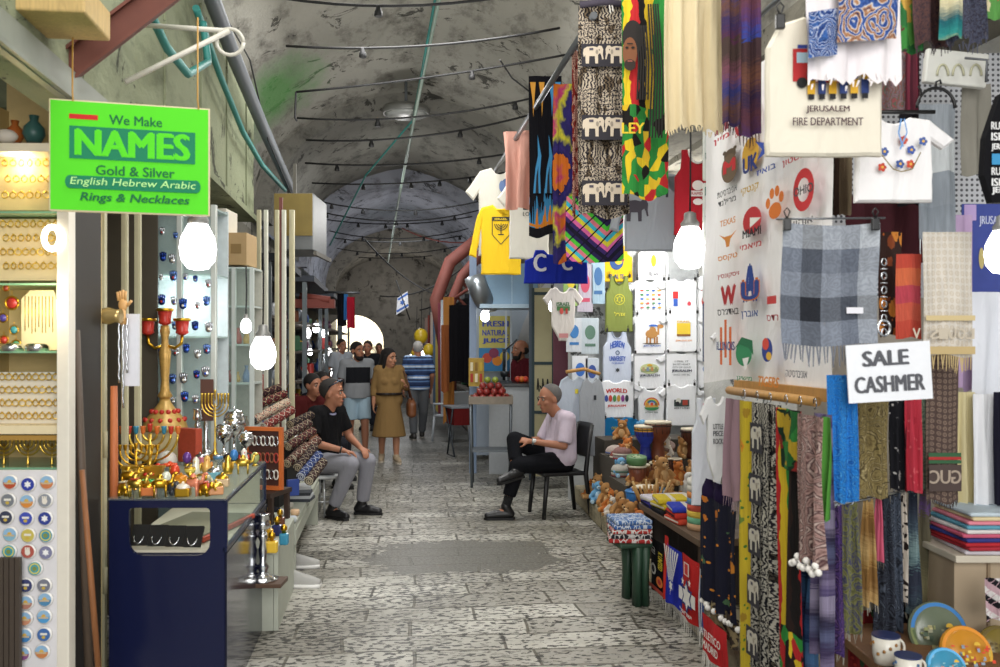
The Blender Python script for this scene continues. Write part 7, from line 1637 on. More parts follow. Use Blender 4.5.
ty(710, 390, 46, 44, W_, 'white tee with pink and blue scribble print', TEE, lambda p_, w, h: [p_.line([(-w*.2+w*.05*k, -h*.3), (-w*.16+w*.05*k, -h*.6)], .008, c) for k, c in enumerate(['#d98aa0', '#8a9ad0', '#c97a8a', '#7f9ad9'])])
ty(619, 417, 58, 36, C_('#2272a8'), 'turquoise blue tee with yellow lettering at the foot of the niche', TEE, lambda p_, w, h: (p_.text('ONE ENABLED', 0, -h*.3, w*.34, h*.08, '#c9b83a', .03), p_.oval(0, -h*.62, w*.16, h*.16, '#d3b02f'), p_.oval(0, -h*.6, w*.11, h*.06, '#d9dde2')), Y=8.95)
for i, (x, y0, y1) in enumerate([(666, 262, 400), (634, 262, 420), (697, 262, 395)]):
    bm = BM(); tube(bm, [OY(x, y0, YN-.09), OY(x, y1, YN-.09)], .004, 5); tag(obj('hanging_chain', bm, mat('#55575c', .5, .5)), 'thin chain between the columns of hanging tees, %s' % ['centre', 'left', 'right'][i], 'chain')
# left of the niche: baby suit with pink legs, small pieces, white hooded jackets
t_ = ty(563, 287, 46, 54, C_('#dcd6d0'), 'white baby suit with pink hems hanging at the left of the niche', ONE, lambda p_, w, h: (p_.rect(0, -h*.4, w*.34, h*.08, '#4a7a48'), p_.text('ISRAEL', 0, -h*.32, w*.36, h*.07, '#3f7048', .04), p_.oval(-w*.05, -h*.45, w*.05, h*.06, '#c2504a'), p_.rect(w*.08, -h*.45, w*.06, h*.1, '#b03a34'), p_.rect(0, -h*.9, w*.24, h*.08, '#c98a8a')), Y=8.7, name='baby_suit')
for i, (px, py, w, h, c, pc, l) in enumerate([(571, 262, 16, 44, '#8fae6a', '#d9c23a', 'pale green printed towel strip at the left of the niche'), (585, 264, 16, 48, '#b9b2c0', '#c2506a', 'lilac printed towel strip at the left of the niche'), (598, 258, 14, 46, '#9fb8c9', '#3f6a9a', 'pale blue printed towel strip beside the yellow tee'), (574, 318, 16, 34, '#c9cfd6', '#3f7ab8', 'white strip with blue print beside the baby suit'), (590, 318, 18, 36, '#bcc8d0', '#5a7a6a', 'grey white strip with green print beside the olive shirt'), (580, 356, 16, 34, '#e0e4ea', '#3a6fc0', 'white bib with blue print below the baby suit'), (592, 358, 14, 34, '#cdd6e0', '#3f58a0', 'white bib with navy print left of the pale blue hooded shirt')]):
    loc = OY(px, py, 9.15); d = loc.dot(V((SA, CA, 0))); w_, h_ = w/F*d, h/F*d; r = thing('printed_strip', l, 'cloth', loc); bm = BM(); box(bm, (0, 0, -h_/2), (w_, .012, h_), bev=.004); obj('panel', bm, C_(c), r); p_ = Print(-.008); p_.oval(0, -h_*.4, w_*.3, h_*.2, pc); p_.rect(0, -h_*.75, w_*.6, h_*.08, pc); p_.done('print', r)
ty(573, 376, 32, 76, C_('#b9c3d0'), 'pale grey blue hooded jacket hanging low on a wooden hanger, left', BOXY, lambda p_, w, h: p_.rect(w*.1, -h*.2, w*.1, h*.06, '#d9c93a'), Y=8.95, name='hooded_jacket', cat='jacket', clips=False)
ty(592, 378, 26, 78, C_('#a3a8ae'), 'grey hooded jacket hanging low beside the white printed tee', BOXY, lambda p_, w, h: p_.rect(w*.1, -h*.25, w*.1, h*.06, '#2a2c33'), Y=8.9, name='hooded_jacket', cat='jacket', clips=False)
bm = BM(); tube(bm, [OY(566, 372, 8.9), OY(584, 369, 8.9), OY(600, 374, 8.9)], .018, 8); tag(obj('wooden_hanger', bm, wl), 'wooden hanger over the two hooded jackets', 'hanger')
# white baby clothes near the printed sheet
sh(717, 396, 4.6, .17, .44, C_('#dedede'), 'white sleeveless baby suit hanging at the corner of the wooden rail', ONE, name='baby_suit', cat='baby clothes', pr=lambda p_, w, h: [p_.text(t, 0, -h*z, w*.3, h*.06, '#3a3a40', .03) for t, z in (('LITTLE', .35), ('PIECE', .43), ('ROCK', .52))])
sh(706, 398, 5.2, .2, .62, C_('#d9dce4'), 'long white garment hanging behind the white baby suit', TANK, name='white_garment', cat='garment')
sh(722, 332, 4.75, .12, .13, C_('#e6e6e8'), 'tiny white bib at the left edge of the printed sheet', ONE, name='baby_bib', cat='bib')
bulb(690, 248, 5.1, 33, 'glowing white bulb hanging before the T-shirt niche', .75, 12)
BULBS.append((OY(672, 236, 8.3), 65))
bulb(553, 306, 8.9, 9, 'small glowing tube bulb left of the white baby suit', .3, 5)
# ---- stepped display and heap
stp = mat('#4a443c', .8, k=.3)
ds = thing('display_steps', 'dark stepped display carrying the drums and soft toys', 'display', V((2.55, 7.9, .17)))
for i, (y, dp, z) in enumerate(((6.95, .75, .16), (7.62, .6, .30), (8.2, .56, .44), (8.72, .48, .56))):
    bm = BM(); xl = (1.98, 2.0, 2.05, 2.1)[i]; box(bm, ((xl+3.2)/2-2.55, y-7.9, z/2), (3.2-xl, dp, z)); obj('step', bm, stp, ds)
def zs(Y): return .17+(.16 if Y < 7.32 else .30 if Y < 7.92 else .44 if Y < 8.48 else .56)
def onstep(px, py):
    """point of the stepped display seen at this pixel"""
    best = None
    for z, y0, y1 in ((.73, 8.48, 8.96), (.61, 7.92, 8.48), (.47, 7.32, 7.92), (.33, 6.5, 7.32)):
        g = G(px, py, z)
        xm = {.33: 2.08, .47: 2.1, .61: 2.14, .73: 2.2}[z]; g.x = max(g.x, xm)
        if y0 <= g.y <= y1: return g
        if best is None or abs(g.y-(y0+y1)/2) < best[0]: best = (abs(g.y-(y0+y1)/2), V((g.x, min(max(g.y, y0+.05), y1-.05), z)))
    return best[1]
sk_ = mat('#d9cfb9', .7); wdk = [mat('#7a3f26', .45, kind='wood'), mat('#5f3020', .45, kind='wood'), mat('#8f5a34', .45, kind='wood')]
def drum(px, py, hpx, wpx, label, body=None, tall=False, band='#2a1f1a'):
    loc = onstep(px, py); d = loc.dot(V((SA, CA, 0))); h, r_ = hpx/F*d, wpx/2/F*d; t = thing('hand_drum', label, 'drum', loc, R.uniform(0, 3), 'drums on the stepped display')
    body = body or wdk[0]; bm = BM()
    if tall: lathe(bm, [(r_*.62, 0), (r_*.55, h*.1), (r_*.42, h*.42), (r_*.6, h*.5), (r_*.92, h*.68), (r_, h*.84), (r_*.97, h*.95)], seg=20)
    else: lathe(bm, [(r_*.75, 0), (r_*.82, h*.3), (r_*.95, h*.6), (r_, h*.92)], seg=20)
    obj('body', bm, body, t); bm = BM(); lathe(bm, [(r_*1.0, h*.93), (r_*1.04, h*.965), (r_*.98, h), (r_*.3, h*1.004)], seg=20); obj('drum_skin', bm, sk_, t)
    bm = BM(); [tube(bm, [(r_*1.01*math.cos(a), r_*1.01*math.sin(a), h*.94), (r_*(.93 if tall else .96)*math.cos(a+.12), r_*(.93 if tall else .96)*math.sin(a+.12), h*.68)], r_*.03, 4) for a in [2*PI*k/14 for k in range(14)]]; tube(bm, [(r_*1.03*math.cos(a), r_*1.03*math.sin(a), h*.88) for a in [2*PI*k/20 for k in range(21)]], r_*.05, 5); obj('ropes', bm, mat(band, .8), t); return t
def striped_drum():
    m, nt, b = newmat('painted_drum', .4); z = nd(nt, 'SeparateXYZ', {0: objc(nt)}).outputs[2]
    c = ramp(nt, mth(nt, 'MULTIPLY', z, 2.6), [(0, '#1f2f8a'), (.3, '#2a3fa8'), (.55, '#20308f'), (.66, '#d9a02f'), (.74, '#b8302a'), (.8, '#d9b02f'), (.9, '#20308f')], 'CONSTANT'); col_in(nt, b, c); return m
drum(652, 462, 34, 22, 'tall blue and yellow painted drum before the white baby suit', striped_drum(), True); drum(675, 466, 38, 26, 'tall brown carved drum beside the blue painted one', wdk[0], True); drum(692, 458, 30, 22, 'brown drum at the right, partly behind white clothes', wdk[1], True)
drum(654, 470, 18, 14, 'small stacked drum with pale skin, behind the middle drums', wdk[1]); drum(659, 482, 20, 19, 'medium red brown drum in the middle of the heap', wdk[0]); drum(673, 475, 17, 18, 'small dark drum right of the middle drums', wdk[1]); drum(639, 484, 20, 22, 'wide brown drum left of the middle drums', wdk[0], band='#8a6a3f'); drum(620, 486, 20, 18, 'red brown drum with furry skin among the teddy bears', wdk[0], band='#5a3a2a'); drum(643, 510, 24, 24, 'dark brown drum at the front of the heap', wdk[1])
def flat(px, py, rpx, label, c1, c2, z=.06, tilt=0.6, name='frame_drum', cat='drum'):
    loc = onstep(px, py); d = loc.dot(V((SA, CA, 0))); r_ = rpx/F*d; t = thing(name, label, cat, loc+V((0, 0, z+r_*math.sin(tilt)))); t.rotation_euler = (tilt, 0, 0)
    bm = BM(); lathe(bm, [(r_, -.03), (r_*1.02, 0), (r_, .03), (r_*.9, .03)], seg=24); obj('frame', bm, mat(c1, .5), t); bm = BM(); lathe(bm, [(r_*.92, .025), (r_*.5, .03), (.002, .031)], seg=24); obj('drum_skin', bm, mat(c2, .6, k=.2), t)
    bm = BM(); [ball(bm, (r_*.45*math.cos(k), r_*.45*math.sin(k), .031), (r_*.12, r_*.06, .003), 8, 4) for k in range(5)]; obj('pattern', bm, mat(c1, .5), t); return t
flat(666, 458, 9, 'tilted tan frame drum with brown pattern behind the drums', '#6a4a3a', '#c9bfae', .06, .5); flat(688, 456, 9, 'pale blue grey frame drum at the right of the heap', '#4a5a7a', '#b9bcc9', .04, 1.0); flat(643, 490, 10, 'green framed drum resting on the front brown drum', '#4f7a4a', '#8fa37a', .20, .15)
for i, (px, py, c) in enumerate([(590, 462, '#9a8f8a'), (601, 456, '#b8a8a0'), (612, 462, '#8f6a66'), (596, 472, '#a8a29a'), (607, 474, '#6f6a68'), (586, 470, '#c2bdb4'), (618, 458, '#8a4a44')]):
    loc = onstep(px, py)+V((0, 0, .02*(i % 3))); bm = BM(); lathe(bm, [(.085, 0), (.088, .03), (.07, .06), (.03, .08), (.002, .084)], seg=18); t = thing('skullcap', 'crocheted %s skullcap in the pile at the left of the heap' % ['grey', 'pale brown', 'dusky rose', 'stone grey', 'dark grey', 'cream', 'dark red'][i], 'cap', loc, 0, 'skullcaps in the pile'); obj('crown', bm, mat(c, .9, k=.4, scale=70), t)
    bm = BM(); lathe(bm, [(.087, .005), (.091, .012), (.087, .02)], seg=18); obj('border', bm, mat(['#8a2f35', '#4a5a8a', '#d9d2c2', '#7a3a3a', '#b9b2a6', '#5a7a6a', '#d9cfc0'][i], .9), t)
def bear(px, py, hpx, label, c='#b8864f', belly='#d3ab78', name='teddy_bear', cat='soft toy', rz=0.0, lie=0.0, ears='bear'):
    loc = onstep(px, py); d = loc.dot(V((SA, CA, 0))); s = hpx/F*d/.30; t = thing(name, label, cat, loc, rz); t.scale = (s, s, s); fur = mat(c, .95, k=.35, scale=70); bl = mat(belly, .95, k=.3, scale=70)
    bm = BM(); ball(bm, (0, 0, .085), (.075, .065, .09)); ball(bm, (0, -.01, .205), (.066, .06, .06)); [capsule(bm, (q*.06, -.02, .13), (q*.105, -.065, .075), .03, .026, 8) for q in (-1, 1)]; [capsule(bm, (q*.045, -.03, .035), (q*.075, -.12, .03), .036, .034, 8) for q in (-1, 1)]
    mobj('body', remesh(bm, .011, 2), fur, t)
    for q in (-1, 1):
        bm = BM()
        if ears == 'bear': ball(bm, (q*.052, 0, .255), (.022, .012, .022), 10, 6)
        else: ball(bm, (q*.075, 0, .2), (.014, .02, .04), 10, 6)
        obj('ear', bm, fur, t); bm = BM(); ball(bm, (q*.024, -.066, .215), .007, 8, 5); obj('eye', bm, mat('#151210', .2), t); bm = BM(); ball(bm, (q*.078, -.152, .03), (.026, .006, .026), 10, 6); obj('paw_pad', bm, bl, t)
    bm = BM(); ball(bm, (0, -.062, .19), (.03, .026, .024)); obj('muzzle', bm, bl, t); bm = BM(); ball(bm, (0, -.09, .197), (.009, .006, .007), 8, 5); obj('nose', bm, mat('#1a1412', .4), t); TOYS.append(t); bm = BM(); ball(bm, (0, -.045, .085), (.05, .03, .06)); obj('belly', bm, bl, t); return t
TOYS = []
B_ = ['#b0804a', '#a8743f', '#b98a55', '#c2955f']
bear(601, 487, 24, 'tan teddy bear at the left front of the heap', B_[0], rz=-.5); bear(614, 486, 24, 'brown teddy bear next to the left front bear', B_[1], rz=.3); bear(622, 466, 18, 'dark tan teddy bear behind the furry drum', '#a8602f', rz=.2); bear(632, 462, 18, 'tan teddy bear beside the tall blue drum', B_[2], rz=-.3); bear(629, 492, 20, 'tan teddy bear with its side to the lane by the furry drum', B_[3], rz=.8)
bear(672, 490, 32, 'large golden brown teddy bear at the right of the heap', B_[2], rz=.3); bear(664, 500, 24, 'brown teddy bear lying in front of the large golden one', B_[1], rz=-.7); bear(682, 494, 26, 'tan teddy bear squeezed beside the white penguin', B_[0], rz=.5); bear(694, 478, 20, 'white and tan teddy bear high at the right', '#d9d0c4', '#b98a55', rz=-.2); bear(698, 488, 20, 'light brown teddy bear under the white garment', B_[3], rz=.4)
bear(608, 472, 22, 'pale blue soft toy dog with floppy ears amid the bears', '#6fa8d0', '#b9d6e8', 'toy_dog', ears='dog'); bear(656, 500, 20, 'small blue and white soft toy below the golden bear', '#7fb0d8', '#d9e2ea', 'toy_dog', ears='dog', rz=.3); bear(592, 515, 26, 'orange brown soft toy bear at the kerb edge, left of two', '#b8682a', '#d9964f', rz=-.3); bear(602, 518, 24, 'orange brown soft toy bear at the kerb edge, right of two', '#c2702f', '#dc9a58', rz=.3)
def penguin(px, py, hpx, label):
    loc = onstep(px, py); d = loc.dot(V((SA, CA, 0))); s = hpx/F*d/.3; t = thing('toy_penguin', label, 'soft toy', loc, .2); t.scale = (s,)*3
    bm = BM(); ball(bm, (0, 0, .12), (.09, .075, .125), 14, 10); ball(bm, (0, -.005, .25), (.055, .052, .052)); mobj('body', remesh(bm, .011, 2), mat('#d5d2cc', .95, k=.2, scale=60), t)
    for q in (-1, 1): bm = BM(); ball(bm, (q*.09, .01, .13), (.016, .03, .075), 8, 6); obj('wing', bm, mat('#b8b4ac', .95), t); bm = BM(); ball(bm, (q*.04, -.06, .01), (.03, .045, .012), 8, 5); obj('foot', bm, mat('#d98a2f', .8), t); bm = BM(); ball(bm, (q*.022, -.05, .262), .006, 6, 4); obj('eye', bm, mat('#151210', .2), t)
    bm = BM(); lathe(bm, [(.014, 0), (.002, .03)], c=(0, -.05, .25), seg=8, M=Matrix.Rotation(PI/2, 3, 'X')); obj('beak', bm, mat('#d98a2f', .6), t)
penguin(689, 502, 30, 'white soft toy penguin at the right front of the heap')
bm = BM(); ball(bm, (0, 0, .05), (.10, .09, .06), 14, 8); tag(obj('knitted_cap', bm, mat('#6a7040', .95, k=.5, scale=50), loc=onstep(697, 514)), 'olive camouflage cap at the right front of the heap', 'cap')
TN = {0: 'tan bear', 1: 'brown bear', 5: 'golden bear', 8: 'white bear', 10: 'blue dog', 12: 'orange bear', 13: 'bright orange bear'}
for i, k in enumerate((12, 13, 0, 10, 1, 5, 8, 12, 0, 1, 10, 5, 13)):
    y = 6.62+.165*i; dup(TOYS[k], (1.86+.04*(y-4.9)+.03*(i % 2), y, .172), R.uniform(-1.3, .2), 'soft toy %s in the row along the kerb edge, %s from the keffiyehs' % (TN[k], ORD[i]), 'soft toys along the kerb', .62+.14*(i % 3))
for i, (x, y, z, k) in enumerate([(2.42, 6.72, .331, 5), (2.22, 6.7, .331, 0), (2.3, 7.42, .471, 1), (2.47, 7.4, .471, 12), (2.62, 7.44, .471, 5), (2.2, 8.02, .611, 13), (2.55, 8.0, .611, 8), (2.72, 8.02, .611, 0), (2.3, 8.56, .731, 1), (2.5, 8.58, .731, 10)]):
    dup(TOYS[k], (x, y, z), R.uniform(-.6, .5), 'soft toy %s on the %s display step, %s placed there' % (TN[k], ['lowest', 'second', 'third', 'top'][[0, 0, 1, 1, 1, 2, 2, 2, 3, 3][i]], ['left', 'right', 'left', 'middle', 'right', 'left', 'middle', 'right', 'left', 'right'][[1, 0, 2, 3, 4, 5, 6, 7, 8, 9][i]]), 'soft toys on the display', .72)
# bundle of flutes, blue pot
tb_ = onstep(620, 514)
for i in range(13):
    a = -.55+i*.085; L_ = .2+.03*math.sin(i*2); bm = BM(); b0 = V((.012*(i-6), .02*math.sin(i*1.7), 0)); b1_ = b0+V((math.sin(a)*L_, -.06+.03*math.sin(i), math.cos(a)*L_)); tube(bm, [b0, b1_], .0095, 7)
    tag(obj('wooden_flute', bm, mat(['#b98f52', '#c9a368', '#a87c42'][i % 3], .5), loc=tb_+V((0, 0, .05))), 'pale wooden flute in the bundle at the heap front, %s from the left' % ORD[i], 'flute', 'wooden flutes in a bundle')
bm = BM(); lathe(bm, [(.06, 0), (.08, .04), (.085, .08), (.08, .08), (.07, .01)], seg=16); tag(obj('flute_basket', bm, mat('#7a5a38', .8, kind='wood'), loc=tb_+V((0, 0, 0))), 'small brown basket holding the wooden flutes', 'basket')
bk = thing('toy_bin', 'blue plastic bin of small toys at the left front of the heap', 'bin', onstep(599, 506)); bm = BM(); lathe(bm, [(.10, 0), (.115, .12), (.108, .12), (.095, .01)], seg=20); obj('bin', bm, mat('#2f6fb0', .35), bk); bm = BM(); lathe(bm, [(.113, .108), (.122, .116), (.113, .124)], seg=20); obj('rim', bm, mat('#3f86c9', .35), bk)
for i in range(5): bm = BM(); ball(bm, (0, 0, 0), (.03, .03, .024), 8, 6); tag(obj('toy_ball', bm, mat(['#3a3f6a', '#c9b24a', '#5a7ab0', '#8a4a3a', '#c9c9d0'][i], .6), loc=bk.location+V((.055*math.cos(i*1.3), .055*math.sin(i*1.3), .125))), 'small %s ball on the blue toy bin' % ['navy', 'yellow', 'blue', 'brown', 'pale'][i], 'ball')
# ---- keffiyehs, folded football scarves, caps on a table along the lane
XT = 1.72
def at_x(px, py): return OX(px, py, XT)
tbl = thing('display_table', 'low cloth-covered table along the kerb carrying folded scarves', 'table', V((2.05, 5.45, .0)))
ZTB = .56
bm = BM(); box(bm, (0, 0, ZTB-.02), (.62, 1.2, .04), bev=.004); obj('table_top', bm, mat('#5a4634', .7, kind='wood'), tbl)
bm = BM(); box(bm, (.02, 0, .36), (.50, 1.12, .36)); obj('cover_cloth', bm, mat('#3a3432', .9, kind='cloth'), tbl)
for x in (-.26, .26):
    for y in (-.54, .54): bm = BM(); box(bm, (x, y, .37), (.05, .05, .36)); obj('leg', bm, mat('#4a3828', .7, kind='wood'), tbl)
# green plastic chair legs and seat edge in front of the table
gc_ = thing('plastic_stool', 'dark green plastic stool standing at the kerb under the keffiyehs', 'stool', G(638, 606), .1); gm = mat('#24402f', .5)
zk = 0.0
bm = BM(); box(bm, (-.02, .10, .385), (.22, .26, .03), bev=.01); obj('seat', bm, gm, gc_)
for x, y in ((.0, .02), (.05, .02), (.0, .2), (.05, .2)): bm = BM(); tube(bm, [(x, y, .375), (x, y, .2), (x, y, 0)], [.06, .045, .05], 8, sq=.6); obj('leg', bm, gm, gc_)
ZC = .505
def folded(px, py, z, w, dp, h, m, label, name='folded_scarf', cat='scarf', rz=0.0, group='folded scarves along the kerb'):
    g = G(px, py, z); bm = BM(); uvl = bm.loops.layers.uv.new('UVMap'); fs = box(bm, (0, 0, h/2), (w, dp, h), bev=h*.35)
    for f in bm.faces:
        for lp in f.loops: lp[uvl].uv = (lp.vert.co.x/w+.5, lp.vert.co.y/dp+.5+lp.vert.co.z*2)
    return tag(obj(name, bm, m, loc=g, rz=rz), label, cat, group)
kf = [pat('leopard', ['#c9d3e0', '#4a6fa8'], (9, 9), 1, .3), pat('leopard', ['#d9d3cf', '#a8322f'], (9, 9), 2, .3), pat('leopard', ['#dcd6d0', '#b03a34'], (8, 8), 3, .3), pat('leopard', ['#cfcac6', '#2a2a2f'], (9, 9), 4, .3), pat('leopard', ['#cfd6df', '#3f62a0'], (10, 10), 5, .3)]
for i, (k_, l) in enumerate([(1, 'red checked keffiyeh, lowest in the stack on the green stool'), (3, 'black checked keffiyeh, second in the stack on the green stool'), (2, 'red and white keffiyeh, third in the stack on the green stool'), (4, 'blue keffiyeh, fourth in the stack on the green stool'), (0, 'pale blue checked keffiyeh on top of the stack on the green stool')]):
    g = folded(637, 552, .401+.029*i, .27-.008*i, .26, .029, kf[k_], l, 'folded_keffiyeh', 'keffiyeh', -.2+.05*i, 'folded keffiyehs on the green stool'); g.location.x, g.location.y = gc_.location.x-.03, gc_.location.y+.10
FS = [('#2a2470', 'violet folded scarf at the back of the table by the keffiyehs', 658, 512), ('#d3cdd6', 'white and violet folded scarf beside the keffiyehs', 660, 518), ('#c9b12f', 'yellow and black folded scarf, left one on the table', 662, 524), ('#1d1c1f', 'black folded scarf edged yellow on the table', 672, 522), ('#d0b830', 'yellow folded scarf toward the middle of the table', 680, 524), ('#2f3fae', 'blue folded scarf on top of the red ones', 684, 532), ('#b8352a', 'red folded scarf under the blue one', 680, 540), ('#c2452f', 'orange red folded scarf at the table edge', 677, 546)]
for i, (c, l, px, py) in enumerate(FS):
    qy, qk = ((5.9, 0), (5.9, 1), (5.66, 1), (5.66, 0), (5.66, 2), (5.36, 2), (5.36, 1), (5.36, 0))[i]; o = folded(px, py, ZTB, .34, .23, .034, pat('stripes_u', [c, c, c, '#d9d2c4' if i % 3 else '#17161a'], (3, 1), i), l, rz=.15*math.sin(i)); o.location = (1.91, qy, ZTB+.002+.0345*qk)
# football scarves hanging over the edge (facing the lane)
def lane_scarf(px0, px1, py0, py1, m, label, pr=None, fr='#d9d5cf', seed=1, X=XT, name='football_scarf', zbot=None):
    a, b = OX(px0, py0, X), OX(px1, py0, X); b.z = a.z; h = a.z-OX(px0, py1, X).z if zbot is None else a.z-zbot
    h = min(h, a.z-.08)
    o = cloth(name, a, b, h, m, label, 'scarf', 'football scarves hanging at the kerb', folds=.8, amp=.012, seed=seed, fringe=(.09, mat(fr, .9), .012))
    if pr:
        p_ = Print(-.02); pr(p_, abs(a.y-b.y), h); q = p_.done('print', o); q.rotation_euler.z = -PI/2
    return o
def pu(p_, w, h):
    p_.text('K UNITED', w*.22, -h*.32, h*.34, w*.26, '#d9c22f', .04, rot=-PI/2); p_.oval(-w*.2, -h*.55, w*.16, h*.11, '#d5d2cc'); p_.oval(-w*.2, -h*.55, w*.1, h*.07, '#17161a'); p_.oval(w*.2, -h*.72, w*.2, h*.10, '#d9782f'); p_.oval(w*.2, -h*.72, w*.1, h*.05, '#b8302a'); p_.text('CR7', -w*.18, -h*.18, h*.14, w*.24, '#d9d6d0', .04, rot=-PI/2); p_.rect(0, -h*.9, w*.9, h*.08, '#a83a2a')
def pr_(p_, w, h):
    for k in range(7): a = -PI*.1+k*.42; p_.poly([(0, -h*.8), (math.cos(a)*w*2*.0+(-w*.5+k*w*.17), 0), (-w*.5+k*w*.17+w*.09, 0)], '#dcdad6')
    p_.oval(w*.1, -h*.62, w*.22, h*.09, '#2a34a0'); p_.star(w*.1, -h*.62, w*.13, '#dcdad6', 6, .58)
def ps(p_, w, h):
    p_.rect(0, -h*.62, w*.96, h*.2, '#dcdad6'); p_.star(0, -h*.62, w*.36, '#1f2a6a', 6, .58); p_.star(0, -h*.62, w*.26, '#dcdad6', 6, .58); p_.rect(0, -h*.18, w*.3, h*.2, '#d9d3cf'); p_.rect(0, -h*.18, w*.2, h*.17, '#c2302a'); [p_.star(w*x, -h*z, w*.09, '#dcdad6', 5) for x, z in ((-.2, .4), (.2, .36), (.0, .47))]; p_.text(he('ישראל'), 0, -h*.87, w*.7, h*.07, '#dcdad6', .03)
def pa(p_, w, h): p_.text('ATLETICO', 0, -h*.4, w*.8, h*.2, '#e0dcd6', .04); p_.text('MADRID', 0, -h*.68, w*.62, h*.2, '#e0dcd6', .04)
lane_scarf(652, 668, 537, 604, C_('#18171b'), 'black football scarf with yellow lettering and an orange badge', pu, seed=1)
lane_scarf(667, 681, 543, 615, C_('#2a34a8'), 'blue and white rayed football scarf at the kerb', pr_, seed=2)
lane_scarf(665, 669, 535, 600, C_('#b8302a'), 'narrow red scarf edge between black and blue football scarves', None, seed=3)
lane_scarf(682, 699, 552, 640, C_('#b82a2a'), 'red football scarf with white band and six pointed star', ps, seed=4)
lane_scarf(697, 704, 566, 640, pat('stripes_u', ['#d3d6dc', '#3a4a80'], (4, 1), 0), 'blue and white striped scarf behind the red ones', None, seed=5)
o = lane_scarf(702, 727, 612, 662, C_('#b3282b'), 'red football scarf with white club lettering at the bottom', pa, seed=6, X=1.62)
# stack of knitted caps
cp = G(700, 560, .60)
for i, c in enumerate(['#c9a07a', '#6fae8a', '#d9b84a', '#c2503f', '#5f8fb0', '#d98a4a', '#cfc9bc', '#e0dcd2']):
    bm = BM(); lathe(bm, [(.085, 0), (.088, .02), (.085, .04), (.03, .046)], seg=20); tag(obj('knitted_cap', bm, mat(c, .95, k=.35, scale=50), loc=V((1.86, OX(702, 560, 1.86).y, ZTB+.002+.037*i))), '%s knitted cap in the tall cap stack, %s from the bottom' % (['tan', 'green', 'yellow', 'red', 'blue', 'orange', 'grey', 'cream'][i], ORD[i]), 'cap', 'knitted caps in a stack')
# ---- clothes on the wooden rail
def rail(px0, px1, py0, py1, m, label, X=1.6, name='hanging_cloth', cat='cloth', **kw):
    a, b = OX(px0, py0, X), OX(px1, py0, X); z = 1.40 if kw.pop('snap', True) else a.z; h = z-OX((px0+px1)/2, py1, X).z
    a.z = b.z = z
    return cloth(name, a, b, min(h, z-.06), m, label, cat, None, **kw)
rail(752, 768, 415, 690, pat('ethnic', ['#1a1a1e', '#b0ab9e'], (2, 6), 1, .5), 'black and grey elephant patterned trousers on the wooden rail', name='patterned_trousers', cat='trousers', folds=1.5, amp=.012, seed=81); _q = elephants([o for o in COL.objects if o.name.startswith('patterned_trousers')][-1], [(-.15-.22*k, 1, .11) for k in range(6)], .13, '#b9b3a4', y=-.016); _q.rotation_euler.z = -PI/2
rail(764, 780, 418, 690, pat('ethnic', ['#232128', '#c2bcae', '#6a665f'], (2, 8), 2, .55), 'white on black ethnic patterned trousers on the wooden rail', name='patterned_trousers', cat='trousers', folds=1.5, amp=.025, seed=82, X=1.62)
rail(740, 753, 408, 690, pat('floral', ['#c9b02f', '#4a7a35', '#d98f2a', '#6f8a3a', '#a8862a'], (1.3, 14), 3, .4), 'yellow cloth with pineapple print hanging to the ground from the rail', folds=1, amp=.018, seed=83)
rail(727, 742, 404, 500, mat('#8a7078', .9, kind='cloth'), 'mauve crochet shawl at the left end of the wooden rail', name='crochet_shawl', cat='shawl', folds=1.5, amp=.02, seed=84, fringe=(.05, mat('#9a828a', .9), .01))
t_ = rail(703, 738, 495, 612, pat('floral', ['#17182a', '#d98a2f', '#4a6a4a', '#c9772a', '#3f5a48'], (3.2, 6), 6, .42), 'navy dress with orange pineapples and a white pompom hem', name='pineapple_dress', cat='dress', folds=2.2, amp=.022, seed=85, snap=False, X=1.66)
bm = BM(); w_ = abs(OX(703, 500, 1.66).y-OX(738, 500, 1.66).y); h_ = max(v.co.z for v in t_.data.vertices)-min(v.co.z for v in t_.data.vertices)
[ball(bm, (.012*math.sin(k*1.9), -w_*.5+w_*k/15, -h_+.01*math.sin(k)-.01), .016, 7, 5) for k in range(16)]; tube(bm, [(.012*math.sin(k*1.9), -w_*.5+w_*k/15, -h_+.01*math.sin(k)-.01) for k in range(16)], .004, 5); obj('pompom_trim', bm, mat('#e0dcd6', .95), t_)
rail(706, 735, 478, 505, mat('#241a38', .9, kind='cloth'), 'deep violet cloth above the pineapple dress', folds=2, amp=.02, seed=86, X=1.70, snap=False)
rail(712, 738, 600, 640, pat('leopard', ['#8a7a5a', '#3a3028'], (4, 4), 2, .3), 'brown leopard cloth below the pineapple dress', folds=1.5, amp=.015, seed=87, snap=False, X=1.66)
t_ = rail(776, 802, 422, 690, pat('rasta', ['#b8282a', '#d9b82a', '#2f8a3a', '#2a1a14', '#17120f'], (2.6, 8), 2, .22), 'red yellow green striped towel with a dark long-haired figure on the rail', name='printed_towel', cat='towel', folds=1, amp=.02, seed=88, X=1.56)
rail(778, 800, 418, 470, pat('leaves', ['#1f5f2a', '#2f7a35', '#b89a2a', '#17301c', '#8a2a24'], (3, 3), 3), 'green leaf patterned top over the striped towel', name='sleeveless_shirt', cat='top', folds=1, amp=.015, seed=89, X=1.53)
t_ = rail(797, 824, 446, 562, pat('paisley', ['#6a4a48', '#b09088', '#54383a', '#cdb6ac'], (3, 5), 9), 'mauve lace top with white pompom edge on the rail', name='lace_top', cat='top', folds=2, amp=.025, seed=90, snap=True, X=1.5, flare=.95)
bm = BM(); w_ = abs(OX(797, 500, 1.5).y-OX(824, 500, 1.5).y); h_ = max(v.co.z for v in t_.data.vertices)-min(v.co.z for v in t_.data.vertices)
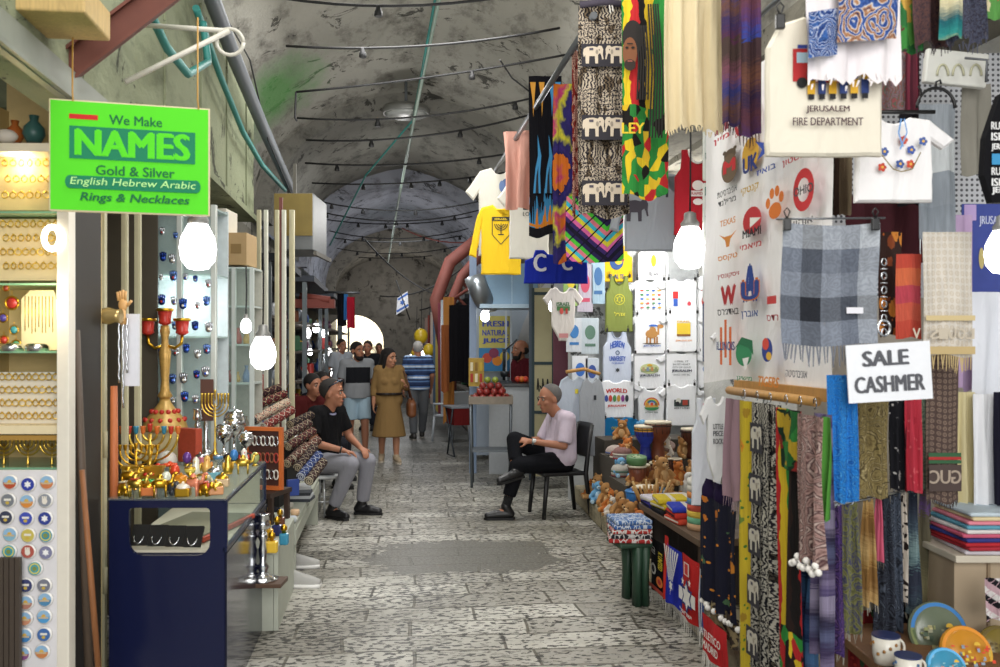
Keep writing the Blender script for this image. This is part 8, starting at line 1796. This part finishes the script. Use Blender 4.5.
[ball(bm, (-.02, -w_*.5+w_*k/9, -h_-.005+.02*math.sin(k*2)), .013, 7, 5) for k in range(10)]; tube(bm, [(-.02, -w_*.5+w_*k/9, -h_-.005+.02*math.sin(k*2)) for k in range(10)], .004, 5); obj('pompom_trim', bm, mat('#e6e2dc', .95), t_)
rail(812, 832, 425, 660, pat('blend_v', ['#4a3f6a', '#7a6f8f', '#3a3050', '#5a5f80', '#2f2a44', '#8f86a0'], (1, 3), 5, .3), 'purple grey striped wrap with green shoulder on the rail', name='striped_wrap', cat='wrap', folds=1.8, amp=.025, seed=91, X=1.58)
rail(822, 830, 430, 520, mat('#4f8a3a', .9, kind='cloth'), 'leaf green cloth strip at the right end of the wooden rail', folds=1, amp=.015, seed=92, X=1.52)
rail(797, 816, 560, 690, pat('blend_v', ['#1f2f5a', '#3a5a8a', '#2a2a4a', '#4a6f9a'], (1, 2), 6, .4), 'dark blue striped cloth low under the lace top', folds=1.5, amp=.02, seed=93, snap=False, X=1.6)
rail(788, 800, 520, 690, mat('#1a1512', .9, kind='cloth'), 'near-black cloth low between the towel and the blue cloth', folds=1, amp=.02, seed=94, snap=False, X=1.62)
for i, px in enumerate((744, 757, 770, 786, 800, 815)):
    q = OX(px, 400, 1.6); q.z = 1.43; bm = BM(); tube(bm, [q+V((0, .012*math.cos(t), .02*math.sin(t))) for t in [2*PI*k/12 for k in range(11)]], .0025, 5); tag(obj('rail_hook', bm, rl), 'small metal hook on the wooden rail, %s from the left' % ORD[i], 'hook', 'hooks on the wooden rail')
# ================================================================ juice stall
bx = lambda bm, c, s, **k: box(bm, c, s, **k)
cart = thing('fruit_cart', 'grey metal cart on legs heaped with pomegranates', 'cart', V((P(491, 430, 10.6).x, P(491, 430, 10.6).y, 0)), FACE)
cw, cd2, ch_ = .50, .42, .98; cmt = mat('#6f767c', .45, .6, k=.3)
bm = BM(); bx(bm, (0, 0, ch_), (cw, cd2, .025)); [bx(bm, c, s) for c, s in (((0, -cd2/2, ch_+.03), (cw, .015, .09)), ((0, cd2/2, ch_+.03), (cw, .015, .09)), ((-cw/2, 0, ch_+.03), (.015, cd2, .09)), ((cw/2, 0, ch_+.03), (.015, cd2, .09)))]; obj('tray', bm, mat('#8d8274', .6, .2, k=.4), cart)
for x in (-1, 1):
    for y in (-1, 1): bm = BM(); tube(bm, [(x*cw*.47, y*cd2*.46, ch_), (x*cw*.44, y*cd2*.46, 0)], .016, 8); obj('leg', bm, cmt, cart)
bm = BM(); bx(bm, (0, 0, .42), (cw*.95, cd2*.95, .02)); obj('lower_shelf', bm, cmt, cart)
pm0 = None; k = 0
for L_, n in ((0, 5), (1, 4), (2, 3)):
    for i in range(n):
        for j in range(max(1, n-1)):
            p = V(((i-(n-1)/2)*.088+R.uniform(-.01, .01), (j-(n-2)/2)*.088+R.uniform(-.01, .01), ch_+.055+.066*L_)); p.rotate(Matrix.Rotation(FACE, 3, 'Z')); p += cart.location
            if pm0 is None:
                pm0 = thing('pomegranate', 'red pomegranate in the heap on the fruit cart', 'pomegranate', p, 0, 'pomegranates on the cart'); bm = BM(); ball(bm, (0, 0, 0), (.043, .043, .041), 14, 9); obj('fruit', bm, mat('#96302c', .4, k=.5, scale=20), pm0); bm = BM(); lathe(bm, [(.012, .036), (.009, .046), (.016, .058), (.006, .05)], seg=8); obj('crown', bm, mat('#8a4a34', .6), pm0)
            else: dup(pm0, p, rot=(R.uniform(-1.2, 1.2), R.uniform(-1.2, 1.2), R.uniform(0, 6)))
            k += 1
for i in range(2):
    p = V((-.04+.09*i, -.02, ch_+.26)); p.rotate(Matrix.Rotation(FACE, 3, 'Z')); bm = BM(); ball(bm, (0, 0, 0), (.04, .04, .038), 12, 8); tag(obj('green_fruit', bm, mat('#8a9a3a', .4), loc=p+cart.location), 'green fruit on top of the pomegranate heap, %s of two' % ['left', 'right'][i], 'fruit')
jc = thing('juice_counter', 'white fronted juice counter with black top behind the fruit cart', 'counter', V((P(522, 430, 11.5).x, P(522, 430, 11.5).y, 0)), FACE)
cwid = 66/F*11.5; bm = BM(); bx(bm, (0, .25, .56), (cwid, .5, 1.12)); obj('front', bm, mat('#b3b8bd', .5, k=.2), jc); bm = BM(); bx(bm, (0, .25, 1.14), (cwid+.06, .58, .04), bev=.005); obj('counter_top', bm, mat('#1d1e20', .3), jc)
def onc(x, y, z=1.16): v = V((x, y, z)); v.rotate(Matrix.Rotation(FACE, 3, 'Z')); return v+jc.location
for i, (x, n) in enumerate(((.16, 5), (.24, 8), (.32, 6), (.39, 4))):
    for j in range(n):
        bm = BM(); lathe(bm, [(.03, 0), (.042, .10), (.04, .10), (.028, .005)], seg=12); tag(obj('paper_cup', bm, mat('#d9dde0', .5), loc=onc(x, .1, 1.161+.034*j)), 'white paper cup in the %s stack on the juice counter, %s from the bottom' % (['left', 'tallest', 'third', 'right'][i], ORD[j]), 'cup', 'paper cups on the juice counter')
for i in range(6): bm = BM(); ball(bm, (0, 0, 0), .04, 10, 7); tag(obj('orange', bm, mat(['#c9432f', '#d9782f'][i % 2], .4), loc=onc(-.05+.05*(i % 3), .18+.07*(i//3), 1.205)), '%s fruit beside the cups on the juice counter, %s' % (['red', 'orange'][i % 2], ORD[i]), 'fruit')
jq = thing('juice_press', 'dark metal hand press on the juice counter', 'press', onc(-.22, .15)); bm = BM(); bx(bm, (0, 0, .015), (.16, .2, .03)); tube(bm, [(0, .07, 0), (0, .07, .42)], .02, 8); bx(bm, (0, .03, .42), (.04, .14, .04)); lathe(bm, [(.05, .08), (.06, .12), (.06, .15)], seg=12); tube(bm, [(0, .0, .2), (0, .0, .42)], .014, 6); obj('body', bm, mat('#3a3f44', .4, .7), jq); bm = BM(); tube(bm, [(.02, .05, .43), (.16, -.02, .56)], .012, 6); obj('handle', bm, mat('#6a6e72', .4, .7), jq)
# stall back, posters and posts
def standpanel(name, label, cat, x0, x1, y0, y1, d, m, t=.03):
    A, B = P(x0, y1, d), P(x1, y1, d); h = (y1-y0)/F*d; r = thing(name, label, cat, (A+B)/2, FACE); bm = BM(); box(bm, (0, 0, h/2), ((B-A).length, t, h)); obj('panel', bm, m, r); return r, (B-A).length, h
o, w, h = standpanel('display_board', 'pale bluish back panel of the juice stall', 'panel', 476, 560, 300, 455, 13.0, mat('#a9b6c6', .5, k=.2, scale=4))
o, w, h = standpanel('stall_sign', 'yellow juice stall poster with blue lettering and painted fruit', 'poster', 479, 512, 316, 372, 12.6, mat('#c9bd5a', .5, k=.3, scale=10)); p_ = Print(-.02); [p_.text(t, 0, h*z, w*.8, h*.1, '#3f4fa0', .04) for t, z in (('FRESH', .86), ('NATURAL', .70), ('JUICE', .55))]; p_.rect(0, h*.22, w, h*.42, '#3f7fb0'); [p_.oval(w*x, h*z, w*.15, w*.15, c) for x, z, c in ((-.25, .25, '#c2503f'), (.05, .2, '#d9882f'), (.28, .28, '#c9b23a'), (-.05, .34, '#8a3f5a'))]; p_.done('print', o)
for i, (px, d, w_) in enumerate([(473, 11.6, 7), (506, 12.5, 2), (511, 12.5, 2), (531, 11.0, 4)]):
    A = P(px, 345, d); bm = BM(); box(bm, (0, 0, 1.4), (w_/F*d, .06, 2.8)); tag(obj('stall_post', bm, mat(['#7f93b0', '#b9c3cc', '#a3aeb8', '#3a4a58'][i], .4), loc=V((A.x, A.y, 0)), rz=FACE), ['blue grey post at the left of the juice stall', 'thin pale post inside the juice stall, left', 'thin pale post inside the juice stall, right', 'dark blue green post between the juice stall and graffiti panel'][i], 'post')
ad = thing('metal_hood', 'blue grey metal hood over the juice stall', 'hood', P(509, 308, 11.3), FACE); w = 58/F*11.3; h = 44/F*11.3; bm = BM(); bx(bm, (0, .3, h/2), (w, .7, h), bev=.01); obj('hood', bm, mat('#6f8aa0', .35, .5), ad); bm = BM(); bx(bm, (w*.05, -.06, h*.5), (.01, .012, h)); bx(bm, (0, -.08, .02), (w, .06, .05)); obj('seam', bm, mat('#9fb4c4', .4, .4), ad)
bm = BM(); tube(bm, [P(474, 276, 11.2), P(479, 290, 11.2), P(484, 300, 11.3), P(492, 302, 11.6)], .13, 14); tag(obj('air_duct', bm, mat('#b4bcc4', .3, .8)), 'silver ribbed air duct beside the metal hood', 'duct')
bm = BM(); M_ = [(0, 0), (.7, 0), (.7, 1.05), (.62, 1.1), (.3, .75), (.1, .3)]; prism(bm, M_, -.02, .02); tag(obj('red_arch_panel', bm, mat('#b9bcc2', .5), loc=P(516, 345, 12.9), rz=FACE), 'grey curved panel behind the juice seller', 'panel')
bulb(485, 316, 11.9, 9, 'small glowing bulb inside the juice stall', .25, 8)
# graffiti panel
o, w, h = standpanel('metal_shutter', 'cream metal shutter panel with black handwriting beside the juice stall', 'shutter', 533, 553, 288, 476, 10.3, mat('#b0a983', .6, k=.25, scale=6), .05)
p_ = Print(-.03); [p_.rect(0, h*z, w, .035, '#2f3f44') for z in (.97, .60, .34)]; p_.rect(-w/2, h/2, .03, h, '#2f3f44'); p_.rect(w/2, h/2, .03, h, '#2f3f44'); [p_.line([(-w*.3+w*.12*k, h*(.46+.02*math.sin(k*2))), (-w*.26+w*.12*k, h*(.50+.02*math.cos(k*3))), (-w*.2+w*.12*k, h*(.45+.01*k % .03))], .014, '#1d1d1c') for k in range(5)]; [p_.line([(-w*.28+w*.14*k, h*.42), (-w*.2+w*.13*k, h*(.39+.02*(k % 2)))], .014, '#1d1d1c') for k in range(4)]; p_.done('markings', o)
o, w, h = standpanel('metal_shutter', 'narrow maroon shutter panel behind the white baby suit', 'shutter', 553, 568, 330, 450, 9.9, mat('#5a2436', .6, k=.2), .04)
# hanging black coat, cloths and stall goods along the right of the lane
hang('black_coat', 449, 470, 305, 382, 13.4, C_('#131216'), 'long black coat hanging left of the juice stall', 'coat', folds=1.5, amp=.04, seed=101)
hang('orange_cloth', 441, 449, 325, 392, 14.0, C_('#9a5a34'), 'rust orange cloth hanging beside the long black coat', 'cloth', folds=1, amp=.03, seed=102)
GC = ['#a88f86', '#8f4a44', '#c2b2a8', '#5a6f86', '#b3a15a', '#7a3f4a', '#9fa8b0', '#c98a4a']
for i in range(8): hang('hanging_garment', 428+i*2.6-3, 436+i*2.6, 318-i*3, 395+i*4, 19-i*.6, C_(GC[i]), '%s garment hanging in the far right row, %s from the back' % (['pinkish', 'brick', 'beige', 'slate', 'mustard', 'wine', 'grey', 'amber'][i], ORD[i]), 'garment', group='garments in the far right row', folds=1, amp=.04, seed=110+i)
for i, (px, py, r_) in enumerate([(421, 336, 7), (429, 350, 6), (416, 353, 5)]):
    p = P(px, py, 17.5); t = thing('yellow_balloon', 'round yellow foil balloon hanging far down the lane, %s of three' % ['upper left', 'right', 'lower'][i], 'balloon', p); bm = BM(); ball(bm, (0, 0, 0), (r_/F*17.5, .08, r_/F*17.5*1.1)); obj('balloon', bm, mat('#d9b82a', .3), t); bm = BM(); tube(bm, [(0, 0, 0), (.02, 0, .9)], .006, 4); obj('string', bm, blk, t)
wc = thing('plastic_chair', 'white plastic chair far right by the red-clothed table', 'chair', G(451, 441), -PI*.8); wcm = mat('#b9c0c8', .4)
bm = BM(); bx(bm, (0, 0, .44), (.44, .44, .03), bev=.01); obj('seat', bm, wcm, wc)
for x in (-.2, .2):
    for y in (-.2, .2): bm = BM(); tube(bm, [(x, y, .44), (x*1.15, y*1.15, 0)], .02, 6); obj('leg', bm, wcm, wc)
bm = BM(); bx(bm, (0, .22, .66), (.42, .03, .40), bev=.01); obj('backrest', bm, wcm, wc)
bm = BM(); [tube(bm, [(s*.23, .22, .66), (s*.24, -.18, .64), (s*.21, -.2, .45)], .018, 6) for s in (-1, 1)]; obj('armrest', bm, wcm, wc)
rt = thing('small_table', 'small folding table with a dark red cloth near the fruit cart', 'table', G(466, 455), .2)
bm = BM(); bx(bm, (0, 0, .73), (.6, .5, .025)); obj('table_top', bm, mat('#8a9098', .4), rt); bm = BM(); bx(bm, (0, -.02, .60), (.5, .44, .26)); obj('red_cloth', bm, C_('#6a2020'), rt)
for x in (-.26, .26): bm = BM(); tube(bm, [(x, -.2, .72), (x*.9, .2, 0)], .014, 6); tube(bm, [(x, .2, .72), (x*.9, -.2, 0)], .014, 6); tube(bm, [(x*.9, .2, 0), (x*.9, -.2, 0)], .014, 6); obj('leg', bm, mat('#4a5056', .4, .5), rt)
o, w, h = standpanel('drink_rack', 'narrow yellow and red carton rack at the left end of the juice counter', 'rack', 469, 484, 358, 386, 11.2, mat('#b9973a', .6, k=.4), .2); p_ = Print(-.11); [p_.rect(w*x, h*z, w*.18, h*.3, c) for x, z, c in ((-.3, .3, '#a83a2f'), (0, .3, '#d9cfb0'), (.3, .3, '#a83a2f'), (-.3, .7, '#d9cfb0'), (0, .7, '#8a6a2f'), (.3, .7, '#c2a23a'))]; p_.done('labels', o)
# ================================================================ far stalls on both sides
def stall(x0, x1, y0, y1, shelves, label, cm, name='market_stall'):
    t = thing(name, label, 'stall', V(((x0+x1)/2, (y0+y1)/2, 0))); W, D = abs(x1-x0), y1-y0
    bm = BM(); bx(bm, (0, 0, .02), (W, D, .04)); bx(bm, (-W/2+.02 if x0 < 0 else W/2-.02, 0, 1.3), (.03, D, 2.5)); obj('back', bm, mat(cm, .8, k=.3, scale=3), t)
    for z in shelves: bm = BM(); bx(bm, (0, 0, z), (W-.05, D-.05, .03)); obj('shelf', bm, mat('#5a5148', .6), t)
    for sy in (-1, 1): bm = BM(); bx(bm, ((W/2-.03) if x0 < 0 else -(W/2-.03), sy*(D/2-.03), 1.25), (.06, .06, 2.5)); obj('post', bm, mat('#6a7276', .5, .4), t)
    bm = BM(); bx(bm, (0, 0, 2.55), (W+.2, D, .08)); obj('canopy', bm, mat('#3a3f48', .7, k=.3), t); return t
SV = ['#c9ced4', '#b03a34', '#3f62a8', '#c9a23f', '#7a4a34', '#8f96a0', '#d9d2c2', '#4a7a5a', '#6a3a5a', '#2a2a30']
protos = []
for i, c in enumerate(SV):
    t = None; bm = BM(); kd = i % 3
    if kd == 0: lathe(bm, [(.05, 0), (.07, .06), (.03, .14), (.045, .2)], seg=8)
    elif kd == 1: box(bm, (0, 0, .08), (.14, .1, .16), bev=.02)
    else: ball(bm, (0, 0, .07), (.07, .07, .07), 8, 6); lathe(bm, [(.02, .12), (.03, .18)], seg=6)
    me = bpy.data.meshes.new('souvenir'); bmesh.ops.recalc_face_normals(bm, faces=bm.faces[:]); bm.to_mesh(me); bm.free(); me.materials.append(mat(c, .35, .4 if i in (0, 3, 5) else 0)); protos.append(me)
CN = ['silver vase', 'red box', 'blue ball ornament', 'brass vase', 'brown box', 'grey ball ornament', 'cream vase', 'green box', 'violet ball ornament', 'black vase']
def goods(x0, x1, y0, y1, z, n, where, group):
    for k in range(n):
        i = R.randrange(len(protos)); o = bpy.data.objects.new('souvenir', protos[i]); COL.objects.link(o)
        col_, row_ = k % max(1, n//2), k//max(1, n//2)
        o.location = (x0+(x1-x0)*(.25+.5*row_), y0+(y1-y0)*(col_+.5)/max(1, n//2)+R.uniform(-.02, .02), z+.016); o.rotation_euler.z = R.uniform(0, 6)
        s = R.uniform(.7, 1.15); o.scale = (s, s, s*R.uniform(.9, 1.6)); tag(o, '%s, %s along, %s row, on %s' % (CN[i], ORD[col_], ['back' if x0 < 0 else 'front', 'front' if x0 < 0 else 'back'][min(row_, 1)], where), 'souvenir', group)
for si, (x0, x1, y0, y1, cm) in enumerate([(-1.85, -1.15, 9.4, 11.6, '#2a2a30'), (-1.85, -1.05, 12.4, 15.4, '#30343c'), (-1.85, -1.0, 16.2, 20.5, '#3a3d42'), (-1.85, -1.0, 21.5, 26, '#3a3835')]):
    nm = ['nearest left', 'second left', 'third left', 'farthest left'][si]
    stall(x0, x1, y0, y1, (.75, 1.15, 1.55, 1.95), 'dark souvenir stall on the left of the lane, %s' % nm.replace(' left', ''), cm)
    if si < 3:
        for zi, z in enumerate((.75, 1.15, 1.55, 1.95)): goods(x0+.1, x1-.03, y0+.1, y1-.1, z, 10, '%s stall, %s shelf up' % (nm, ORD[zi]), 'souvenirs on the left stalls')
for si, (x0, x1, y0, y1, cm) in enumerate([(1.55, 2.55, 16.5, 20.5, '#4a3f3a'), (1.35, 2.55, 21.5, 26, '#3a3835')]):
    nm = ['nearer right', 'farther right'][si]
    stall(x0, x1, y0, y1, (.75, 1.25, 1.75), 'souvenir stall on the right of the lane, %s' % nm.replace(' right', ''), cm)
    for zi, z in enumerate((.75, 1.25, 1.75)): goods(x0+.05, x1-.3, y0+.1, y1-.1, z, 8, '%s stall, %s shelf up' % (nm, ORD[zi]), 'souvenirs on the right stalls')
FB = [(307, 333, 13.5, 8), (316, 328, 15, 7), (325, 333, 17, 7), (329, 352, 18, 6), (331, 372, 18, 6), (423, 352, 20, 6), (412, 358, 23, 6), (446, 330, 15, 5), (310, 352, 14, 5)]
for i, (px, py, d, w_) in enumerate(FB): bulb(px, py, d, w_, 'small glowing bulb at the far stalls, %s of the %s side' % (ORD[[0, 1, 2, 3, 4, 0, 1, 2, 5][i]], 'left' if px < 400 else 'right'), .4, 22)
# hanging clothes and flags in the far lane
hang('hanging_garment', 337, 346, 293, 326, 14.2, C_('#16161b'), 'black garment hanging over the lane at far left', 'garment', folds=1, amp=.04, seed=130)
hang('hanging_garment', 344, 348, 294, 320, 14.1, C_('#3f7fc0'), 'blue cloth strip between black and red garments far left', 'garment', folds=1, amp=.02, seed=131)
hang('hanging_garment', 347, 355, 297, 328, 14.0, C_('#b02438'), 'crimson garment hanging over the lane at far left', 'garment', folds=1, amp=.04, seed=132)
bm = BM(); tube(bm, [P(325, 292, 14.2), P(360, 293, 14.1)], .02, 6); tag(obj('hanging_pole', bm, steel), 'short pole over the far lane holding three garments', 'pole')
fl = thing('national_flag', 'small white flag with blue stripes and star over the far lane', 'flag', P(403, 298, 16), FACE); bm = BM(); prism(bm, [(-.10, 0), (.08, .12), (.10, -.16), (-.12, -.30)], -.004, .004); obj('cloth', bm, C_('#d5d8e0'), fl); p_ = Print(-.006); p_.line([(-.09, -.03), (.085, .08)], .035, '#3f66b0'); p_.line([(-.11, -.24), (.095, -.12)], .035, '#3f66b0'); p_.star(-.01, -.08, .05, '#3f66b0', 6, .58); p_.done('stripes', fl)
bm = BM(); tube(bm, [P(396, 280, 16), P(410, 320, 16)], .012, 6); tag(obj('flag_pole', bm, blk), 'thin dark stick of the small flag', 'pole')
bm = BM(); tube(bm, [P(300, 296, 12.5), P(330, 300, 12.5)], .05, 8); box(bm, P(315, 304, 12.6), (.55, .3, .12)); tag(obj('awning_beam', bm, mat('#7a3a30', .7)), 'dark red awning beam over the left stalls', 'beam')
# daylight end: sunlit stone wall beyond a low dark arch
def end_arch(name, y, cx, hw, spring, apex, m, depth=.5):
    bm = BM(); n = 20; pts = [(cx+hw, 0)]+[(cx+hw*math.cos(PI*i/n), spring+(apex-spring)*math.sin(PI*i/n)) for i in range(n+1)]+[(cx-hw, 0)]
    top = 5.2; outer = [(2.7, 0)]+[(2.7 if i < 4 else (-2.0 if i > n-4 else 2.7-4.7*(i-3)/(n-6)), spring if i == 0 or i == n else top) for i in range(n+1)]+[(-2.0, 0)]
    for k in range(len(pts)-1):
        a, b, c, d = pts[k], pts[k+1], outer[k+1], outer[k]
        bm.faces.new([bm.verts.new((q[0], y, q[1])) for q in (a, b, c, d)]); bm.faces.new([bm.verts.new((q[0], yy, q[1])) for q, yy in ((a, y), (a, y+depth), (b, y+depth), (b, y))])
    return struct(name, bm, m)
end_arch('wall_back', 28.5, -1.0, .95, 1.75, 2.6, plaster('arch_stone', '#98938a', '#7d7870', '#4a4742'))
bm = BM(); box(bm, (0, 39.5, 4), (14, .3, 8.4)); o = struct('wall_back.001', bm, plaster('sunlit_stone', '#e2d8c0', '#cfc3a6', '#a89a7c', s=.6))
# ================================================================ light
def area(name, loc, size, power, col=(1, 1, 1), rot=(0, 0, 0), sy=None):
    l = bpy.data.lights.new(name, 'AREA'); l.energy = power; l.color = col; l.shape = 'RECTANGLE'; l.size = size; l.size_y = sy or size
    o = bpy.data.objects.new(name, l); COL.objects.link(o); o.location = loc; o.rotation_euler = rot; return o
def point(name, loc, power, col=(1, 1, 1), r=.05):
    l = bpy.data.lights.new(name, 'POINT'); l.energy = power; l.color = col; l.shadow_soft_size = r
    o = bpy.data.objects.new(name, l); COL.objects.link(o); o.location = loc; return o
w = bpy.data.worlds.new('day'); SC.world = w; w.use_nodes = True
bgn = w.node_tree.nodes['Background']; bgn.inputs[0].default_value = (.82, .9, 1, 1); bgn.inputs[1].default_value = .6
# added fill lamps: unseen area lights under the closed vault and behind the camera
area('vault_fill', (.35, 3.2, 5.0), 1.6, 95, (1, .98, .95))
area('vault_fill', (.35, 8.6, 4.9), 1.6, 120, (1, .99, .97))
for y, e in ((4.5, 30), (8.0, 40), (11.5, 42), (15.5, 45), (20, 35), (24.5, 25), (27, 22)): point('lane_fill', (.3, y, 3.3), e, (1, .98, .95), .25)  # added invisible fill points in mid-air, brightening the vault and far lane
area('vault_fill', (.35, 15.5, 4.7), 1.4, 45, (.93, .97, 1))
area('vault_fill', (.35, 22.0, 4.4), 1.4, 40, (.93, .97, 1))
area('daylight_end', (-.5, 35, 7.5), 5, 3500, (1, .97, .9), (PI*.22, 0, 0))
area('fill_behind', (.4, -2.5, 3.0), 3.5, 330, (1, .98, .95), (PI*.42, 0, 0))  # added fill from behind, brightens the goods on the right
for p, e in BULBS: point('bulb_light', p+V((0, -.02, -.0)), e, (1, .98, .95), .06)
point('showcase_light', P(20, 160, 3.78), 3, (1, .82, .5), .05); point('showcase_light', P(40, 300, 3.62), 4, (1, .82, .5), .08)
point('case_fill', cpt(.05, .35, .9), .6, (1, .95, .85), .02); point('cabinet_fill', P(175, 300, 5.85), 4, (1, 1, 1), .05)  # added fills that lighten the case and cabinet insides, no fittings there
SC.view_settings.view_transform = 'Standard'
SC.view_settings.exposure = 0.0
SC.cycles.use_denoising = True
SC.cycles.max_bounces = 8; SC.cycles.transparent_max_bounces = 12
SC.cycles.sample_clamp_indirect = 6
